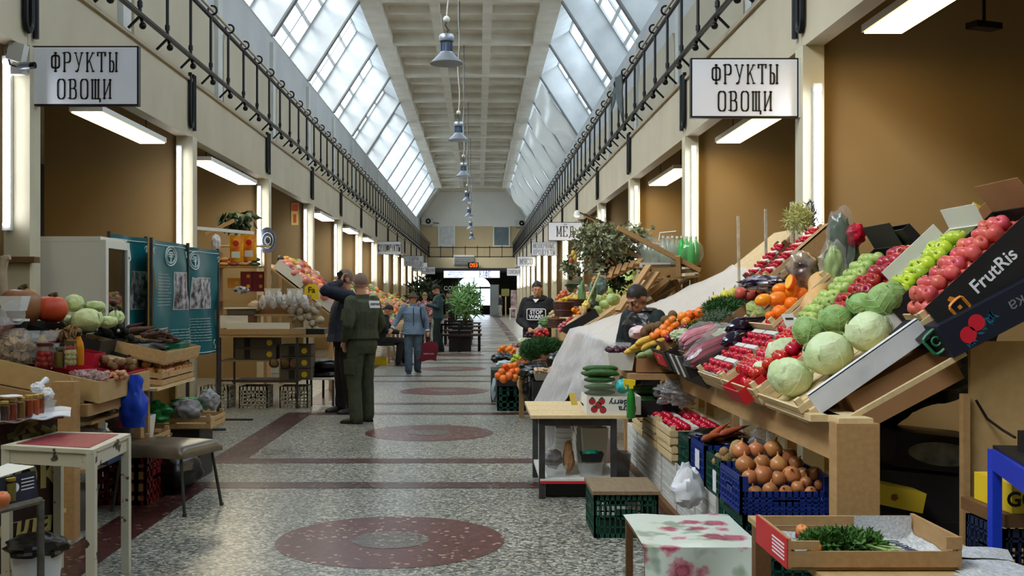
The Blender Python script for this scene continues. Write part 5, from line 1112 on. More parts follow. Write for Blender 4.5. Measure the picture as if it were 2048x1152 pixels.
 # blue frame, plywood sheet and the dark store under the apples
t=thing('blue_table','bright blue metal table frame at the edge of the aisle','table',(1.9,3.7,0));BL=mat('blue_paint',(20,56,190),.4)
MB().bar((1.885,3.92,.905),(1.74,3.36,.905),.03,.075).build('rail',BL,t);MB().box((1.865,3.90,0),(1.90,3.94,.94)).build('leg',BL,t);MB().bar((1.885,3.92,.905),(2.5,3.86,.905),.03,.075).build('rail',BL,t);MB().box((2.48,3.84,0),(2.515,3.88,.94)).build('leg',BL,t);MB().box((1.725,3.34,0),(1.76,3.38,.94)).build('leg',BL,t)
bt=MB().prism([(1.88,3.93,.943),(1.745,3.37,.943),(2.4,3.3,.943),(2.5,3.86,.943)],(0,0,.012)).build('table_top',BLKP,t)
carton('black_crate','flat black crate lying on the blue table',.4,.34,.07,Tr(1.90,3.45,.957),BLKP,BLKP)
carton('yellow_box','yellow box with dark letters inside the blue table frame',.35,.3,.10,Tr(1.96,3.95,.70),YELC,CARD,lid=True);
MB().box((1.93,3.94,.65),(2.4,4.3,.698)).solo('shelf_board',W5,'dark shelf board inside the blue table','shelf')
ftext('GO',P(2040,1016,3.94)+Vector((0,-.0,0)),(1,0,0),(0,0,1),.085,m_ink,[o for o in bpy.data.objects if o.name=='yellow_box'][0],'lettering',bold=.002)if 0 else None
yb=[o for o in bpy.data.objects if o.name=='yellow_box'][0];ftext('GOLD',(.085,-.001,.05),(1,0,0),(0,0,1),.075,m_ink,yb,'lettering',bold=.002)
plastic_crate('blue_crate','dark blue lattice crate below the yellow box at the frame edge',.4,.3,.22,Tr(1.93,3.96,.42),mat('navy_plastic',(26,40,70),.45),nx=12,ny=8,nz=5)
MB().box((1.9,3.95,.38),(2.4,4.3,.418)).solo('shelf_board',W5,'lower shelf board under the dark blue crate','shelf')
MB().box((2.17,4.74,0),(2.75,4.765,1.30)).solo('plywood_sheet',W4,'upright plywood sheet behind the blue table frame','board');MB().box((2.12,4.70,0),(2.15,4.74,1.07)).solo('batten',W2,'upright batten at the edge of the plywood sheet','batten')
MB().tube([P(1952,800,4.72),P(1975,838,4.70),P(2005,860,4.6),P(2030,875,4.4)],.006,5).solo('black_cable',BLKP,'thin black cable hanging across the plywood sheet','cable')
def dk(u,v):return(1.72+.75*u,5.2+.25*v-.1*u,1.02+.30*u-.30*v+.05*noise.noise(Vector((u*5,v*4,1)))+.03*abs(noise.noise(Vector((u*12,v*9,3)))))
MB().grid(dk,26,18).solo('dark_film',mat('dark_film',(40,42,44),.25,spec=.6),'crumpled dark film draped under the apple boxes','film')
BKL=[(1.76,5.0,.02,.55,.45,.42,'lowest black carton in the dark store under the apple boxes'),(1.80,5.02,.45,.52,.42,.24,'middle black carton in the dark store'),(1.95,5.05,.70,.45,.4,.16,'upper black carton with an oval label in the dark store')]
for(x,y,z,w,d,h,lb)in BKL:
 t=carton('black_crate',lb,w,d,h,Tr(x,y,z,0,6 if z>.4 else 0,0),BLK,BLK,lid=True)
 if 'oval' in lb:MB().lathe([(0,0),(1,0),(1,.002),(0,.002)],24,(.22,-.001,.08),rot(90,0,0)@Matrix.Diagonal((.16,.055,1))).build('oval_label',mat('label_grey',(150,146,130),.5,c2=(70,70,64),ns=12),t)
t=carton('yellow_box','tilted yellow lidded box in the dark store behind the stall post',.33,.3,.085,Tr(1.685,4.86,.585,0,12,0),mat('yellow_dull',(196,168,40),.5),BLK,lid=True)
b=MB()
for i in range(6):b.obox((.075,-.001,.045),(.045,.001,.008),rot(0,i*30,0))
b.build('printed_star',mat('print_violet',(120,110,150),.5),t,smooth=False);MB().lathe([(0,0),(.018,0),(.018,.001),(0,.001)],5,(.19,-.0005,.045),rot(90,0,0)).build('printed_emblem',mat('print_brown',(110,70,30),.5),t)
MB().box((1.80,4.66,.30),(2.12,4.70,.36)).solo('wood_strip',W2,'short wooden strip low in the dark store','strip')
MB().box((1.84,4.9,1.17),(2.2,5.2,1.20)).solo('plank',W2,'wooden plank stub under the navy pomegranate carton','plank')
# ---------- people ----------
SKIN=mat('skin',(206,158,130),.5,c2=(190,136,108),ns=9,sub=.12)
def fuse(mb,voxel,smooth=4,wr=0,ws=9,seed=0,wz=1.0):
 "one continuous closed surface from overlapping limbs"
 me=bpy.data.meshes.new('f');me.from_pydata(mb.v,[],mb.f)
 o=bpy.data.objects.new('f',me);TMP.collection.objects.link(o)
 m=o.modifiers.new('r','REMESH');m.mode='VOXEL';m.voxel_size=voxel
 if smooth:k=o.modifiers.new('s','SMOOTH');k.factor=.5;k.iterations=smooth
 r=bpy.data.meshes.new_from_object(o.evaluated_get(tmpdg()))
 bpy.data.objects.remove(o);bpy.data.meshes.remove(me)
 if wr:
  off=Vector((seed*3.7,seed,0));N=[Vector(v.normal)for v in r.vertices];C=[]
  for v,nn in zip(r.vertices,N):
   c=v.co;q=Vector((c.x*ws,c.y*ws,c.z*ws*wz));a=noise.noise(q+off);b=abs(noise.noise(q*2.1+off));C+=list(c+nn*wr*(a*.8-b*.9))
  r.vertices.foreach_set('co',C);r.update()
 r.shade_smooth();return r
def rings(mb,rs,n=20):
 "torso loft: rows of (x, y, z, half width, half depth)"
 vs=[];k=len(rs)
 for(x,y,z,a,b)in rs:
  for j in range(n):
   t=2*math.pi*j/n;c,s=math.cos(t),math.sin(t);e=.8
   vs.append((x+a*abs(c)**e*(1 if c>0 else-1),y+b*abs(s)**e*(1 if s>0 else-1),z))
 fs=[(i*n+j,i*n+(j+1)%n,(i+1)*n+(j+1)%n,(i+1)*n+j)for i in range(k-1)for j in range(n)]+[tuple(range(n-1,-1,-1)),tuple((k-1)*n+j for j in range(n))]
 mb.add(vs,fs)
def limb(mb,pts,rad,n=12):
 pts=[Vector(p)for p in pts];P2=[];R2=[]
 for i in range(len(pts)-1):
  for k in range(4):
   t=k/4;P2.append(pts[i].lerp(pts[i+1],t));R2.append(rad[i]*(1-t)+rad[i+1]*t)
 P2.append(pts[-1]);R2.append(rad[-1]);mb.tube(P2,R2,n)
 for p,r in zip(pts,rad):mb.ball(p,r*.99,n=n,m=8)
def hand(mb,w,d,up,s=1,curl=.5,side=1):
 "palm, four fingers of unequal length and a thumb leaving the side of the palm"
 d=Vector(d).normalized();up=Vector(up);x=d.cross(up).normalized();n=x.cross(d)
 M=Matrix((x,d,n)).transposed();w=Vector(w)
 mb.ball(w+d*.045*s,(.040*s,.055*s,.017*s),M,n=12,m=8)
 for i,(o,L)in enumerate(((-.030,.068),(-.010,.080),(.010,.075),(.029,.058))):
  b=w+d*.085*s+x*o*s*side;p=[b-d*.02*s];a=0;q=b
  for k in range(3):a+=curl*.7;q=q+(d*math.cos(a)-n*math.sin(a))*L*s/3;p.append(q)
  mb.tube(p,[.0095*s,.0095*s,.0088*s,.007*s],7);mb.ball(q,.007*s,n=7,m=5)
 b=w+d*.02*s-x*.034*s*side;p=[b,b+(d*.6-x*.75*side)*.03*s,b+(d*.9-x*.5*side-n*.4*curl)*.058*s];mb.tube(p,[.012*s,.011*s,.009*s],7);mb.ball(p[-1],.009*s,n=7,m=5)
BASEJ=dict(pel=(0,0,.95),waist=(0,0,1.10),chest=(0,0,1.30),neck=(0,.015,1.47),head=(0,-.015,1.625),shL=(.185,.01,1.415),elL=(.245,.04,1.13),wrL=(.255,-.05,.90),shR=(-.185,.01,1.415),elR=(-.245,.04,1.13),wrR=(-.255,-.05,.90),hiL=(.092,0,.92),knL=(.105,-.02,.50),anL=(.11,.03,.085),hiR=(-.092,0,.92),knR=(-.105,-.02,.50),anR=(-.11,.03,.085),ftL=(0,-1,0),ftR=(0,-1,0))
def person(label,x,y,yaw,height,J={},top=None,bottom=None,shoes=None,hem=.84,fat=1.0,hair=None,hat=None,voxel=.009,headrot=(0,0,0),hands=(('d',.4),('d',.4)),collar=True,wr=.006,extra=None,sleeve=1.0,belly=0,seed=1,bald=0,flare=0,skin=None,legf=1.0,hs=1.0):
 t=thing('person',label,'person',(0,0,0));skin=skin or SKIN
 j={k:Vector(v)for k,v in BASEJ.items()};j.update({k:Vector(v)for k,v in J.items()})
 f=fat
 # body
 b=MB();px,py=j['pel'].x,j['pel'].y;cx,cy=j['chest'].x,j['chest'].y;wx,wy=j['waist'].x,j['waist'].y;pz,wz,cz,nz=j['pel'].z,j['waist'].z,j['chest'].z,j['neck'].z
 tors=[(px,py,pz-.08,.14,.09),(px,py,pz,.165,.11),(wx,wy-.01*belly,wz,.145,.10+.03*belly),(cx,cy,cz,.165,.11),(cx*.6+j['neck'].x*.4,cy*.6+j['neck'].y*.4,cz+.11,.15,.085),(j['neck'].x,j['neck'].y,nz-.02,.06,.055)]
 rings(b,[(a[0],a[1],a[2],a[3]*f,a[4]*f)for a in tors])
 for s in 'LR':
  limb(b,[j['sh'+s],j['el'+s],j['wr'+s]],[.048*f,.038*f,.026]);limb(b,[j['hi'+s],j['kn'+s],j['an'+s]],[.075*f,.052*f,.035])
  ft=j['ft'+s];limb(b,[j['an'+s]+Vector((0,0,-.035)),j['an'+s]+ft*.13+Vector((0,0,-.055))],[.035,.022])
 for s,(hd,cu)in zip('LR',hands):
  d=(j['wr'+s]-j['el'+s]).normalized()if isinstance(hd,str)else Vector(hd)
  hand(b,j['wr'+s],d,(Vector((0,-1,0))if abs(d.y)<.8 else Vector((0,0,1))),.95,cu,1 if s=='L' else-1)
 h=j['head'];Mh=rot(*headrot)
 q=lambda v:h+Mh@(Vector(v)*hs)
 limb(b,[j['neck']+Vector((0,0,-.03)),q((0,.015,-.05))],[.058*f**.5,.053])
 for c,r in(((0,.012,.022),(.076,.095,.103)),((0,-.022,-.058),(.058,.068,.062)),((0,-.060,-.088),(.028,.025,.022)),((0,-.074,.030),(.055,.022,.014)),((0,-.084,-.058),(.025,.012,.013)),((.036,-.066,-.022),(.022,.018,.020)),((-.036,-.066,-.022),(.022,.018,.020)),((.079,.012,-.004),(.011,.024,.034)),((-.079,.012,-.004),(.011,.024,.034))):
  b.ball(q(c),tuple(k*hs for k in r),Mh,n=16,m=10)
 b.tube([q((0,-.080,.024)),q((0,-.098,-.004)),q((0,-.106,-.026))],[.010*hs,.013*hs,.016*hs],8);b.ball(q((0,-.102,-.030)),(.019*hs,.014*hs,.011*hs),Mh,n=8,m=6)
 me=fuse(b,voxel*.85,3);me.materials.append(skin);o=bpy.data.objects.new('body',me);COL.objects.link(o);o.parent=t
 for s in(-1,1):
  MB().ball(q((s*.031,-.079,.010)),(.0125*hs,.008*hs,.008*hs),Mh,n=8,m=6).ball(q((s*.031,-.0845,.010)),.0058*hs,n=8,m=5,mi=1).build('eye',[m_lampwhite,BLKP],t)
  MB().tube([q((s*.015,-.092,.026)),q((s*.033,-.093,.033)),q((s*.052,-.083,.027))],.0032*hs,5).build('eyebrow',hair or STEM,t)
 MB().tube([q((-.022,-.094,-.057)),q((0,-.099,-.056)),q((.022,-.094,-.057))],.0028*hs,5).build('mouth',mat('lips',(156,88,78),.5),t)
 if hair:
  hb=MB();k=bald
  def hf(u,v):
   a=2*math.pi*u;front=.5+.5*math.cos(a);# a=0 is the back
   lim=((1.12+.95*front+.10*math.sin(a*9+seed)+.06*math.sin(a*23))if not k else(1.0+.8*front))*(.55+.45*min(1,v*9))
   th=(.0 if not k else.55*(1-front)+.15)*(1 if k else 0)+v*lim
   d=Vector((math.sin(th)*math.sin(a),math.sin(th)*math.cos(a),math.cos(th)));r=1+.03*noise.noise(d*6+Vector((seed,0,0)))+.02*noise.noise(d*16)
   return q((d.x*.0835*r,.012+d.y*.104*r,.024+d.z*(.114 if not k else.107)*r))
  hb.grid(hf,28,12);hb.build('hair',hair,t,ang=80)
  # jacket
 g=MB();e=.022
 hz=hem
 tr=[(px,py,hz,(.175+flare)*f+e,(.125+flare)*f+e),(px,py,max(hz+.03,pz+.02),(.172+flare*.6)*f+e,(.122+flare*.6)*f+e),(wx,wy-.015*belly,wz,.155*f+e,(.112+.03*belly)*f+e),(cx,cy,cz,.175*f+e,.122*f+e),(cx*.6+j['neck'].x*.4,cy*.6+j['neck'].y*.4,cz+.115,.152*f+e,.092*f+e*.6),(j['neck'].x,j['neck'].y,nz-.025,.085,.078),(j['neck'].x,j['neck'].y,nz+(.035 if collar else-.012),.076,.073)]
 rings(g,tr)
 for s in 'LR':
  w=j['el'+s].lerp(j['wr'+s],.93*sleeve);limb(g,[j['sh'+s],j['el'+s],w],[.073*f,.06*f,.046])
 jm=fuse(g,voxel,4,wr,10,seed,.7)
 jm.materials.append(top);o=bpy.data.objects.new('jacket',jm);COL.objects.link(o);o.parent=t
 # trousers
 g=MB();rings(g,[(px,py,pz-.14,.15*f+.012,.105*f+.012),(px,py,pz-.04,.172*f+.01,.12*f+.01),(wx*.5+px*.5,py,pz+.09,.15*f+.01,.105*f+.01)])
 for s in 'LR':limb(g,[j['hi'+s]+Vector((0,0,-.02)),j['kn'+s],j['an'+s]+Vector((0,0,-.01))],[.098*f,.078*legf,.072*legf])
 tm=fuse(g,voxel,3,wr*1.1,11,seed+5,.6);tm.materials.append(bottom);o=bpy.data.objects.new('trousers',tm);COL.objects.link(o);o.parent=t
 for s in 'LR':
  a=j['an'+s];ft=j['ft'+s].normalized();lat=Vector((-ft.y,ft.x,0));g=MB();z0=a.z-.085
  def sec(u,w,hgt):return[(a+ft*u+lat*(w*math.cos(k*math.pi/6))).to_tuple()[:2]+(z0+max(0,hgt*math.sin(k*math.pi/6))if k<=6 else z0,)for k in range(7)]
  st=[(-.075,.028,.05),(-.06,.04,.085),(-.01,.044,.105),(.05,.045,.085),(.11,.05,.062),(.165,.045,.05),(.195,.025,.03)]
  vs=[];[vs.extend(sec(*k))for k in st];fs=[(i*7+k,i*7+k+1,(i+1)*7+k+1,(i+1)*7+k)for i in range(6)for k in range(6)]+[(i*7,(i+1)*7,(i+1)*7+6,i*7+6)for i in range(6)]+[tuple(range(7)),tuple(42+k for k in range(7))]
  g.add(vs,fs);sh=g.build('shoe',shoes,t,ang=70)
  MB().prism([a+ft*u+lat*w*1.06+Vector((0,0,z0-a.z))for u,w,_ in st]+[a+ft*u-lat*w*1.06+Vector((0,0,z0-a.z))for u,w,_ in st[::-1]],(0,0,.018)).build('sole',BLKP,sh)
 if hat:hat(t,q,Mh)
 if extra:extra(t,j,q)
 s=height/1.75;t.location=(x,y,0);t.rotation_euler=(0,0,math.radians(yaw));t.scale=(s,s,s)
 return t
def cap(m,knit=True,brim=False):
 def f(t,q,Mh):
  b=MB();b.grid(lambda u,v:q((.088*math.sin(v*1.62)*math.cos(6.2832*u),.014+.109*math.sin(v*1.62)*math.sin(6.2832*u),.030+.098*math.cos(v*1.62))),24,10);b.build('hat',m,t,ang=70)
  b=MB();b.tube([q((.0885*math.cos(k*.2618),.014+.110*math.sin(k*.2618),.030))for k in range(24)],.012,7,closed=True);b.build('hat_band',m,t)
  if brim:b=MB();b.tube([q((.11*math.cos(k*.2618),.01+.13*math.sin(k*.2618),.028))for k in range(24)],.02,6,closed=True,sx=1);b.build('hat_brim',m,t)
 return f
OLIVE=mat('olive_cloth',(66,72,54),.8,c2=(54,60,44),ns=14,bump=.1,bs=50);NAVY=mat('navy_cloth',(22,30,50),.75,c2=(16,22,38),ns=10,bump=.1,bs=40);BLKC=mat('black_cloth',(20,20,23),.85,c2=(28,28,31),ns=12);SHOE=mat('black_shoe',(16,16,17),.4)
JEAN=mat('jeans',(84,104,124),.8,c2=(62,80,98),ns=9);TEALC=mat('teal_cloth',(28,64,72),.6,c2=(20,48,56),ns=10);DKG=mat('dark_green_cloth',(22,40,40),.8);LEATH=mat('black_leather',(20,20,22),.35,c2=(34,34,36),ns=14,spec=.6)
GREYH=mat('grey_hair',(138,116,104),.8,c2=(108,90,82),ns=60);BLKH=mat('black_hair',(22,18,18),.55,c2=(38,30,30),ns=60,stretch=(4,4,1));BRNH=mat('brown_hair',(70,52,40),.7)
def quilt():
 m=mat('quilted_blue',(118,142,168),.45,c2=(98,122,150),ns=6);N=m.node_tree.nodes;L=m.node_tree.links;tc=N.new('ShaderNodeTexCoord');w=N.new('ShaderNodeTexWave');w.bands_direction='DIAGONAL';w.inputs['Scale'].default_value=11;w.inputs['Distortion'].default_value=.6
 L.new(tc.outputs['Object'],w.inputs['Vector']);bp=N.new('ShaderNodeBump');bp.inputs['Strength'].default_value=.3;bp.inputs['Distance'].default_value=.02;L.new(w.outputs['Fac'],bp.inputs['Height']);L.new(bp.outputs[0],N['Principled BSDF'].inputs['Normal']);return m
def free(t,name,label,cat):
 "what a hand holds stays a thing of its own"
 for o in[c for c in t.children if c.name.split('.')[0]==name]:
  o.parent=None;o.location=t.location;o.rotation_euler=t.rotation_euler;o.scale=t.scale;tag(o,label,cat)
  # security man in olive uniform
def ex1(t,j,q):
 Mz=rot(8,0,0);c=Vector((-.07,.138,1.385));MB().obox(c,(.17,.012,.085),Mz).build('back_patch',m_signw,t)
 ftext('ОХРАНА',c+Vector((0,.012,0)),(-1,0,0),(0,.14,1),.038,m_ink,t,'lettering',bold=.001)
 MB().obox(j['shL'].lerp(j['elL'],.55)+Vector((.068,0,0)),(.016,.12,.14),rot(0,-12,0)).build('sleeve_pocket',OLIVE,t);MB().obox(Vector((.20,-.01,.66)),(.02,.15,.17),rot(0,4,0)).build('leg_pocket',OLIVE,t);MB().tube([(.187*math.cos(k*.2618),.135*math.sin(k*.2618),1.0)for k in range(24)],.02,6,closed=True).build('waistband',OLIVE,t)
person('person seen from behind in an olive uniform with a white back patch, hands in pockets',-1.385,12.75,-128,1.77,dict(elL=(.285,.06,1.15),wrL=(.215,-.07,.97),elR=(-.285,.04,1.15),wrR=(-.215,-.09,.97),anL=(.13,.04,.085),anR=(-.12,-.02,.085),ftL=(.35,-.94,0),ftR=(-.2,-.98,0),head=(0,-.03,1.625)),OLIVE,OLIVE,SHOE,hem=.98,fat=1.12,hair=GREYH,bald=1,headrot=(4,0,-22),hands=(((-.3,-.35,-.9),.3),((.3,-.35,-.9),.3)),extra=ex1,wr=.008,seed=2,legf=1.12)
def ex2(t,j,q):MB().obox(j['wrL']+Vector((-.015,-.0,.06)),(.012,.07,.14),rot(20,0,0)).build('phone',BLKP,t)
NAVYP=person('person in a long navy jacket holding a phone to the ear with a raised elbow',-1.70,13.8,-72,1.83,dict(elL=(.26,-.30,1.50),wrL=(.135,-.085,1.60),elR=(-.27,.02,1.13),wrR=(-.25,-.12,.93),anL=(.12,.06,.085),anR=(-.12,-.04,.085),knR=(-.11,-.05,.5),head=(0,-.02,1.63)),NAVY,BLKC,SHOE,hem=.88,fat=1.25,hair=GREYH,headrot=(6,0,8),hands=(((-.25,.25,.95),.6),('d',.4)),extra=ex2,wr=.010,seed=4,flare=.05,belly=1)
free(NAVYP,'phone','black phone held to the ear of the navy jacket','phone')
# woman with red bag
def ex3(t,j,q):
 w=j['wrL']+Vector((0,0,-.10));m=mat('red_bag_cloth',(112,14,40),.6,c2=(92,10,32),ns=8,bump=.2,bs=12)
 b=MB();b.grid(lambda u,v:w+Vector((-.21+.42*u+.02*math.sin(v*5),-.05*math.sin(math.pi*u)*(1-.4*v)-.01,-.13-.40*v-.02*math.sin(u*7))),12,12,thick=(0,.05,0));bg_=b.build('shopping_bag',m,t,label='dark red cloth shopping bag held in one hand')
 for s in(-.06,.06):MB().tube([w+Vector((s-.03,-.02,-.14)),w+Vector((s*.4,0,.03)),w+Vector((s+.05,.02,-.14))],.009,6).build('bag_handle',m,bg_)
 ftext('ТВОЙ СТИЛЬ',w+Vector((.02,-.072,-.38)),(1,0,0),(0,0,1),.035,m_signw,bg_)
 MB().tube([(.19,.0,1.46),(.15,-.12,1.38),(.17,-.16,1.2),(.22,-.12,.98)],.014,6).build('shoulder_strap',BLKC,t);MB().tube([(0,-.155,1.42),(0,-.168,1.25),(0,-.16,1.05),(0,-.165,.86)],.008,5).build('zip',NAVY,t)
 for s in 'LR':p=j['el'+s].lerp(j['wr'+s],.88);d=(j['wr'+s]-j['el'+s]).normalized();MB().tube([p-d*.015,p+d*.02],.05,12).build('cuff',m_lampwhite,t)
HATB=mat('brown_hat',(92,74,58),.9)
WOM=person('person in a pale blue quilted jacket and jeans walking with a dark red bag',-1.27,20.9,6,1.57,dict(elR=(-.34,.05,1.16),wrR=(-.46,-.10,.96),elL=(.28,.05,1.14),wrL=(.31,-.02,.90),anL=(.10,.13,.10),knL=(.10,-.02,.51),anR=(-.10,-.08,.085),knR=(-.10,-.06,.50),ftL=(.25,-.97,0)),quilt(),JEAN,SHOE,hem=.84,fat=1.18,hair=BRNH,hat=cap(HATB,brim=True),hands=(('d',.9),('d',.5)),extra=ex3,wr=.005,seed=6,flare=.02,legf=1.15)
free(WOM,'shopping_bag','dark red cloth shopping bag hanging from one hand of the quilted jacket','bag')
# man with black knit cap
def ex4(t,j,q):MB().obox(j['wrR'].lerp(j['wrL'],.5)+Vector((0,-.07,.03)),(.075,.14,.012),rot(-35,0,0)).build('phone',BLKP,t);MB().tube([(.10*math.cos(k*.35),.06+.07*math.sin(k*.35),1.47)for k in range(18)],.035,7,closed=True).build('hood',TEALC,t)
CAPM=person('person in a teal jacket and black knit cap looking down at a phone',-1.09,28.8,-84,1.82,dict(elL=(.25,.0,1.15),wrL=(.10,-.28,1.22),elR=(-.25,0,1.15),wrR=(-.08,-.28,1.22),head=(0,-.05,1.61),knL=(.1,-.05,.5),anL=(.11,-.05,.085),anR=(-.11,.10,.085)),TEALC,DKG,SHOE,hem=.86,hair=BLKH,hat=cap(BLKC),headrot=(22,0,0),hands=(('d',.7),('d',.7)),extra=ex4,voxel=.012,seed=8,legf=1.15)
free(CAPM,'phone','black phone in the hands of the teal jacket','phone')
person('person in dark clothes walking away toward the far door',-1.06,44.5,176,1.72,dict(anL=(.1,-.12,.085),anR=(-.1,.16,.1),knR=(-.1,.02,.5)),mat('dark_grey_cloth',(44,46,50),.8),BLKC,SHOE,hem=.86,fat=1.1,hair=BLKH,voxel=.014,seed=9)
person('small far person in dark top and grey skirt beside the far grey cabinet',1.56,76,-60,1.6,{},BLKC,mat('grey_skirt',(150,146,136),.8),SHOE,hem=.95,hair=BLKH,voxel=.016,seed=10)
person('person in a red checked jacket standing behind the quilted jacket',-1.55,31,20,1.60,dict(elL=(.25,0,1.14),wrL=(.12,-.22,1.1),elR=(-.25,0,1.14),wrR=(-.1,-.22,1.1)),mat('red_check',(140,34,44),.8,c2=(196,176,170),ns=26,nw=.2),BLKC,SHOE,hem=.8,hair=mat('sandy_hair',(150,122,92),.8),voxel=.014,seed=11,hat=cap(mat('olive_hat',(110,100,70),.9)))
# seated man and his chair
SX,SY=-2.05,23.2
t=thing('chair','padded dark chair with bent chrome legs under the seated person','chair',(SX,SY,0));CHR=mat('chrome',(190,190,190),.2,metal=1)
MB().box((SX-.24,SY-.22,.44),(SX+.24,SY+.22,.485)).build('seat',LEATH,t,smooth=False)
for s in(-1,1):
 MB().tube([(SX-.28,SY+s*.2,0),(SX-.2,SY+s*.2,.42),(SX+.2,SY+s*.2,.42),(SX+.28,SY+s*.2,0)],.014,8).build('leg_frame',CHR,t)
person('person in black sitting on a chrome legged chair with the head bowed',SX-.05,SY,88,1.74,dict(pel=(0,.05,.55),waist=(0,.03,.70),chest=(0,-.03,.90),neck=(0,-.09,1.07),head=(0,-.16,1.19),shL=(.185,-.06,1.0),shR=(-.185,-.06,1.0),elL=(.25,-.16,.76),elR=(-.25,-.16,.76),wrL=(.10,-.38,.72),wrR=(-.10,-.38,.72),hiL=(.10,0,.54),hiR=(-.10,0,.54),knL=(.14,-.44,.53),knR=(-.14,-.44,.53),anL=(.13,-.50,.085),anR=(-.13,-.38,.085)),BLKC,BLKC,SHOE,hem=.48,hair=BLKH,headrot=(35,0,0),hands=(('d',.6),('d',.6)),voxel=.011,seed=12,fat=1.1)
# hooded seller
def ex7(t,j,q):
 c=Vector((.02,-.192,1.225));b=MB();b.tube([c+Vector((.15*x,.0,.085*z))for x,z in rr(-1,-1,1,1,.1)[:-1]],.007,4,closed=True);b.build('print_frame',m_signw,t)
 ftext('STOP',c+Vector((0,-.004,.035)),(1,0,0),(0,0,1),.085,m_signw,t,'lettering',bold=.003);ftext('WARS',c+Vector((0,-.004,-.038)),(1,0,0),(0,0,1),.085,m_signw,t,'lettering',bold=.003)
 MB().tube([(.115*math.cos(k*.35),.045+.10*math.sin(k*.35),1.475+.02*math.sin(k*.35))for k in range(18)],.045,8,closed=True).build('hood',BLKC,t);MB().prism([(-.05,-.098,1.47),(.05,-.098,1.47),(.0,-.135,1.41)],(0,-.01,0)).build('shirt_collar',m_lampwhite,t)
person('person in a black hooded sweater with white printed letters behind the dill crate',.93,17.0,-14,1.73,dict(elL=(.27,.0,1.15),wrL=(.10,-.26,1.02),elR=(-.29,.02,1.13),wrR=(-.08,-.28,1.0)),BLKC,BLKC,SHOE,hem=.84,fat=1.22,hair=BLKH,headrot=(14,0,12),hands=(('d',.7),('d',.7)),extra=ex7,voxel=.010,seed=13,collar=False,wr=.008)
bag('garlic_bunch','violet garlic bulbs in the hands of the hooded person',(.99,16.62,1.03),(.07,.07,.06),mat('garlic_violet',(160,134,152),.6,c2=(206,196,196),ns=14),71,cat='garlic')
# man in leather vest
def ex8(t,j,q):
 MB().tube([(.105*math.cos(k*.35),.005+.092*math.sin(k*.35),1.475)for k in range(18)],.032,8,closed=True).build('vest_collar',LEATH,t)
 g=MB();rings(g,[(0,0,.82,.225,.17),(0,0,1.0,.222,.165),(0,0,1.15,.205,.16),(0,-.02,1.32,.222,.165),(0,-.03,1.41,.175,.13),(0,-.03,1.46,.115,.11)]);me=fuse(g,.011,3,.014,9,3,1.2);me.materials.append(LEATH);o=bpy.data.objects.new('leather_vest',me);COL.objects.link(o);o.parent=t
person('person with short black hair and a black leather vest bending over the stall',1.53,9.92,-48,1.62,dict(chest=(0,-.02,1.30),neck=(0,-.05,1.46),head=(0,-.105,1.585),elL=(.25,-.05,1.15),wrL=(.14,-.24,1.0),elR=(-.25,-.05,1.15),wrR=(-.12,-.24,1.0),shL=(.185,-.02,1.41),shR=(-.185,-.02,1.41)),mat('dark_sleeve',(20,34,38),.8),BLKC,SHOE,hem=.84,fat=1.12,hair=BLKH,headrot=(30,0,-8),hands=(('d',.7),('d',.7)),extra=ex8,voxel=.009,seed=14,hs=1.13,skin=mat('skin_tan',(176,126,100),.5,c2=(156,104,80),ns=9,sub=.1))
# ---------- second right-hand stall and its crates in the aisle ----------
far=[(1150,660,11.8),(1310,610,11.6),(1450,545,11.4),(1548,466,11.2)];near=[(1245,693,10.3),(1345,650,10.3),(1500,565,10.3),(1590,458,10.3)]
FA=[P(*a)for a in far];NE=[P(*a)for a in near]
b=MB()
for i in range(3):
 q=[NE[i],NE[i+1],FA[i+1],FA[i]];d=Vector((0,0,-.025));b.hexa([v+d for v in q]+q)
b.solo('display_board',W3,'bare pale sloping display board between the leather vest person and the pillar','board',smooth=False)
def seg_(L,t):
 t=max(0,min(.9999,t))*3;i=int(t);return L[i].lerp(L[i+1],t-i)
SHEET=filmmat('white_sheet',(248,248,250),.80,.3,.4,.14,.9)
def sheet(u,v):
# u across from near to far, v from the top down over the front edge
 if v<.6:
  t=.72*(1-v/.6);p=seg_(NE,t).lerp(seg_(FA,t),-.02+1.04*u);w=noise.noise(Vector((u*4,t*9,0)))
  return p+Vector((0,0,.018+.034*w+.02*abs(noise.noise(Vector((u*9,t*21,5))))))
 d=(v-.6)/.4;p=NE[0].lerp(FA[0],-.02+1.04*u);L=.58+.22*u
 return p+Vector((-.05-.32*d*(.3+.7*u)+.07*math.sin(u*11)*d+.03*noise.noise(Vector((u*6,d*4,3))),.06*d*math.sin(u*7),.01-L*d*(.95+.12*math.sin(u*9))))
MB().grid(sheet,44,60).solo('plastic_sheet',SHEET,'white translucent plastic sheet draped over the sloping board and hanging into the aisle','sheet',ang=70)
sf=thing('market_stall','wooden stall frame with a plain side board under the white plastic sheet','stall',(1.6,10.3,0))
MB().prism([(1.39,10.33,.985),(2.55,10.33,1.565),(2.55,10.33,1.30),(1.46,10.33,.80)],(0,.03,0)).build('side_board',W4,sf,smooth=False)
MB().prism([(1.16,11.6,1.08),(2.5,11.6,1.62),(2.5,11.6,1.4),(1.2,11.6,.9)],(0,.03,0)).build('side_board',W4,sf,smooth=False)
for(x,y,z)in((1.45,10.36,.98),(2.5,10.36,1.5),(1.25,11.6,1.1),(2.5,11.6,1.5)):MB().box((x-.04,y,0),(x+.04,y+.08,z)).build('post',W2,sf,smooth=False)
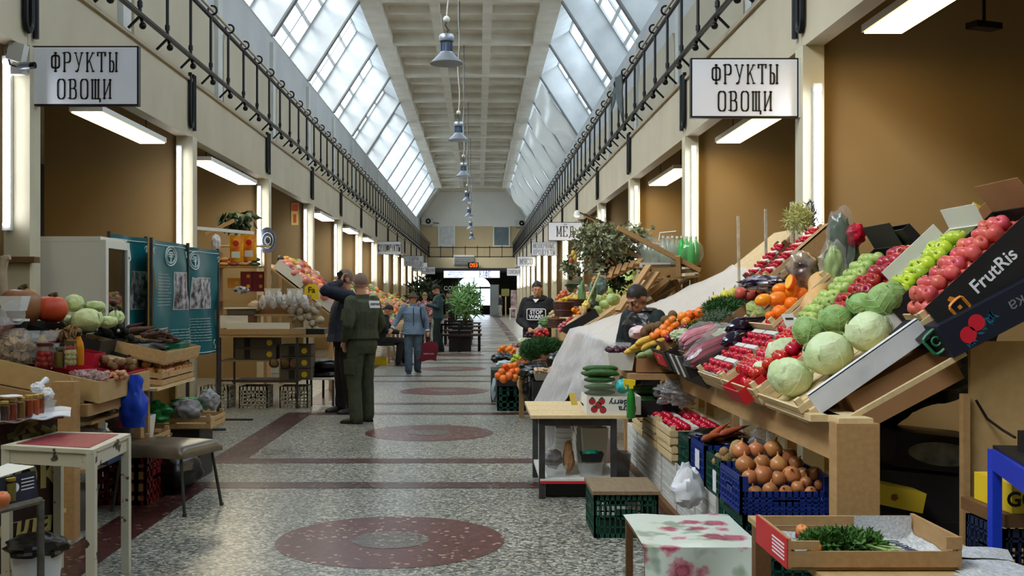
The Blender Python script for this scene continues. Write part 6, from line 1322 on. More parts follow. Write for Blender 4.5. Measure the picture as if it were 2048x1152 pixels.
# cabbage crate
M2=slope((1.36,12.2,1.08),36)
wood_crate('wooden_crate','steep wooden crate of round cabbages behind the leather vest person',1.0,.75,.065,M2,W2,nsl=1)
t=thing('wooden_crate','tall slatted crate end rising beside the upper cabbages','crate',P(1262,610,12.15))
for(x0,y0,x1,y1,w)in((1236,622,1298,531,.10),(1256,626,1312,545,.13)):MB().bar(P(x0,y0,12.0),P(x1,y1,12.25),w,.03).build('slat',W2,t,smooth=False)
for i in range(5):MB().bar(P(1218+14*i,556-7*i,12.9),P(1226+14*i,534-4*i,13.0),.06,.02).build('slat',W2,t,smooth=False)
MB().bar(P(1212,560,12.95),P(1292,524,12.95),.05,.03).build('top_rail',W2,t,smooth=False)
CB3=cabbage('round_cabbage',(186,206,138),(152,182,104),'','round cabbages on the second stall',.1,9,.02,vr=.02)
for i,(x,y,r)in enumerate([(1262,546,11),(1254,563,15),(1242,582,10),(1221,580,13),(1229,562,11),(1226,599,13),(1203,598,11),(1209,609,10),(1196,620,9),(1181,626,9),(1171,620,10),(1190,597,9),(1170,600,10),(1240,550,9),(1215,566,9)]):
 p,rr_=on(x,y,M2,r);p=p+Vector((0,0,.0));put(CB3,p,'pale round cabbage in the steep crate behind the leather vest person',Euler((R.uniform(-.5,.5),R.uniform(-.5,.5),R.uniform(0,6))),rr_/.1,'round cabbages on the second stall')
p,r=on(1188,611,M2,11);MB().ball(p,r).solo('watermelon',mat('dark_melon',(34,52,38),.4,c2=(22,38,28),ns=8),'dark round watermelon among the pale cabbages','melon')
# stall body: a stepped bench running to the far end of the stall
def bench(name,label,x0,z0,x1,z1,y0,y1,m=W4,legs=True):
 t=thing(name,label,'stall',(x0,y0,0));n=max(1,round((y1-y0)/1.3))
 for i in range(n):
  a=y0+(y1-y0)*i/n+.01;c=y0+(y1-y0)*(i+1)/n-.01
  MB().hexa([(x0,a,z0-.03),(x1,a,z1-.03),(x1,c,z1-.03),(x0,c,z0-.03),(x0,a,z0),(x1,a,z1),(x1,c,z1),(x0,c,z0)]).build('sloping_board',m,t,smooth=False)
  for x,z in((x0+.03*(1 if x1>x0 else-1),z0),(x1,z1)):MB().box((x-.03,a,0),(x+.03,a+.06,z-.03)).build('leg',W2,t,smooth=False)
 MB().box((min(x0,x0),y0,z0-.16),(x0+.03,y1,z0-.03)).build('front_board',m,t,smooth=False)
 return t
bench('stall_bench','sloping wooden bench carrying bananas and pineapples beyond the cabbages',1.24,.97,2.6,1.75,12.98,18.9)
bench('low_bench','low bench holding the dill crate and orange piles in the aisle',.50,.50,1.14,.66,13.2,16.4)
SQT=mat('long_squash_tan',(206,166,122),.5,c2=(186,146,104),ns=12)
for(x0,y0,x1,y1,Y,lb)in((1132,657,1163,631,12.75,'long tan squash lying across the black crate, farther one'),(1140,662,1176,637,12.5,'long tan squash lying across the black crate, nearer one')):
 a=P(x0,y0,Y);c=P(x1,y1,Y+.15);d=c-a;MB().tube([a+d*(i/9)for i in range(10)],[.02,.04,.046,.044,.04,.038,.037,.037,.034,.015],12).solo('long_squash',SQT,lb,'squash')
carton('black_crate','black carton under the two long tan squashes',.42,.62,.10,slope((1.02,12.3,1.06),30),BLK,DARKIN)
# small fruit on the second stall
def sprinkle(t,lst,Y,label,group,r0,sl=.0):
 for(x,y,r)in lst:
  YY=Y+R.uniform(-.1,.1)+(640-y)*sl;p=P(x,y,YY);put(t,p,label,rrot(),r*YY/F/r0,group)
PLM=ballfruit('radish',(176,30,62),(206,120,130),'','radish','red radishes beside the long squashes',.035,(1,1,.9),.3,.04,ns=9)
sprinkle(PLM,[(1121,660,5),(1127,655,5),(1123,651,5),(1131,648,5),(1136,642,5),(1128,646,4),(1119,654,4),(1140,637,4),(1133,652,4)],12.9,'red and white radish beside the long tan squashes','red radishes beside the long squashes',.035,.01)
sprinkle(ORG,[(1150,624,6),(1155,620,5),(1147,620,5),(1141,632,5),(1158,627,5)],13.3,'orange in the little pile beside the red wicker baskets','oranges by the wicker baskets',.05,.01)
BAN=tubefruit('banana',(232,196,70),(206,164,48),'','banana','bananas beyond the cabbages',.2,.02,[.3,.8,1,1,.9,.6,.3],.16,.5,8,ns=10)
for i,(x,y,rz)in enumerate([(1142,596,20),(1148,592,35),(1154,597,50),(1146,602,10),(1152,604,40),(1158,600,60),(1135,592,15),(1128,598,5),(1138,604,30),(1131,603,25)]):
 put(BAN,P(x,y,14.4+.02*i),'yellow banana on the heap beyond the cabbages',Euler((R.uniform(-1.5,-.8),R.uniform(-.6,.1),math.radians(rz))),1.1,'bananas beyond the cabbages')
AP5=ballfruit('red_apple',(186,50,50),(206,130,80),'','apple','apples beyond the bananas',.04,(1,1,.9),.35,.04,ns=8)
sprinkle(AP5,[(1124,586,5),(1130,584,5),(1127,590,5),(1119,592,4),(1114,597,5),(1120,600,4),(1133,589,4)],15.0,'small red and yellow apple beyond the bananas','apples beyond the bananas',.04)
def pineapple(px,py,Y,label,s=1.0):
 p=P(px,py,Y);t=thing('pineapple',label,'pineapple',p);MB().ball(p,(.06*s,.06*s,.09*s),n=14,m=10,fn=lambda d:1+.06*math.sin(d.z*16)*math.sin(7*math.atan2(d.y,d.x))).build('fruit',mat('pineapple_skin',(96,84,52),.7,c2=(64,62,40),ns=40),t)
 b=MB()
 for i in range(22):
  a=i*2.4;k=.3+.7*(i/22);d=Vector((math.cos(a)*(1.1-k),math.sin(a)*(1.1-k),k+.3)).normalized();o=p+Vector((0,0,.08*s));s_=Vector((-math.sin(a),math.cos(a),0))
  b.add([o+s_*.012*s,o+d*.09*s+s_*.007*s,o+d*.17*s+Vector((d.x,d.y,-.2))*.03*s,o+d*.09*s-s_*.007*s,o-s_*.012*s],[(0,1,2,3,4)])
 b.build('crown_leaves',LEAFD,t,smooth=False)
pineapple(1141,572,15.2,'pineapple standing left of the leek bundles',1.0);pineapple(1158,566,15.0,'pineapple partly behind the leek bundles',1.1)
LEEK=mat('leek_green',(60,112,56),.5,c2=(130,160,110),ns=6,stretch=(1,1,.3))
for(x,y,Y,sz,m,lb,sd)in((1164,588,13.9,(.05,.08,.16),LEEK,'tall bundle of green leeks beside the bananas',81),(1186,582,13.4,(.05,.07,.12),mat('greens_dark',(30,110,66),.4,c2=(150,180,160),ns=8),'green leaves in a striped bag above the cabbages',82),(1203,572,13.0,(.07,.07,.11),mat('bag_bluegreen',(130,158,150),.3,c2=(60,90,80),ns=8),'blue green bag of leaves left of the upper cabbages',83),(1194,562,13.2,(.06,.06,.07),mat('squash_orange',(214,160,104),.5),'small orange squash above the bagged leaves',84),(1166,576,14.2,(.08,.07,.05),mat('radicchio',(150,60,90),.5,c2=(206,190,196),ns=14),'violet and white radicchio heads behind the leeks',85),(1172,612,12.9,(.05,.06,.06),mat('yellow_pepper',(226,206,90),.4),'yellow pepper pile beside the round cabbages',86),(1168,626,12.7,(.035,.06,.09),SQT,'short tan squash standing beside the round cabbages',87),(1150,570,14.6,(.12,.1,.05),LEAFD,'dark leafy pile behind the pineapples',88)):
 bag('vegetable_bundle',lb,P(x,y,Y),sz,m,sd,cat='vegetables',amp=.25,f=2)
MB().tube([P(1170,615,12.9),P(1200,545,12.9)],.014,6).solo('leek_stalk',mat('leek_stalk',(196,206,150),.5),'long pale stalk leaning over the cabbages','vegetable')
WICK=mat('wicker_red_brown',(96,52,36),.6,c2=(66,34,26),ns=40)
def basket(px,py,Y,r,h,label,m=WICK):
 p=P(px,py,Y);t=thing('wicker_basket',label,'basket',p)
 for i in range(5):MB().tube([p+Vector((r*(.85+.04*i)*math.cos(k*.3927),r*(.85+.04*i)*math.sin(k*.3927),h*(i+.5)/5))for k in range(16)],h*.11,6,closed=True).build('woven_band',m,t)
 MB().lathe([(0,.004),(r*.84,.004),(r*.98,h),(r*.93,h),(r*.8,.012),(0,.012)],18,p).build('basket_lining',W1,t)
for(x,y,Y,r,h,lb)in((1208,546,13.4,.155,.17,'round brown wicker basket below the leafy branches'),(1128,622,13.6,.13,.12,'red brown wicker basket topmost of the stack by the hooded person'),(1128,634,13.5,.12,.09,'pale bottomed wicker basket in the middle of the stack by the hooded person'),(1114,656,13.4,.11,.12,'dark red basket at the front of the stack by the hooded person'),(1154,612,13.8,.12,.09,'pale basket under the bananas')):basket(x,y,Y,r,h,lb)
GON=ballfruit('pale_onion',(214,196,150),(190,160,110),'','onion','pale onions and roots by the baskets',.035,(1,1,.95),.4,.06,ns=12)
sprinkle(GON,[(1106,625,5),(1112,628,5),(1108,632,5),(1101,628,4),(1103,634,4),(1115,634,4),(1118,628,4),(1098,634,4)],13.6,'pale onion heaped between the baskets and the hooded person','pale onions and roots by the baskets',.035)
bag('greens_bundle','bundle of short green stalks held near the hooded person',P(1092,644,14.2),(.09,.07,.07),LEEK,91,cat='vegetables',amp=.3,f=3)
# leafy branches, posts and shelf of bottles
stm=[([P(1168,428,13.2),P(1215,448,13.2),P(1240,470,13.2)],.014),([P(1215,448,13.2),P(1160,500,13.0),P(1135,530,12.9)],.008),([P(1230,460,13.2),P(1280,490,13.2)],.01),([P(1205,470,13.2),P(1235,560,13.1)],.008)]
lb_=leafy('leafy_branches','large bundle of olive green leafy branches hanging over the second stall','branches',P(1200,482,13.1),(.33,.25,.21),LEAFO,900,.085,.022,92,stems=stm,up=-.2)
def more(px,py,Y,size,cnt,seed,m,L=.08,w=.02):
 c=P(px,py,Y);rn=random.Random(seed);b=MB()
 for i in range(cnt):
  d=Vector((rn.gauss(0,.5),rn.gauss(0,.5),rn.gauss(0,.5)));p=c+Vector((d.x*size[0],d.y*size[1],d.z*size[2]));e=Vector((rn.uniform(-1,1),rn.uniform(-1,1),rn.uniform(-1,.5))).normalized();s=e.cross(Vector((rn.uniform(-1,1),rn.uniform(-1,1),.3))).normalized();l=L*rn.uniform(.6,1.3)
  b.add([p,p+e*l*.4+s*w,p+e*l,p+e*l*.4-s*w],[(0,1,2,3)])
 o=b.build('leaves',m,lb_,smooth=False);o['kind']='stuff'
more(1140,530,12.9,(.09,.09,.10),150,93,LEAFO);more(1270,470,13.3,(.20,.15,.14),260,94,LEAFO);more(1235,560,13.1,(.13,.1,.13),190,95,LEAFD);more(1270,510,13.6,(.3,.15,.18),380,96,LEAFD);more(1190,530,13,(.2,.12,.14),110,97,LEAFO)
for(x,y,lb)in((1146,507,'small yellow pear hanging in the leafy branches'),(1142,521,'red and yellow apple hanging low in the leafy branches'),(1150,515,'small green apple hanging in the leafy branches')):
 p=P(x,y,12.8);MB().ball(p,(.025,.025,.04)).solo('hanging_fruit',mat('hang_%d'%x,(206,176,70)if x!=1142 else(186,90,50),.4),lb,'fruit')
fr=thing('bottle_stand','wooden trestle stand with a shelf of bottles beside the second stall','stand',P(1390,640,13.0))
FY=13.0
for(x0,y0,x1,y1,Y0,w,nm)in((1235,455,1400,541,12.8,.055,'sloping_rail'),(1224,487,1300,526,13.3,.05,'sloping_rail'),(1356,512,1358,548,12.8,.055,'upright'),(1290,548,1400,540,12.85,.05,'shelf_rail'),(1310,560,1400,552,12.85,.03,'shelf_rail'),(1342,556,1306,596,12.9,.045,'brace'),(1348,560,1362,592,13.0,.06,'leg'),(1372,560,1366,700,13.4,.06,'leg'),(1397,548,1392,700,13.4,.06,'leg'),(1300,575,1340,552,13.3,.03,'brace'),(1168,430,1240,466,13.3,.03,'lamp_arm')):
 MB().bar(P(x0,y0,Y0),P(x1,y1,Y0+.05),w,w).build(nm,W2,fr,smooth=False)
MB().hexa([P(1285,533,12.85),P(1402,531,12.85),P(1402,534,13.5),P(1290,534,13.5)]+[p+Vector((0,0,.02))for p in(P(1285,533,12.85),P(1402,531,12.85),P(1402,534,13.5),P(1290,534,13.5))]).build('shelf',W5,fr,smooth=False)
MB().prism([P(1300,590,13.0),P(1342,560,13.0),P(1348,580,13.0),P(1316,612,13.0)],(0,.03,0)).build('side_board',W6,fr,smooth=False)
def bottle(px,py,Y,h,r,label,m,liquid=None,capm=None):
 p=P(px,py,Y);t=thing('bottle',label,'bottle',p,'bottles on the wooden stand');MB().lathe([(r*.9,0),(r,r*.2),(r,h*.55),(r*.8,h*.7),(r*.32,h*.88),(r*.32,h*.94)],14,p).build('bottle_body',m,t);MB().lathe([(r*.38,h*.93),(r*.38,h),(0,h)],10,p).build('cap',capm or m_lampwhite,t);return t
BC=filmmat('bottle_clear',(190,214,206),.45,.1,.5);BG=mat('bottle_green',(40,190,70),.15,c2=(90,214,110),ns=6,alpha=.85,coat=.3)
for i in range(12):
 x=1290+i*9.2;g=i>=8;bottle(x,531,13.05+.17*(i%2),.36 if i>3 else.28,.048,('green drink bottle on the wooden stand, %s from the pillar' if g else 'clear drink bottle on the wooden stand, %s from the pillar')%nth[11-i],BG if g else BC)
for(x,w,lb)in((1300,.16,'clear wrap around the first clear bottles on the wooden stand'),(1335,.16,'clear wrap around the middle clear bottles on the wooden stand'),(1378,.18,'clear wrap around the green bottles on the wooden stand')):bag('clear_bag',lb,P(x,505,13.13),(w,.17,.19),BAGC,int(x),amp=.1)
MB().box((1.93,12.86,1.845),(2.3,13.4,1.90)).solo('bottle_tray',mat('label_tray',(206,206,200),.5),'white printed tray edge under the clear bottles','tray')
p=P(1154,432,13.3);t=thing('spot_lamp','small white spot lamp on a wooden arm over the leafy branches','lamp',p);MB().lathe([(.05,0),(.03,.06),(.012,.07),(0,.07)],14,p).build('lamp_shade',m_lampwhite,t);MB().ball(p,(.03,.03,.015)).build('bulb',m_diffw,t);MB().tube([p+Vector((0,0,.06)),P(1168,429,13.3)],.01,6).build('arm',IRN,t)
MB().tube([P(1318,482,13.4),P(1320,466,13.4),P(1352,463,13.4)],.012,6).solo('wire_hook',m_lampwhite,'bent white wire over the bottles','wire')
# crates in the aisle
MB().box((.24,14.5,.0),(.62,15.1,.285)).solo('covered_box',mat('box_grey',(120,122,116),.7),'grey box behind the dark green crate in the aisle','box')
plastic_crate('green_crate','dark green solid crate on the floor under the persimmons',.37,.45,.32,Tr(.245,14.02,0),GRNP,nx=4,ny=5,nz=4,bar=.055)
carton('fruit_box','low dark printed box of persimmons on the green crate',.38,.46,.10,Tr(.235,14.0,.325),BLK,CARD)
PSM=ballfruit('persimmon',(236,106,34),(240,138,50),'','persimmon','persimmons in the aisle boxes',.05,(1,1,.86),.3,.03,ns=8,stem=calyx(.05,.8))
sprinkle(PSM,[(996,752,8),(1007,758,9),(1018,752,9),(1030,756,8),(1003,744,8),(1014,740,8),(1024,744,8),(1034,742,7),(1010,733,7),(1021,732,7),(1030,730,6),(1026,737,7)],14.2,'orange persimmon in the low box on the green crate','persimmons in the aisle boxes',.05,.012)
sprinkle(TNG,[(998,702,5),(1005,696,6),(1013,700,6),(1020,697,6),(1026,703,5),(1008,704,5),(1016,706,5),(1000,708,4),(1023,708,4),(1030,700,5),(1010,693,4),(1022,692,4),(1032,707,4)],17.2,'tangerine in the farther heap at the aisle edge','tangerines at the aisle edge',.033)
carton('carton_box','small carton under the farther tangerine heap',.42,.5,.22,Tr(.30,17.0,.35),CARDW,CARD);carton('carton_box','dark carton below the farther tangerine heap',.44,.5,.35,Tr(.29,17.0,0),BLK,CARD)
sprinkle(PLM,[(1033,690,4),(1037,686,4),(1041,690,4),(1036,695,4),(1043,695,4)],16.9,'dark red radish beside the farther tangerines','dark red radishes at the aisle edge',.035)
carton('carton_box','white carton under the dark red radishes',.2,.3,.15,Tr(.60,16.8,.54),CARDW,CARD)
bag('black_bag','long shiny black bag between the two orange heaps',P(1007,716,15.6),(.18,.16,.085),BAGB,101,amp=.25);bag('white_bag','pale crumpled bag above the persimmons',P(1010,729,15.0),(.13,.12,.06),mat('bag_pale_blue',(176,192,190),.4),102,amp=.35)
MB().box((.18,15.2,0),(.60,15.9,.45)).solo('covered_box',mat('box_dark_grey',(54,56,54),.7),'dark box under the long shiny black bag','box')
sprinkle(AP2,[(1026,720,5),(1032,722,5),(1037,714,6),(1042,718,5),(1030,712,4)],14.7,'pale yellow apple between the bags and the dill','pale yellow apples in the aisle',.035);sprinkle(AP3,[(1034,729,6),(1040,726,6),(1046,727,6),(1050,724,5),(1038,733,5),(1056,724,5)],14.5,'dark red apple between the bags and the dill','dark red apples in the aisle',.043)
carton('carton_box','brown carton under the yellow and dark red apples',.35,.5,.1,Tr(.50,14.3,.505,0,-8,0),CARD,DARKIN)
wood_crate('wooden_crate','tilted wooden tray of dill above the black bag',.62,.55,.06,slope((.66,13.55,.62),16),W2,nsl=1)
bunch(1086,692,13.75,(.27,.24,.10),'wide heap of dark green dill in the tilted tray',6500,seed=103,L=.045,w=.004);bunch(1062,704,13.5,(.14,.12,.11),'feathery dill hanging over the low edge of the tray',2500,seed=104,L=.045,w=.004)
sprinkle(TOM,[(1074,666,5),(1081,662,5),(1088,665,5),(1079,669,5),(1092,661,5),(1085,672,4),(1095,667,4),(1070,672,4)],14.8,'pinkish tomato in the pile behind the dill','tomatoes behind the dill',.04)
sprinkle(GRP,[(1056,668,5),(1061,672,5),(1052,673,4),(1064,666,4)],15.2,'dark violet plum behind the dill','violet plums behind the dill',.022)
bag('greens_bundle','pale striped bag of greens beside the violet plums',P(1050,684,15),(.12,.1,.06),mat('greens_pale',(150,166,120),.5,c2=(214,220,200),ns=12),105,cat='vegetables',amp=.3,f=3)
carton('carton_box','carton under the tomatoes behind the dill',.5,.7,.12,Tr(.62,14.6,.62,0,-12,0),CARD,DARKIN)
bag('black_bag','large glossy black bag draped over the crates below the dill',P(1076,742,13.2),(.26,.22,.11),BAGB,106,amp=.3,f=2.5);bag('black_bag','black bag hanging beside the mushroom tray',P(1062,778,13.05),(.10,.10,.17),BAGB,107,amp=.25);bag('black_bag','black bag bulging below the plastic sheet corner',P(1118,722,13.0),(.14,.14,.12),BAGB,108,amp=.25)
boxtub('mushroom_tray','grey carton tray of pale mushrooms between the black bags and the sheet',(.66,12.7,.50),(.98,13.0,.585),mat('tray_grey',(160,150,132),.8),cat='tray');carton('black_crate','black crate under the mushroom tray',.36,.4,.47,Tr(.64,12.68,.02),BLK,BLK)
MSH=MB().lathe([(.010,-.03),(.012,-.004),(.026,.0),(.027,.008),(.018,.02),(0,.025)],10).build('mushroom',mat('mushroom_pale',(214,186,152),.6,c2=(190,156,122),ns=20),None,'','mushroom','pale mushrooms in the grey tray')
for i in range(3):
 for j in range(8):put(MSH,(.69+j*.037+R.uniform(-.006,.006),12.75+i*.08,.60+R.uniform(0,.025)),'pale mushroom in the grey carton tray',Euler((R.uniform(-.4,.4),R.uniform(-.4,.4),0)),R.uniform(.9,1.25),'pale mushrooms in the grey tray')
carton('carton_box','grey carton behind the dark green crate',.35,.5,.45,Tr(.66,13.2,0),CARD,DARKIN)
SWP=tubefruit('sweet_potato',(126,74,58),(104,58,46),'','sweet potato','sweet potatoes under the dill tray',.2,.03,[.2,.7,1,.95,.8,.4,.15],.04,.6,9,ns=20)
for i,(x,y)in enumerate(((1075,724),(1083,722),(1068,727),(1090,727))):put(SWP,P(x,y,13.3),'brown sweet potato under the edge of the dill tray',Euler((0,-.15,.2*i)),1,'sweet potatoes under the dill tray')
bag('fabric_bag','pale blue film behind the green crate at the aisle edge',P(990,780,14.6),(.05,.12,.16),mat('film_blue',(150,170,180),.35),109)
# ---------- left-hand side: first stall, white table, stool, jars ----------
CREAM=mat('chipped_cream_paint',(204,200,182),.55,c2=(70,64,54),ns=12,nw=.05,nc=.64,detail=6,var=0)
t=thing('white_table','chipped white metal table with a red inset top','table',(-2.1,5.6,0))
FRc,BRc,BLc,FLc=Vector((-1.877,5.235,.75)),Vector((-1.897,5.87,.75)),Vector((-2.33,5.95,.75)),Vector((-2.40,5.40,.75))
def ins(p,k,z=0):c=(FRc+BRc+BLc+FLc)/4;return p+(c-p).normalized()*k+Vector((0,0,z))
q=[FRc,BRc,BLc,FLc];MB().prism([p+Vector((0,0,-.02))for p in q[::-1]],(0,0,.02)).build('table_top',CREAM,t,smooth=False)
MB().prism([ins(p,.075,.0)for p in q[::-1]],(0,0,.003)).build('red_inset',mat('red_laminate',(138,44,52),.5,c2=(156,70,76),ns=22,nw=.4,stretch=(3,.6,1)),t,smooth=False)
for i in range(4):
 a,c=ins(q[i],.03),ins(q[(i+1)%4],.03);MB().bar(a+Vector((0,0,-.055)),c+Vector((0,0,-.055)),.02,.07,up=(0,0,1)).build('apron',CREAM,t,smooth=False)
 MB().box((a.x-.021,a.y-.021,0),(a.x+.021,a.y+.021,.73)).build('leg',CREAM,t,smooth=False)
 # padded stool
t=thing('padded_stool','low stool with a brown padded seat and thin metal legs','stool',(-2.2,7.5,0));SEAT=mat('brown_vinyl',(112,98,78),.3,c2=(84,72,56),ns=5)
c=Vector((-2.21,7.62,.455));Mz=rot(0,0,-18)
def pad(u,v):
 x=.30*(2*u-1);y=.25*(2*v-1);e=max(abs(2*u-1),abs(2*v-1));return c+Mz@Vector((x,y,.02*(1-e**4)+.012*(1-e*e)-.035*(e>.97)))
MB().grid(pad,22,20,thick=(0,0,-.03)).build('seat_pad',SEAT,t,ang=70)
for sx,sy,ex,ey in((.24,-.19,.30,-.235),(.24,.19,.32,.20),(-.24,-.19,-.28,-.235),(-.24,.19,-.29,.24)):
 a=c+Mz@Vector((sx,sy,-.03));b=c+Mz@Vector((ex,ey,0));b.z=0;MB().tube([a,a.lerp(b,.15)+Vector((0,0,.0)),b],.011,8).tube([b,b+Vector((0,0,.02))],.015,8).build('leg',IRN,t)
 # stall 1
st=thing('market_stall','plywood stall with a deep sloping tray under the pumpkins and jars','stall',(-2.55,6.8,0))
MB().prism([(-2.40,6.80,.82),(-2.40,6.80,.955),(-3.2,6.80,1.135),(-3.2,6.80,.98)],(0,.02,0)).build('front_panel',W4,st,smooth=False)
MB().box((-2.42,6.82,.82),(-2.40,7.85,.955)).build('end_panel',W4,st,smooth=False)
MB().hexa([(-3.2,6.82,1.0),(-2.42,6.82,.85),(-2.42,7.85,.85),(-3.2,7.85,1.0)]+[(-3.2,6.82,1.015),(-2.42,6.82,.865),(-2.42,7.85,.865),(-3.2,7.85,1.015)]).build('tray_bottom',W5,st,smooth=False)
MB().box((-2.63,6.62,0),(-2.49,6.72,.97)).build('post',W2,st,smooth=False);MB().box((-2.49,7.70,0),(-2.42,7.78,.82)).build('post',W2,st,smooth=False);MB().box((-2.52,6.72,.745),(-2.44,7.8,.82)).build('beam',W2,st,smooth=False);MB().box((-3.5,6.66,0),(-3.42,6.74,1.1)).build('post',W2,st,smooth=False)
MB().bar((-2.5,6.78,.80),(-3.3,6.78,.95),.05,.07).build('cross_rail',W2,st,smooth=False)
MB().hexa([(-4.0,6.85,1.10),(-3.05,6.85,1.04),(-3.05,9.0,1.04),(-4.0,9.0,1.10)]+[(-4.0,6.85,1.12),(-3.05,6.85,1.06),(-3.05,9.0,1.06),(-4.0,9.0,1.12)]).build('upper_board',W5,st,smooth=False)
MB().box((-3.3,6.9,.36),(-2.5,8.9,.385)).build('lower_shelf',W3,st,smooth=False);MB().box((-3.3,7.0,.66),(-2.52,7.75,.68)).build('middle_shelf',W3,st,smooth=False)
for(x,y)in((-3.2,8.9),(-2.56,8.9)):MB().box((x,y,0),(x+.05,y+.05,.82)).build('post',W2,st,smooth=False)
MB().box((-3.2,7.9,.80),(-2.36,8.95,.82)).build('onion_shelf',W3,st,smooth=False);MB().box((-2.48,8.0,0),(-2.46,8.05,.80)).build('post',W2,st,smooth=False)
MB().box((-2.95,7.90,.82),(-2.9,8.95,1.06)).build('back_board',W5,st,smooth=False)
for y in(7.95,8.86):MB().box((-2.9,y,.82),(-2.86,y+.04,1.05)).build('bracket',W2,st,smooth=False)
# pumpkins and cabbages
def pumpkin(c,r,label,m,lobes=9,sq=.85,seed=1,name='pumpkin'):
 t=thing(name,label,'pumpkin',c);o=Vector((seed,seed*2,0))
 MB().ball(c,(r,r,r*sq),n=44,m=20,fn=lambda d:(1+.045*abs(math.cos(lobes*.5*math.atan2(d.y,d.x)))*(1-d.z*d.z)-.12*max(0,d.z-.85)*6+.05*noise.noise(d*1.3+o))).build('fruit',m,t,ang=80)
 MB().tube([Vector(c)+Vector((0,0,r*sq*.86)),Vector(c)+Vector((.01,.01,r*sq*1.0)),Vector(c)+Vector((.04,.01,r*sq*1.08))],[.028,.02,.016],8).build('stem',STEM,t);return t
pumpkin(P(102,618,7.75),.118,'round bright orange red pumpkin beside the pale cabbages',mat('pumpkin_orange',(206,90,36),.45,c2=(176,56,36),ns=5),seed=2)
p=P(42,613,7.65);t=pumpkin(p,.150,'large brownish tan squash at the edge of the first stall',mat('squash_brown',(156,106,62),.45,c2=(124,80,50),ns=6),7,.92,3)
MB().tube([P(6,590,7.7),P(4,540,7.7),P(9,517,7.7),P(20,514,7.7)],[.035,.033,.034,.02],12).solo('long_squash',mat('squash_pale',(176,160,136),.5,c2=(150,132,108),ns=9),'pale hooked squash neck rising behind the brown squash','squash')
CB4=cabbage('pointed_cabbage',(222,232,178),(192,212,138),'','pale cabbages by the fridge',.1,12,.03,.9,vr=.02)
for(x,y,r,Y,lb,sc)in((147,606,19,8.05,'pale cabbage touching the orange pumpkin',(1,1,1)),(190,616,20,8.2,'long pale cabbage lying at the back by the fridge',(1.35,1,.75)),(173,640,29,7.85,'largest pale cabbage in front by the orange pumpkin',(1.15,1,.9)),(139,645,18,7.95,'shaded cabbage under the orange pumpkin',(1,1,.9)),(214,644,17,7.95,'pale cabbage right of the largest one',(1.15,1,.8)),(231,636,17,8.1,'small cabbage with a knife in it next to the fridge door',(.85,1,1))):
 k=r*Y/F/.1;put(CB4,P(x,y,Y),lb,Euler((R.uniform(-.3,.3),R.uniform(-.3,.3),R.uniform(0,6))),(k*sc[0],k*sc[1],k*sc[2]))
t=thing('knife','knife standing upright in the small cabbage','knife',P(231,622,8.0));MB().obox(P(231,626,8.0),(.012,.002,.06)).build('blade',CHR,t);MB().obox(P(231,616,8.0),(.014,.01,.03)).build('handle',IRN,t)
bx_=carton('black_crate','long black carton behind the radishes and under the cabbages',.75,.9,.09,slope((-2.62,8.85,.955+.02),16,-1),BLK,DARKIN)
carton('black_crate','black carton carrying the orange pumpkin and pale cabbages',.8,.9,.08,Tr(-3.75,7.45,1.13,0,0,0),BLK,DARKIN)
# radish crate and root trays on the second tier
TB=slope((-2.36,8.72,1.035),13,-1)
t=carton('radish_crate','black carton with white labels holding black radishes',.62,.52,.11,slope((-2.72,8.20,1.07),13,-1),BLK,DARKIN)
for x,w,h in((.56,.055,.10),(.44,.05,.045),(.26,.075,.08)):MB().box((x,.52,.012),(x+w,.5235,.012+h)).build('label',m_signw,t)
BRD=ballfruit('black_radish',(34,32,34),(20,19,21),'','radish','black radishes in the labelled carton',.045,(1,1,.95),.8,.06,ns=14)
for(x,y,r)in[(196,672,10),(216,668,11),(236,664,10),(206,660,10),(226,656,9),(246,672,9),(182,668,9),(240,655,8),(210,680,10),(232,678,9),(252,664,8),(262,676,8),(194,684,8),(222,650,8),(203,650,8)]:
 p=P(x,y,8.15+R.uniform(-.12,.12));put(BRD,p,'round black radish in the labelled carton',rrot(),r*p.y/F/.045,'black radishes in the labelled carton')
p=P(237,661,7.98);MB().ball(p,(.012,.006,.012)).solo('cut_radish',mat('radish_cut',(206,190,160),.6),'pale cut face of one black radish','radish')
t=carton('root_tray','green printed carton tray of dark roots with pale edges',.55,.55,.10,slope((-2.40,8.62,.985),13,-1),GREENC,CARD)
MB().box((.0,.55,.02),(.055,.553,.09)).build('label',m_signw,t)
boxtub('teal_tray','teal plastic tray at the corner of the second tier',(-2.62,8.65,1.055),(-2.40,8.95,1.115),TEALP,cat='tray');boxtub('clear_tub','clear rimmed tub of grey roots in the green tray',(-2.72,8.12,1.06),(-2.50,8.42,1.14),CLR)
RT=tubefruit('root',(98,66,52),(74,50,42),'','root vegetable','brown roots on the second tier',.16,.022,[.3,.9,1,.8,.6,.4,.15],.05,.7,8,ns=24,bump=.3,bs=40)
for i in range(26):
 u=R.random();x=268+92*u+R.uniform(-12,12);y=655+28*u+R.uniform(-8,10);put(RT,P(x,y,8.72+R.uniform(-.15,.1)),'knobbly brown root on the heap behind the green tray',Euler((R.uniform(0,6),R.uniform(-.3,.3),R.uniform(-.4,.8))),R.uniform(.8,1.2),'brown roots on the second tier')
DR=tubefruit('dark_root',(70,62,58),(52,46,44),'','root vegetable','grey roots in the green tray',.14,.024,[.4,.9,1,.9,.7,.4],.06,.75,8,ns=24)
for i in range(11):put(DR,P(262+R.uniform(0,58),690+R.uniform(-8,8),8.3+R.uniform(-.1,.1)),'grey earthy root in the green carton tray',Euler((R.uniform(0,6),R.uniform(-.2,.2),R.uniform(-.6,.9))),R.uniform(.8,1.1),'grey roots in the green tray')
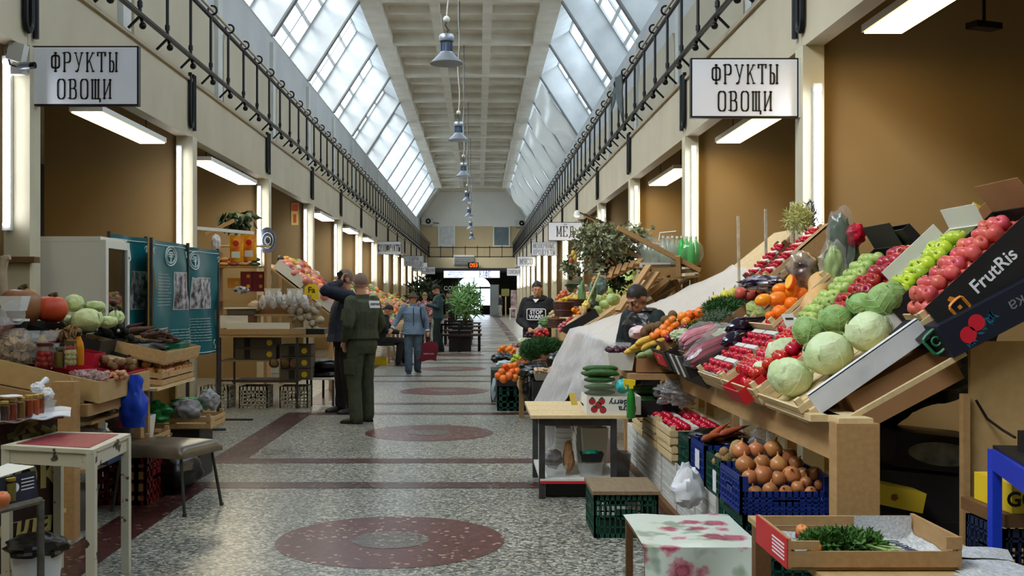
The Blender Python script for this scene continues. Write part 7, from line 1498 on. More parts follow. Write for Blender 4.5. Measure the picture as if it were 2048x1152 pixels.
wood_crate('wooden_crate','wooden crate body holding the brown roots on the second tier',.62,.98,.10,slope((-2.345,9.0,.99),13,-1),W1,nsl=1,posts=False)
# red trays of nuts
RD=[(-2.44,7.80,.62,.44,'red plastic tray of walnuts nearest the second post'),(-2.44,7.40,.40,.36,'red plastic tray of small hazelnuts in front of the walnuts')]
for(x,y,w,d,lb)in RD:t=carton('red_tray',lb,w,d,.085,slope((x,y,.885),11,-1),REDP,REDP)
carton('red_tray','red plastic tray of pale ginger roots beside the jars',.26,.22,.10,slope((-2.66,7.62,1.0),11,-1),REDP,REDP)
WAL=ballfruit('walnut',(140,106,72),(112,82,54),'','nut','walnuts in the red tray',.028,(1.1,1,1),.8,.08,ns=20,bump=.5,bs=90)
for i in range(26):put(WAL,P(190+R.random()*75,724+R.random()*12-(i%3)*3,7.6+R.uniform(-.1,.1)),'brown walnut in the red tray by the second post',rrot(),R.uniform(.9,1.2),'walnuts in the red tray')
HAZ=ballfruit('hazelnut',(206,160,120),(182,130,92),'','nut','hazelnuts in the front red tray',.016,(1,1,1),.6,.06,ns=14,n=8,m=6)
for i in range(44):put(HAZ,P(205+R.random()*46,744+R.random()*12,7.2+R.uniform(-.1,.1)),'small pale hazelnut in the front red tray',rrot(),R.uniform(.9,1.2),'hazelnuts in the front red tray')
for i in range(7):put(RT,P(172+R.random()*20,708+R.random()*8,7.55),'pale ginger root in the small red tray',Euler((R.uniform(0,6),0,R.uniform(-.5,.5))),.6,'ginger roots in the small red tray')
bag('clear_bag','clear bag of pink and white dried fruit at the tray corner',P(178,752,6.95),(.12,.10,.045),BAGC,121,amp=.3)
b=MB();rn=random.Random(5)
for i in range(90):
 c=P(178,754,6.95)+Vector((rn.gauss(0,.05),rn.gauss(0,.045),rn.gauss(0,.016)));b.obox(c,(.035,.022,.008),rrot().to_matrix())
o=b.solo('dried_fruit',mat('dried_pink',(206,176,168),.6,c2=(160,100,90),ns=40),'pink and white dried fruit slices inside the clear bag','dried fruit');o['kind']='stuff'
def slices(c,size,n,label,m,seed,r=.03):
 b=MB();rn=random.Random(seed);c=Vector(c)
 for i in range(n):
  while True:
   d=Vector((rn.uniform(-1,1),rn.uniform(-1,1),rn.uniform(-1,1)))
   if d.length<1:break
  b.lathe([(0,0),(r*rn.uniform(.7,1.1),0),(r*.9,.006),(0,.008)],8,c+Vector((d.x*size[0],d.y*size[1],d.z*size[2])),rrot().to_matrix())
 o=b.solo('dried_slices',m,label,'dried fruit');o['kind']='stuff'
DRY=mat('dried_mushroom',(190,164,128),.7,c2=(120,88,60),ns=30)
slices(P(32,700,6.95),(.10,.09,.11),260,'pale dried mushroom slices inside the big clear bag',DRY,1);bag('clear_bag','big clear bag of dried mushroom slices on the sloping tray',P(32,700,6.95),(.125,.11,.14),BAGC,122,amp=.15)
slices(P(8,658,7.1),(.09,.09,.05),120,'dried slices with red edges at the frame edge',mat('dried_red',(196,150,120),.7,c2=(130,50,50),ns=30),2);bag('clear_bag','second clear bag of dried slices behind the big one',P(8,656,7.1),(.11,.10,.07),BAGC,123,amp=.15)
slices(P(122,672,7.35),(.12,.10,.035),130,'brown dried mushrooms heaped behind the oil bottle',mat('dried_brown',(150,116,76),.8,c2=(84,60,40),ns=26),3,.025);slices(P(143,664,7.35),(.05,.06,.035),60,'lighter dried mushrooms beside the garlic jar',mat('dried_light',(184,146,100),.8,c2=(120,88,56),ns=26),4,.025)
# jars and bottles standing on the tray
OIL=mat('oil_yellow',(190,150,20),.15,alpha=.9,c2=(206,166,40),ns=5);OIL2=mat('oil_amber',(206,130,20),.15,alpha=.92)
def zt(x):return.865+(-2.42-x)*.19
def onT(px,py,Y=7.0):x=(px-CX)/F*Y;return Vector((x,Y,zt(x)))
def jarp(name,lb,px,ytop,ybot,Y,w,mc,ml,chunks=None):
 p=P(px,ybot,Y);h=(ybot-ytop)*Y/F;return jar(name,lb,p,w/2*Y/F,h,mc,ml,chunks=chunks)
jarp('tomato_jar','jar of pickled red tomatoes with a dark red lid',90,685,738,6.95,36,mat('pickled_red',(176,36,44),.3),mat('lid_dark_red',(80,24,34),.4),.022)
jarp('cucumber_jar','narrow jar of brownish pickles with a green lid',119,694,736,6.98,19,mat('pickled_brown',(140,96,44),.3,c2=(110,110,50),ns=14),mat('lid_green',(60,96,60),.4))
jarp('garlic_jar','jar of pale pickled garlic with a bronze lid',141,680,733,7.0,27,mat('pickled_garlic',(214,204,150),.4),mat('lid_bronze',(110,90,50),.4,metal=.5),.02)
def obottle(px,ytop,ybot,Y,w,lb,m):
 p=P(px,ybot,Y);h=(ybot-ytop)*Y/F;r=w/2*Y/F;t=thing('oil_bottle',lb,'bottle',p);MB().lathe([(r*.9,0),(r,h*.1),(r,h*.5),(r*.85,h*.66),(r*.38,h*.84),(r*.38,h*.9)],14,p).build('bottle_body',m,t);MB().lathe([(r*.46,h*.88),(r*.46,h),(0,h)],12,p).build('cap',BLKP,t)
obottle(85,661,722,7.2,24,'bottle of yellow oil with a black cap behind the tomato jar',OIL);obottle(158,664,730,7.15,20,'bottle of amber oil with a black cap behind the garlic jar',OIL2)
t=tub('clear_tub','large clear tub tipped on its side on the first stall',(0,0,0),.06,.075,.11,CLR);pose(t,Tr(*P(6,634,7.0),0,75,-25));tub('black_bowl','small dark lidded bowl on the clear boxes',P(42,656,7.05),.036,.045,.045,BLKP,lid=MILK)
boxtub('clear_tub','flat clear box under the dark lidded bowl',(-3.02,6.98,1.20),(-2.80,7.2,1.27),CLR);boxtub('clear_tub','clear box tilted in front of the dark lidded bowl',(-2.92,6.95,1.10),(-2.76,7.1,1.19),CLR);boxtub('plastic_tub','white tub at the frame edge beside the brown squash',(-3.22,7.2,1.40),(-3.06,7.35,1.50),MILK)
carton('carton_box','light wooden board under the black radish carton',.45,.30,.02,slope((-2.55,8.02,1.0),13,-1),W4,W4,lid=True)
# hanging bags, onion crate, boxes below
b=MB();TP=P(266,750,7.35)
def bb(u,v):a=6.2832*u;w=(.02+.075*min(1,v*1.6)+.014*math.sin(a*3+v*6)+.03*noise.noise(Vector((math.cos(a)*2,math.sin(a)*2,v*5))))*(1-.25*max(0,v-.75)*4);return TP+Vector((w*math.cos(a)*1.0,.03+w*.6*math.sin(a),-.36*v))
MB().grid(bb,22,18).solo('blue_bag',BAGBL,'bright blue plastic bag hanging from the corner of the tray','bag',ang=50)
TP2=P(247,800,7.4);b2=lambda u,v:TP2+Vector(((.012+.045*v+.008*math.sin(6.2832*u*3))*math.cos(6.2832*u),.02+.03*v*math.sin(6.2832*u),-.19*v));MB().grid(b2,18,10).solo('pink_bag',BAGP,'pink plastic bag hanging beside the blue one','bag',ang=50)
OCR=slope((-2.37,8.92,.825),6,-1)
wood_crate('wooden_crate','slatted wooden crate of yellow onions below the root trays',.42,.88,.10,OCR,W1)
ON2=onion('yellow_onion',(206,150,96),(176,116,66),'','yellow onions in the slatted crate',.04)
pile(ON2,OCR,.0,.42,.02,.86,.042,.045,2,.25,'yellow onion in the slatted crate below the root trays','yellow onions in the slatted crate',.95,lambda:Euler((R.uniform(-1,1),R.uniform(-1,1),R.uniform(0,6))))
bag('net_bag','pink net bag of onions beside the slatted crate',P(294,758,8.1),(.05,.09,.09),mat('net_pink',(190,60,70),.6,c2=(206,130,80),ns=16),131,cat='net bag')
carton('carton_box','brown carton standing open behind the yellow onions',.3,.85,.2,Tr(-2.86,8.0,.835),CARD,CARD)
bag('clear_bag','clear bag of pale goods on the middle shelf near the post',(-2.62,7.1,.75),(.11,.14,.08),BAGC,132,amp=.3);bag('grey_bag','grey bag folded on the middle shelf behind the clear one',(-2.60,7.45,.75),(.12,.12,.07),BAGG,133,amp=.35)
def tr_(lb,lo,hi,m,seed=1):return boxtub('tray',lb,lo,hi,m,cat='tray')
bt=carton('blue_carton','dark blue printed carton of bags on the lower shelf behind the white table',.55,.52,.11,Tr(-2.98,7.05,.39),mat('carton_blue',(30,44,84),.5),CARD)
ftext('Berry',(.32,-.001,.055),(1,0,0),(0,0,1),.05,m_signw,bt,'lettering')
bag('grey_bag','grey bag of stones fruit in the dark blue carton',(-2.66,7.25,.53),(.17,.16,.09),BAGG,134,amp=.3);bag('clear_bag','clear bag of brown goods above the slatted crate',(-2.55,7.75,.60),(.13,.13,.09),BAGG,135,amp=.3);bag('clear_bag','clear bag sagging at the back of the lower shelf',(-2.9,7.5,.56),(.15,.2,.12),BAGC,136,amp=.3)
wood_crate('wooden_crate','small slatted crate on top of the red crate behind the stool',.36,.52,.085,slope((-2.36,8.22,.40),4,-1),W1);plastic_crate('red_crate','dark red lattice crate on the floor behind the stool',.36,.5,.34,Tr(-2.74,7.70,0),mat('crate_red',(120,20,26),.5),nx=5,ny=6,nz=4,bar=.03)
tub('bucket','clear grey bucket on the floor under the first stall',(-2.62,6.95,0),.13,.16,.26,filmmat('bucket_clear',(120,122,122),.6));tub('bucket','white bucket on the floor beside the stall post',(-2.88,6.9,0),.10,.12,.24,MILK)
bag('black_bag','black shoulder bag on the floor behind the stool',(-2.32,8.25,.17),(.20,.22,.16),BAGB,137,amp=.15);MB().tube([(-2.2,8.2+.09*math.cos(k*.4),.30+.09*math.sin(k*.4))for k in range(9)],.012,6).solo('bag_strap',BLKC,'strap loop of the black shoulder bag','strap')
wood_crate('wooden_crate','low wooden crate of bags behind the padded stool',.48,.5,.09,Tr(-2.66,8.75,.42),W1);carton('carton_box','dark carton under the low wooden crate of bags',.44,.44,.41,Tr(-2.72,8.78,0),BLK,BLK,lid=True)
bag('green_bag','bright green bag folded over the low wooden crate',(-2.62,8.68,.56),(.13,.13,.09),BAGGR,138,amp=.35);bag('green_bag','green bag draped at the back of the low wooden crate',(-2.42,8.95,.60),(.17,.12,.06),BAGGR,139,amp=.35);bag('grey_bag','tied grey bag in the low wooden crate',(-2.38,8.78,.57),(.12,.13,.085),BAGG,140,amp=.3);bag('grey_bag','pale silver bag on top of the tied grey one',(-2.26,9.0,.63),(.09,.1,.085),mat('bag_silver',(150,150,152),.4),141,amp=.35)
boxtub('printed_box','white printed box standing behind the stool',(-2.62,8.0,.40),(-2.46,8.2,.60),CARDW,cat='box')
# jar shelf with printed banner at the frame edge
t=thing('jar_shelf','shelf covered with crumpled white cloth holding jars of preserves','shelf',(-2.42,5.6,0))
MB().hexa([(-2.55,5.35,.845),(-2.22,5.75,.845),(-2.32,6.05,.845),(-2.9,5.55,.845)]+[(-2.55,5.35,.862),(-2.22,5.75,.862),(-2.32,6.05,.862),(-2.9,5.55,.862)]).build('shelf_board',W5,t,smooth=False)
def clt(u,v):a=Vector((-2.57,5.33,.866)).lerp(Vector((-2.19,5.77,.872)),u);c=Vector((-2.92,5.55,.866)).lerp(Vector((-2.30,6.07,.87)),u);p=a.lerp(c,v);return p+Vector((0,0,.006*math.sin(u*23)*abs(1-2*v)+.006*noise.noise(Vector((u*9,v*7,0)))-.018*(v<.05)))
MB().grid(clt,26,14,thick=(0,0,.006)).build('white_cloth',BAGW,t)
bn=thing('printed_banner','dark printed banner with pale brush lettering below the jar shelf','banner',(-2.5,5.8,0));A=Vector((-2.60,5.50,0));Bv=Vector((-2.33,5.95,0));ud=(Bv-A).normalized();nd=ud.cross(Vector((0,0,1)))
BANM=mat('banner_dark',(44,34,34),.6,c2=(70,40,40),ns=5)
MB().prism([A+Vector((0,0,.04)),Bv+Vector((0,0,.04)),Bv+Vector((0,0,.84)),A+Vector((0,0,.84))],-nd*.01).build('banner_sheet',BANM,bn,smooth=False)
YL=mat('brush_yellow',(206,196,132),.6);ftext('сок',A+ud*.32+Vector((0,0,.535))+nd*.002,ud,(0,0,1),.26,YL,bn,'lettering',bold=.006);ftext('уплат',A+ud*.33+Vector((0,0,.27))+nd*.002,ud,(-.12,0,1),.17,YL,bn,'lettering',shear=.2,bold=.005)
b=MB();rn=random.Random(8)
for i in range(14):
 c=A+ud*rn.uniform(.25,.48)+Vector((0,0,rn.uniform(.68,.82)))+nd*.002;b.obox(c,(.11,.002,.03),Matrix((ud,nd,Vector((0,0,1)))).transposed()@rot(0,rn.uniform(-60,60),0))
b.build('printed_leaves',mat('print_leaf_olive',(92,106,60),.6,c2=(150,140,90),ns=8),bn,smooth=False)
for i,(px,yt,yb,Y,mc,lb)in enumerate([(9,802,842,5.42,(60,26,22),'dark plum jar at the frame edge of the jar shelf'),(25,797,842,5.50,(150,50,30),'red brown jar second on the jar shelf'),(42,794,838,5.55,(140,100,40),'olive brown jar third on the jar shelf'),(57,790,833,5.60,(176,60,24),'orange red jar fourth on the jar shelf'),(70,789,832,5.66,(206,90,26),'bright orange jar fifth on the jar shelf'),(80,787,828,5.75,(160,60,24),'slim orange jar at the inner end of the jar shelf')]):
 jarp('preserve_jar',lb,px,yt,yb,Y,17,mat('preserve_%d'%i,mc,.3,c2=tuple(min(255,q+30)for q in mc),ns=40),mat('lid_gold',(196,160,70),.35,metal=.6))
tub('plastic_tub','clear lidded tub of white food beside the orange jars',P(97,822,5.8),.030,.036,.05,CLR);bag('white_bag','small white tied bag on the clear tub',P(95,790,5.8),(.036,.036,.03),BAGW,151,knot=True)
bag('paper_sheet','folded white paper lying on the jar lids',P(22,792,5.5),(.06,.05,.007),PAPER,152,cat='paper',amp=.1);bag('white_bag','twisted white bag top pointing up beside the front panel',P(75,775,5.9),(.035,.03,.03),BAGW,153,amp=.4);MB().tube([P(72,778,5.9),P(84,766,5.95),P(92,760,6.0)],[.025,.012,.02],8).solo('bag_twist',BAGW,'twisted end of the white bag above the jars','bag')
# metal cart at the lower corner
t=thing('metal_cart','scuffed metal frame cart with a carton and jars at the lower corner','cart',(-1.95,4.3,0));A=P(-30,1000,4.2);zc=.66
MTL=mat('scuffed_steel',(128,126,120),.45,metal=.6,c2=(84,80,74),ns=18)
c0=Vector((-1.93,4.05,zc));c1=Vector((-1.80,4.42,zc));c2_=Vector((-2.35,4.2,zc));c3=Vector((-2.25,4.6,zc))
for a,b in((c0,c1),(c2_,c3),(c0,c2_),(c1,c3)):MB().tube([a,b],.014,8).build('rail',MTL,t)
for a in(c0,c1,c2_,c3):MB().tube([a,(a.x,a.y,0)],.016,8).build('leg',MTL,t)
MB().prism([c0,c1,c3,c2_],(0,0,.012)).build('cart_top',MTL,t,smooth=False)
ud=(c1-c0).normalized();nd=Vector((-ud.y,ud.x,0));Mc=Matrix((ud,nd,Vector((0,0,1)))).transposed().to_4x4();Mc.translation=c0+Vector((0,0,.014))+nd*.01-ud*.10
bx2=carton('black_crate','open black carton with a zigzag border on the metal cart',.26,.34,.105,Mc,mat('carton_darkred',(40,30,30),.5,c2=(80,34,30),ns=9),CARD)
b=MB()
for i in range(8):
 x=.015+i*.012
 for z in(.088,.012):b.add([(x,-.001,z-.008),(x+.012,-.001,z-.008),(x+.006,-.001,z+.008)],[(0,1,2)])
b.build('zigzag_print',m_signw,bx2,smooth=False)
p=c0+ud*.28+nd*.06+Vector((0,0,.014));fl_=thing('printed_flyer','folded printed flyer leaning on the metal cart','flyer',p);Mf=Matrix((ud,nd,Vector((0,0,1)))).transposed()
MB().obox(p+Mf@Vector((.0,-.05,.055)),(.20,.003,.11),Mf@rot(-8,0,0)).build('flyer_front',mat('flyer_blue',(40,52,72),.35,c2=(24,28,40),ns=7),fl_);MB().prism([p+Mf@Vector(v)for v in((-.10,-.04,.11),(.10,-.04,.125),(.10,.10,.13),(-.10,.06,.112))],(0,0,.002)).build('flyer_top',CARDW,fl_)
b=MB()
for i in range(4):b.obox(p+Mf@Vector((.045,-.054,.045+i*.014)),(.07,.002,.004),Mf)
b.lathe([(.014,0),(.018,0),(.018,.002),(.014,.002)],16,p+Mf@Vector((-.02,-.053,.06)),Mf@rot(90,0,0));b.obox(p+Mf@Vector((-.065,-.053,.045)),(.02,.002,.016),Mf);b.build('print_line',m_signw,fl_,smooth=False)
jarp('cucumber_jar','jar of pickled cucumbers with a gold lid on the metal cart',19,955,1003,4.28,26,mat('pickle_olive',(130,120,50),.3,c2=(160,146,60),ns=10,stretch=(3,3,.4)),mat('lid_gold2',(180,156,60),.35,metal=.6));jarp('tomato_jar','jar of pickled tomatoes with a green lid at the frame edge',2,942,1000,4.36,26,mat('pickled_red2',(150,40,40),.3),mat('lid_bright_green',(20,130,84),.35))
p=P(4,1000,4.14);MB().lathe([(a*.032,b*.032)for a,b in APP],14,p,rot(20,10,0)).solo('apple',mat('cart_apple',(206,80,56),.35,c2=(222,150,80),ns=9),'red and yellow apple in the black carton at the frame edge','apple')
t=tub('waste_bin','white waste bin under the white table lined with a black bag',(-2.20,5.35,0),.10,.125,.24,MILK);tb=crumple((-2.20,5.35,.255),(.15,.15,.07),161,.25);tb.build('black_liner',BAGB,t,ang=25)
# dark partition ledge, first pillar foot
t=MB().box((-4.2,9.0,1.78),(-3.72,9.12,1.83)).solo('wood_ledge',W5,'brown wooden ledge on the first pillar below the tube lamp','ledge')
# ---------- left-hand side: fridge, banners, second stall, far produce, hall furniture ----------
FRW=mat('fridge_white',(228,226,214),.4,c2=(218,216,204),ns=1)
t=thing('display_fridge','tall white fridge with a glass door beside the teal banners','fridge',(-3.65,9.8,0))
x0,x1,y0,y1=-3.95,-3.36,9.55,10.2;b=MB()
for lo,hi in(((x0,y0,.08),(x1,y0+.04,1.985)),((x0,y1-.04,.08),(x1,y1,1.985)),((x0+.001,y0+.041,.08),(x0+.04,y1-.041,1.985)),((x0-.002,y0-.002,1.986),(x1+.002,y1+.002,2.03)),((x0+.042,y0+.042,.08),(x1,y1-.042,.35))):b.box(lo,hi)
b.build('cabinet_body',FRW,t,smooth=False);MB().box((x0+.04,y0+.05,0),(x1-.03,y1-.05,.08)).build('plinth',BLKP,t)
for z in(.75,1.1,1.45):MB().box((x0+.05,y0+.05,z),(x1-.05,y1-.05,z+.015)).build('shelf',IRN,t)
d=thing('door',None,None,(0,0,0));d.parent=t;d.location=-OFF[t];b=MB()
for lo,hi in(((x1,y0,.1),(x1+.05,y0+.07,2.0)),((x1,y1-.06,.1),(x1+.05,y1,2.0)),((x1+.001,y0+.071,1.93),(x1+.049,y1-.061,2.0)),((x1+.001,y0+.071,.1),(x1+.049,y1-.061,.3))):b.box(lo,hi)
b.build('door_frame',FRW,d,smooth=False);MB().box((x1+.015,y0+.07,.3),(x1+.025,y1-.06,1.93)).build('door_glass',glassmat('dark_glass',(.5,.5,.47,1),.08),d);MB().lathe([(.014,0),(.014,.012),(0,.012)],12,(x1+.05,y1-.03,1.86),rot(0,90,0)).build('lock',CHR,d)
TEAL=mat('banner_teal',(8,104,114),.35,c2=(6,94,104),ns=3);PH=mat('print_photo',(56,52,58),.4,c2=(196,192,196),ns=13,nw=.25);BWH=mat('banner_print_white',(206,222,220),.5)
def banner(a,c,zt0,zb,label,lay,seed):
 a,c=Vector(a),Vector(c);t=thing('teal_banner',label,'banner',(a.x,a.y,0));n=Vector((c.y-a.y,-(c.x-a.x),0)).normalized();n=n if n.x>0 else-n;L=(c-a).length
 def f(u,v,o=0):return a.lerp(c,u)+Vector((0,0,zb+(zt0-zb)*v))+n*(o+.022*math.sin(u*8+seed+3*v)+.03*noise.noise(Vector((u*3,v*4,seed))))
 MB().grid(lambda u,v:f(u,v),14,22,thick=-n*.004).build('banner_sheet',TEAL,t)
 def quad(u0,u1,v0,v1,m,nm,k=4):
  MB().grid(lambda u,v:f(u0+(u1-u0)*u,v0+(v1-v0)*v,.005),k,k).build(nm,m,t)
 e=MB();uc,vc=lay[0],.88
 for r in(1,.74):e.tube([f(uc+.115*r*math.cos(k*.3142),vc+.082*r*math.sin(k*.3142),.007)for k in range(20)],.008,4,closed=True)
 e.tube([f(uc,vc-.05,.007),f(uc,vc+.02,.007)],.012,4)
 for k in(-1,0,1):e.tube([f(uc-.06+.02*abs(k),vc+.012+.018*k,.007),f(uc+.06-.02*abs(k),vc+.012+.018*k,.007)],.008,4)
 e.build('emblem',BWH,t);e=MB()
 for q in([(.04,.965),(.96,.965)],[(.04,.02),(.96,.02)],[(.035,.93),(.035,.9)],[(.965,.93),(.965,.88)]):e.tube([f(q[0][0]+(q[1][0]-q[0][0])*k/8,q[0][1]+(q[1][1]-q[0][1])*k/8,.006)for k in range(9)],.005,4)
 for uu in(.06,.94):e.tube([f(uu+.03*math.cos(k*.7)*(1-k/14),.94-.005*k,.006)for k in range(12)],.004,4)
 e.tube([f(.93+.03*math.sin(k*.6),.04+.008*k,.006)for k in range(12)],.006,4);e.build('border_print',BWH,t)
 for(u0,u1,v0,v1)in lay[1]:quad(u0-.012,u1+.012,v0-.006,v1+.006,BWH,'photo_border');MB().grid(lambda u,v:f(u0+(u1-u0)*u,v0+(v1-v0)*v,.009),4,4).build('printed_photo',PH,t)
 e=MB();rn=random.Random(seed)
 for(u0,u1,v0,v1)in lay[2]:
  k=int((v1-v0)/.026)
  for i in range(k):
   w=u0;vv=v1-i*.026
   while w<u1-.03:
    q=rn.uniform(.04,.11);p,p2=f(w,vv,.007),f(min(u1,w+q),vv,.007);e.bar(p,p2,.004,.011,up=n);w+=q+.022
 e.build('text_lines',BWH,t,smooth=False)
 for q in(a,c):MB().box((q.x-.015,q.y-.015-.02,0),(q.x+.015,q.y+.015-.02,zt0+.02)).build('stand_pole',IRN,t,smooth=False);MB().box((q.x-.02,q.y-.03,0),(q.x+.42,q.y+.02,.02)).build('stand_foot',IRN,t,smooth=False)
banner((-3.54,10.32,0),(-3.46,11.2,0),2.10,.84,'teal printed banner partly behind the fridge door',(.42,[(.52,.98,.42,.72),(.05,.4,.02,.16)],[(.05,.42,.40,.66),(.5,.98,.02,.16)]),3)
banner((-3.30,10.86,0),(-3.24,12.0,0),2.07,.84,'middle teal banner with two small photographs',(.48,[(.58,.93,.42,.74),(.06,.46,.02,.26)],[(.06,.48,.42,.72),(.55,.95,.04,.24)]),6)
banner((-3.26,12.06,0),(-3.14,12.97,0),2.05,.82,'third teal banner with one square photograph over text',(.16,[(.12,.76,.44,.72)],[(.08,.74,.10,.34)]),9)
# second stall: table, cartons and crates, shelf unit
Y=14.3;t=thing('work_table','wooden topped table with thin metal legs carrying the nut bags','table',(-2.7,14.5,0))
MB().box((-3.5,Y,.95),(-2.03,15.3,.985)).build('table_top',W4,t);MB().box((-3.48,Y-.01,.985),(-2.30,Y+.02,1.06)).build('front_board',W2,t)
for x in(-3.45,-2.42):
 for y in(Y+.05,15.2):MB().box((x-.014,y-.014,0),(x+.014,y+.014,.95)).build('leg',IRN,t,smooth=False)
MB().box((-3.45,Y+.03,.36),(-2.42,Y+.07,.38)).build('rail',IRN,t);MB().box((-3.3,Y+.1,.34),(-2.44,15.1,.36)).build('low_shelf',W5,t);MB().box((-3.45,Y+.1,.62),(-2.8,14.9,.64)).build('mid_shelf',W6,t)
K=mat('carton_grey_black',(92,84,72),.7)
for i,(x,z,w,lb)in enumerate([(-3.28,.645,.55,'left stack'),(-3.28,.80,.55,'left stack, upper'),(-2.68,.37,.42,'right stack, lowest'),(-2.68,.53,.42,'right stack, middle'),(-2.68,.69,.42,'right stack, topmost')]):
 q=carton('carton_box','grey printed carton with a yellow emblem under the nut table, '+lb,w,.4,.145,Tr(x,Y+.2,z),K,CARD,lid=True);MB().box((.12,-.002,.01),(.2,0,.135)).build('dark_print',BLK,q);MB().lathe([(0,0),(.04,0),(.04,.002),(0,.002)],12,(w-.09,-.001,.07),rot(90,0,0)).build('emblem',YELC,q)
for i,x in enumerate((-3.72,-3.2,-2.66)):plastic_crate('lattice_crate',['cream lattice crate on the floor behind the banner pole','cream lattice crate in the middle under the nut table','cream lattice crate with a pink edge under the nut table'][i],.38,.4,.29,Tr(x,14.36,0),GRYP,nx=7,ny=6,nz=6,bar=.015)
GN=ballfruit('straw_bundle',(140,116,80),(96,76,50),'','bundle','round straw bundles under the nut table',.07,(1,1,.85),.9,.12,ns=14,bump=.6,bs=60)
for i,x in enumerate((548,570,588)):put(GN,P(x,727,14.5),'round straw bundle on the low shelf, %s from the banners'%nth[i],rrot(),1.0)
t=thing('bench','low white topped bench with two black bags beside the navy jacket','bench',(-2.0,14.9,0));MB().box((-2.32,14.6,.36),(-1.93,15.9,.385)).build('bench_top',FRW,t)
for x in(-2.28,-1.98):
 for y in(14.65,15.8):MB().box((x-.015,y-.015,0),(x+.015,y+.015,.36)).build('leg',IRN,t)
bag('black_bag','lower flat black sack on the low bench',(-2.1,15.0,.43),(.24,.3,.055),BAGB,171,amp=.15);bag('black_bag','upper plump black sack on the low bench',(-2.1,15.0,.54),(.24,.28,.085),BAGB,172,amp=.2)
MB().box((-3.45,Y+.05,1.07),(-3.08,Y+.12,1.24)).solo('cover_board',FRW,'small white panel standing on the nut table','board');MB().box((-3.36,Y+.0+.03,.99),(-2.52,Y+.05,1.145)).solo('cover_board',FRW,'long low white panel along the nut table edge','board')
MB().box((-3.0,Y+.1,1.23),(-2.48,14.8,1.255)).box((-2.97,Y+.12,.99),(-2.93,Y+.16,1.23)).box((-2.55,Y+.12,.99),(-2.51,Y+.16,1.23)).solo('small_stand',W2,'little wooden stand under the wrapped nut bags','stand')
t=thing('kitchen_scale','grey market scale on the nut table beside the teal banner','scale',P(485,610,14.5));MB().box((-3.36,14.35,1.25),(-3.0,14.7,1.32)).build('scale_body',K,t);MB().box((-3.4,14.33,1.33),(-2.97,14.72,1.345)).build('scale_pan',FRW,t)
MB().box((-3.4,14.36,.985),(-3.0,14.8,1.25)).solo('wooden_box',W5,'dark wooden box under the market scale','box')
NW=filmmat('nut_bag_film',(232,232,230),.75,.12,.4)
for i in range(9):bag('nut_bag','clear twisted bag of white nuts on the little stand, %s from the scale'%nth[i],P(526+10.5*i,606-(i%2)*9,14.45),(.055,.05,.075),NW,180+i,knot=True,nn=20,mm=14,amp=.4,f=3.5)
for i,(x,lb)in enumerate(((545,'white box rim behind the wrapped nut bags'),(590,'white box rim right of the wrapped nut bags'))):boxtub('white_box',lb,tuple(P(x-17,590,14.62)),tuple(P(x+17,577,14.8)),FRW,cat='box')
MB().box((-3.0,14.6,1.256),(-2.3,14.8,1.512)).solo('carton_box',CARD,'brown box behind the wrapped nut bags','box')
MSH2=mat('dried_grey',(150,140,124),.8,c2=(176,168,152),ns=12)
NB=ballfruit('nut_roll',(206,196,176),(160,144,118),'','bag','rolled paper nut bags',.055,(1,1,.9),.7,.1,ns=10,bump=.3,bs=30)
for i,(x,y)in enumerate([(583,622),(600,624),(585,636),(602,637),(618,634),(616,618),(630,622),(640,640),(625,648),(618,658),(636,612),(632,660)]):put(NB,P(x,y,14.55),'pale round nut bag heaped beside the navy jacket',rrot(),R.uniform(.95,1.2),'rolled paper nut bags')
MB().box((-2.53,14.36,.985),(-2.06,15.0,1.06)).solo('dark_tray',BLKP,'dark tray under the heap of round nut bags','tray');bag('grey_bag','dark grey bag standing between the clear bags and the round nut bags',P(600,605,14.7),(.085,.07,.09),mat('bag_dark',(70,70,74),.5),191)
bag('cloth_bag','checked cloth on the market scale',P(482,580,14.6),(.11,.08,.05),mat('cloth_check',(206,204,200),.7,c2=(50,54,70),ns=22,nw=.3),192,cat='cloth');bag('cloth_bag','beige folded bag beside the market scale',P(510,612,14.5),(.09,.07,.07),mat('cloth_beige',(190,164,130),.7),193,cat='cloth')
Y=16.2;t=thing('shelf_unit','wooden shelf unit of packets and boxes behind the nut table','shelf',(-3.6,Y,0))
for(y,k)in((490,0),(532,1),(600,2)):a=P(433,y,Y);c=P(533,y,Y);MB().box((a.x,Y,a.z-.02),(c.x,Y+.35,a.z)).build('shelf_board',W3 if k==0 else W2,t)
for x in(433,531):a=P(x,470,Y);MB().box((a.x-.02,Y+.01,0),(a.x+.02,Y+.33,2.16)).build('upright',W2,t)
PK=[('packet_orange',(206,140,60)),('packet_red',(140,60,44)),('packet_tan',(190,150,90)),('packet_green',(60,90,52))]
for i in range(8):
 n,c=PK[i%4];bag('food_packet','%s food packet on the middle shelf, %s row'%(['orange','reddish','tan','green'][i%4],['lower','upper'][i//4]),P(447+21*(i%4),528-9*(i//4),Y+.15),(.085,.1,.035),mat(n,c,.3,c2=tuple(min(255,q+50)for q in c),ns=12),200+i,cat='packet',amp=.12)
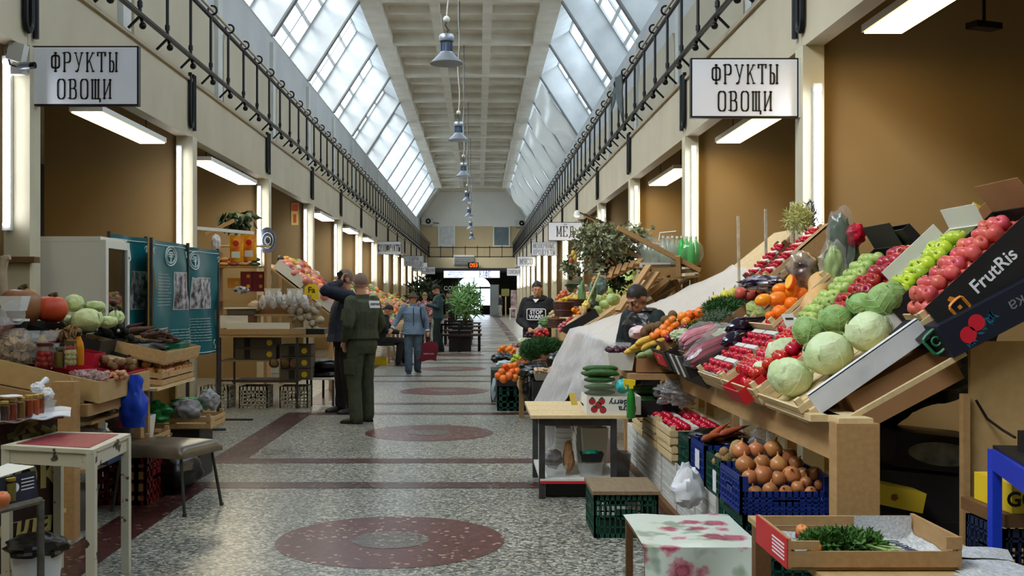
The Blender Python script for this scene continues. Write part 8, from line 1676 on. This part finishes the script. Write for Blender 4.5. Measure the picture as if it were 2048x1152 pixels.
for i,(x,y,w,c)in enumerate([(492,573,.17,(112,24,40)),(492,553,.17,(120,28,44)),(517,573,.17,(108,20,38)),(517,553,.17,(112,24,40)),(468,566,.2,(190,130,50))]):
 p=P(x,y+10,Y+.1);q=carton('food_box','%s boxed food on the bottom shelf, %s'%('dark red' if i<4 else 'orange',['left lower','left upper','right lower','right upper','beside the scale'][i]),w,.2,.145,Tr(p.x-w/2,p.y,p.z),mat('box_%d'%i,c,.4),CARD,lid=True);MB().lathe([(0,0),(.028,0),(.028,.002),(0,.002)],12,(w*.7,-.001,.08),rot(90,0,0)).build('emblem',mat('emblem_gold',(214,150,60),.5),q)
CH=mat('chip_bag_yellow',(240,190,20),.3,c2=(214,96,30),ns=7,nw=.3)
for i,(x,y,lb)in enumerate(((473,497,'yellow snack bag hanging from the white bar, nearer the banner'),(499,495,'yellow snack bag hanging from the white bar, nearer the plate'))):
 YY=15.3+.23*i;p=P(x,y,YY);t=thing('snack_bag',lb,'bag',p,'yellow snack bags')
 MB().grid(lambda u,v:p+Vector((.19*(u-.5),-.05*math.sin(math.pi*u)*math.sin(math.pi*v),.38*(v-.5))),8,8,thick=(0,.02,0)).build('bag_body',CH,t);MB().obox(p+Vector((0,-.052,-.09)),(.12,.004,.09)).build('white_label',BWH,t);MB().lathe([(0,0),(.045,0),(0,.004)],14,p+Vector((0,-.05,.07)),rot(90,0,0)).build('red_badge',REDC,t)
 for s in(-.04,.04):MB().tube([p+Vector((s,0,.18)),P(x,465,YY)],.005,5).build('string',m_lampwhite,t)
MB().bar((-3.85,14.5,2.42),P(506,466,15.6),.045).solo('hanging_bar',FRW,'white metal bar over the hanging snack bags','bar');MB().bar(P(412,468,15.7),P(468,441,15.7),.05).solo('wooden_bar',W1,'slanting wooden bar above the white metal bar','bar')
bag('white_bag','white and blue carrier hanging at the end of the white bar',P(432,487,15.5),(.07,.05,.13),BAGW,211,amp=.3)
leafy('hanging_plant','dark trailing plant hanging on the brown wall above the snack bags','plant',P(474,437,16.4),(.26,.15,.15),LEAFD,110,.15,.055,212,up=-1.6,stems=[([P(474,470,16.4),P(474,425,16.4),P(450,430,16.4)],.01),([P(474,425,16.4),P(500,435,16.4)],.008)])
p=P(537,481,19.28);t=thing('round_plate','round blue patterned plate hanging on the tube lamp pillar','plate',p);Mx=rot(90,0,-35)
MB().lathe([(.0,.0),(.12,.0),(.23,.024),(.236,.034),(.12,.014),(0,.012)],28,p,Mx).build('plate_body',mat('plate_blue',(72,76,100),.4,c2=(44,48,66),ns=20),t)
for r,m in((.07,BWH),(.04,BLKP),(.14,BWH)):MB().tube([p+Mx@Vector((r*math.cos(k*.2618),r*math.sin(k*.2618),.018+r*.03))for k in range(24)],.006,5,closed=True).build('ring_pattern',m,t)
MB().tube([P(536+3*math.sin(i),525+7*i,19.28)for i in range(8)],[.05+.02*(i%2)for i in range(8)],8).solo('garlic_braid',mat('braid_brown',(150,130,110),.7,c2=(90,70,56),ns=18),'brown braided garlic hanging below the round plate','garlic')
a=P(582,450,24.82);c=P(597,406,24.82);t=thing('price_sign','yellow and red paper sign on the brown partition','sign',((a.x+c.x)/2,a.y,a.z));MB().box((a.x,a.y,a.z),(c.x,a.y+.01,c.z)).build('sheet',mat('sign_yellow',(226,196,110),.6),t);MB().box((a.x+.01,a.y-.003,a.z+.32),(c.x-.01,a.y,c.z-.02)).box((a.x+.05,a.y-.003,a.z+.05),(c.x-.05,a.y,a.z+.25)).build('red_print',mat('sign_red',(206,90,60),.6),t)
p=P(623,583,17.0);t=thing('yellow_bag','yellow carrier bag with black letters hanging behind the navy jacket','bag',p);MB().prism([p+Vector(v)for v in((-.11,0,-.12),(.11,0,-.12),(.11,0,.07),(.04,0,.12),(-.04,0,.12),(-.11,0,.07))],(0,.03,0)).build('bag_body',mat('bag_yellow',(226,200,30),.4),t);ftext('Fa',p+Vector((0,-.002,.02)),(1,0,0),(0,0,1),.13,m_ink,t,bold=.003)
# far produce slopes
def cart_row(sg,x0,z0,ang,w,y0,n,step,lab):
 for i in range(n):carton('fruit_box',lab%nth[i],w,step*.9,.16,slope((x0,y0+i*step+(step*.9 if sg<0 else 0),z0),ang,sg),CARDW if i<2 else BLK,CARD)
bench('stall_bench','steep bench carrying the open fruit cartons behind the navy jacket',-2.33,1.18,-3.4,2.02,17.15,19.75)
cart_row(-1,-2.35,1.22,38,.55,17.2,4,.62,'steep open fruit carton behind the navy jacket, %s along the aisle')
cart_row(-1,-2.85,1.62,38,.55,17.2,4,.62,'upper steep fruit carton behind the navy jacket, %s along the aisle')
FAR=[('far_pink',(206,110,104),(222,160,140)),('far_green',(120,160,70),(170,190,110)),('far_yellow',(226,190,80),(206,150,50)),('far_white',(220,210,190),(190,180,150)),('far_red',(170,40,50),(200,90,70)),('far_orange',(232,130,40),(240,160,70)),('far_dark',(70,40,60),(44,60,40))]
FT=[ballfruit(n,c,c2,'','fruit','small far %s fruit'%n[4:],.06,(1,1,.92),.4,.08,ns=8,n=9,m=6)for n,c,c2 in FAR]
def heap(sg,x0,z0,x1,z1,y0,y1,label):
 n=int((y1-y0)/.6)
 for i in range(n):
  k=R.randrange(7)if i%5 else 0
  for j in range(5):
   for q in range(3):
    t=(j+R.random()*.8)/5;y=y0+(i+(q+R.random())/3)*.6
    put(FT[k if R.random()>.25 else R.randrange(7)],(x0+(x1-x0)*t,y,z0+(z1-z0)*t+.05+R.uniform(0,.05)),'small coloured fruit on '+label,rrot(),R.uniform(.8,1.35),'fruit on '+label)
heap(-1,-2.32,1.30,-2.8,1.7,17.2,19.6,'the steep cartons behind the navy jacket');heap(-1,-2.82,1.70,-3.25,2.05,17.2,19.6,'the upper steep cartons behind the navy jacket')
bench('stall_bench','long sloping bench of mixed produce behind the uniformed person',-1.98,.78,-3.3,1.75,24.0,33.5);heap(-1,-2.0,.80,-3.3,1.76,24.1,33.4,'the slope behind the uniformed person')
bench('stall_bench','farther sloping bench of mixed produce under the dried fruit sign',-2.2,.8,-3.4,1.5,35,44);heap(-1,-2.2,.82,-3.4,1.5,35.2,43.8,'the slope under the dried fruit sign')
bench('stall_bench','far sloping bench of mixed produce beyond the hooded person',1.5,.8,2.6,1.5,20,30);heap(1,1.5,.82,2.6,1.5,20.2,29.8,'the bench beyond the hooded person')
carton('yellow_box','yellow crate on the floor under the seated person',.5,.4,.16,Tr(-2.5,23.35,0),YELC,CARD);tub('pink_bucket','pink bucket beside the seated person',(-1.62,24.2,0),.1,.13,.27,mat('bucket_pink',(214,130,140),.4))
for i,(y,s)in enumerate(((47,1),(56,1.2))):leafy('potted_plant','dark tall plant by the far pillars, %s of two'%nth[i],'plant',(-2.5,y,1.5),(.6,.6,.75),LEAFD,320,.35,.05,220+i,stems=[([(-2.5,y,0),(-2.5,y,1.6)],.05)],base=(-2.5,y,0))
# seats and planters along the hall
def seat_ring(y,label):
 x=-.5;t=thing('hall_bench',label,'bench',(x,y,0));WD=mat('bench_wood',(64,44,36),.4)
 MB().prism([(x+.68*math.cos(k*math.pi/3+.5),y+.62*math.sin(k*math.pi/3+.5),.42)for k in range(6)],(0,0,.05)).build('seat',WD,t,smooth=False);MB().box((x-.3,y-.3,0),(x+.3,y+.3,.56)).build('planter_box',BLKP,t)
 for k in range(6):a=k*math.pi/3+.5;MB().box((x+.6*math.cos(a)-.03,y+.55*math.sin(a)-.03,0),(x+.6*math.cos(a)+.03,y+.55*math.sin(a)+.03,.74 if k in(2,3,4)else.42)).build('leg',m_black,t,smooth=False)
 for k in(2,3):a,c=k*math.pi/3+.5,(k+1)*math.pi/3+.5;MB().bar((x+.6*math.cos(a),y+.55*math.sin(a),.73),(x+.6*math.cos(c),y+.55*math.sin(c),.73),.06,.05).build('back_rail',m_black,t)
for i,y in enumerate((29.3,33.2,37.5,42)):seat_ring(y,'dark six sided hall bench around a planter, %s from the viewpoint'%nth[i])
for i,(y,z,s)in enumerate(((33.2,1.2,.85),(42,1.5,1))):leafy('potted_plant',['bright green bushy plant in the second hall planter','green plant in the fourth hall planter'][i],'plant',(-.42,y,z),(.5*s,.5*s,.42*s),mat('plant_bright',(70,122,56),.5,c2=(130,170,96),ns=4),330,.36,.028,230+i,stems=[([(-.42+q,y+q,.5),(-.42-q,y,z)],.035)for q in(-.08,.08)],base=(-.42,y,.56),curl=.5)
# far vestibule fittings
for(x0,x1,z1,Y,m,lb,nm)in((980,998,2.35,80,mat('cabinet_grey',(122,128,124),.5),'tall grey cabinet beside the far doorway','cabinet'),(1022,1034,1.9,74,mat('poster_rack',(120,60,76),.6,c2=(206,196,190),ns=3,nw=.3),'narrow rack of pictures near the far right pillar','rack'),(893,915,1.7,76,mat('juice_sign',(170,60,50),.5,c2=(206,190,170),ns=4),'reddish printed board on the far left of the doorway','board')):
 a=P(x0,600,Y);c=P(x1,600,Y);t=thing(nm,lb,nm,((a.x+c.x)/2,Y,0));MB().box((a.x,Y,.02),(c.x,Y+.5,z1)).build('body',m,t);MB().box((a.x+.03,Y-.02,.1),(c.x-.03,Y,z1*.55)).box((a.x+.03,Y-.02,z1*.57),(c.x-.03,Y,z1-.06)).build('front_panel',m,t)
ftext('СОКИ',P(904,577,75.97),(1,0,0),(0,0,1),.4,m_signw,[o for o in bpy.data.objects if o.name=='board.003' or o.get('label')=='reddish printed board on the far left of the doorway'][-1])
t=thing('white_stool','white stool near the far right pillars','stool',(2.15,68,0));MB().box((1.95,67.8,.68),(2.4,68.2,.74)).build('seat',FRW,t)
for x in(1.97,2.35):
 for y in(67.83,68.14):MB().box((x,y,0),(x+.05,y+.05,.68)).build('leg',FRW,t)
t=thing('lamp_stand','pale post with a small square board by the far cabinet','stand',(1.9,75,0));MB().box((1.86,75,0),(1.94,75.08,1.5)).build('post',W1,t);MB().box((1.6,74.97,1.5),(2.15,75,2.0)).build('board',mat('board_olive',(120,116,60),.6),t)
bpy.data.scenes.remove(TMP)
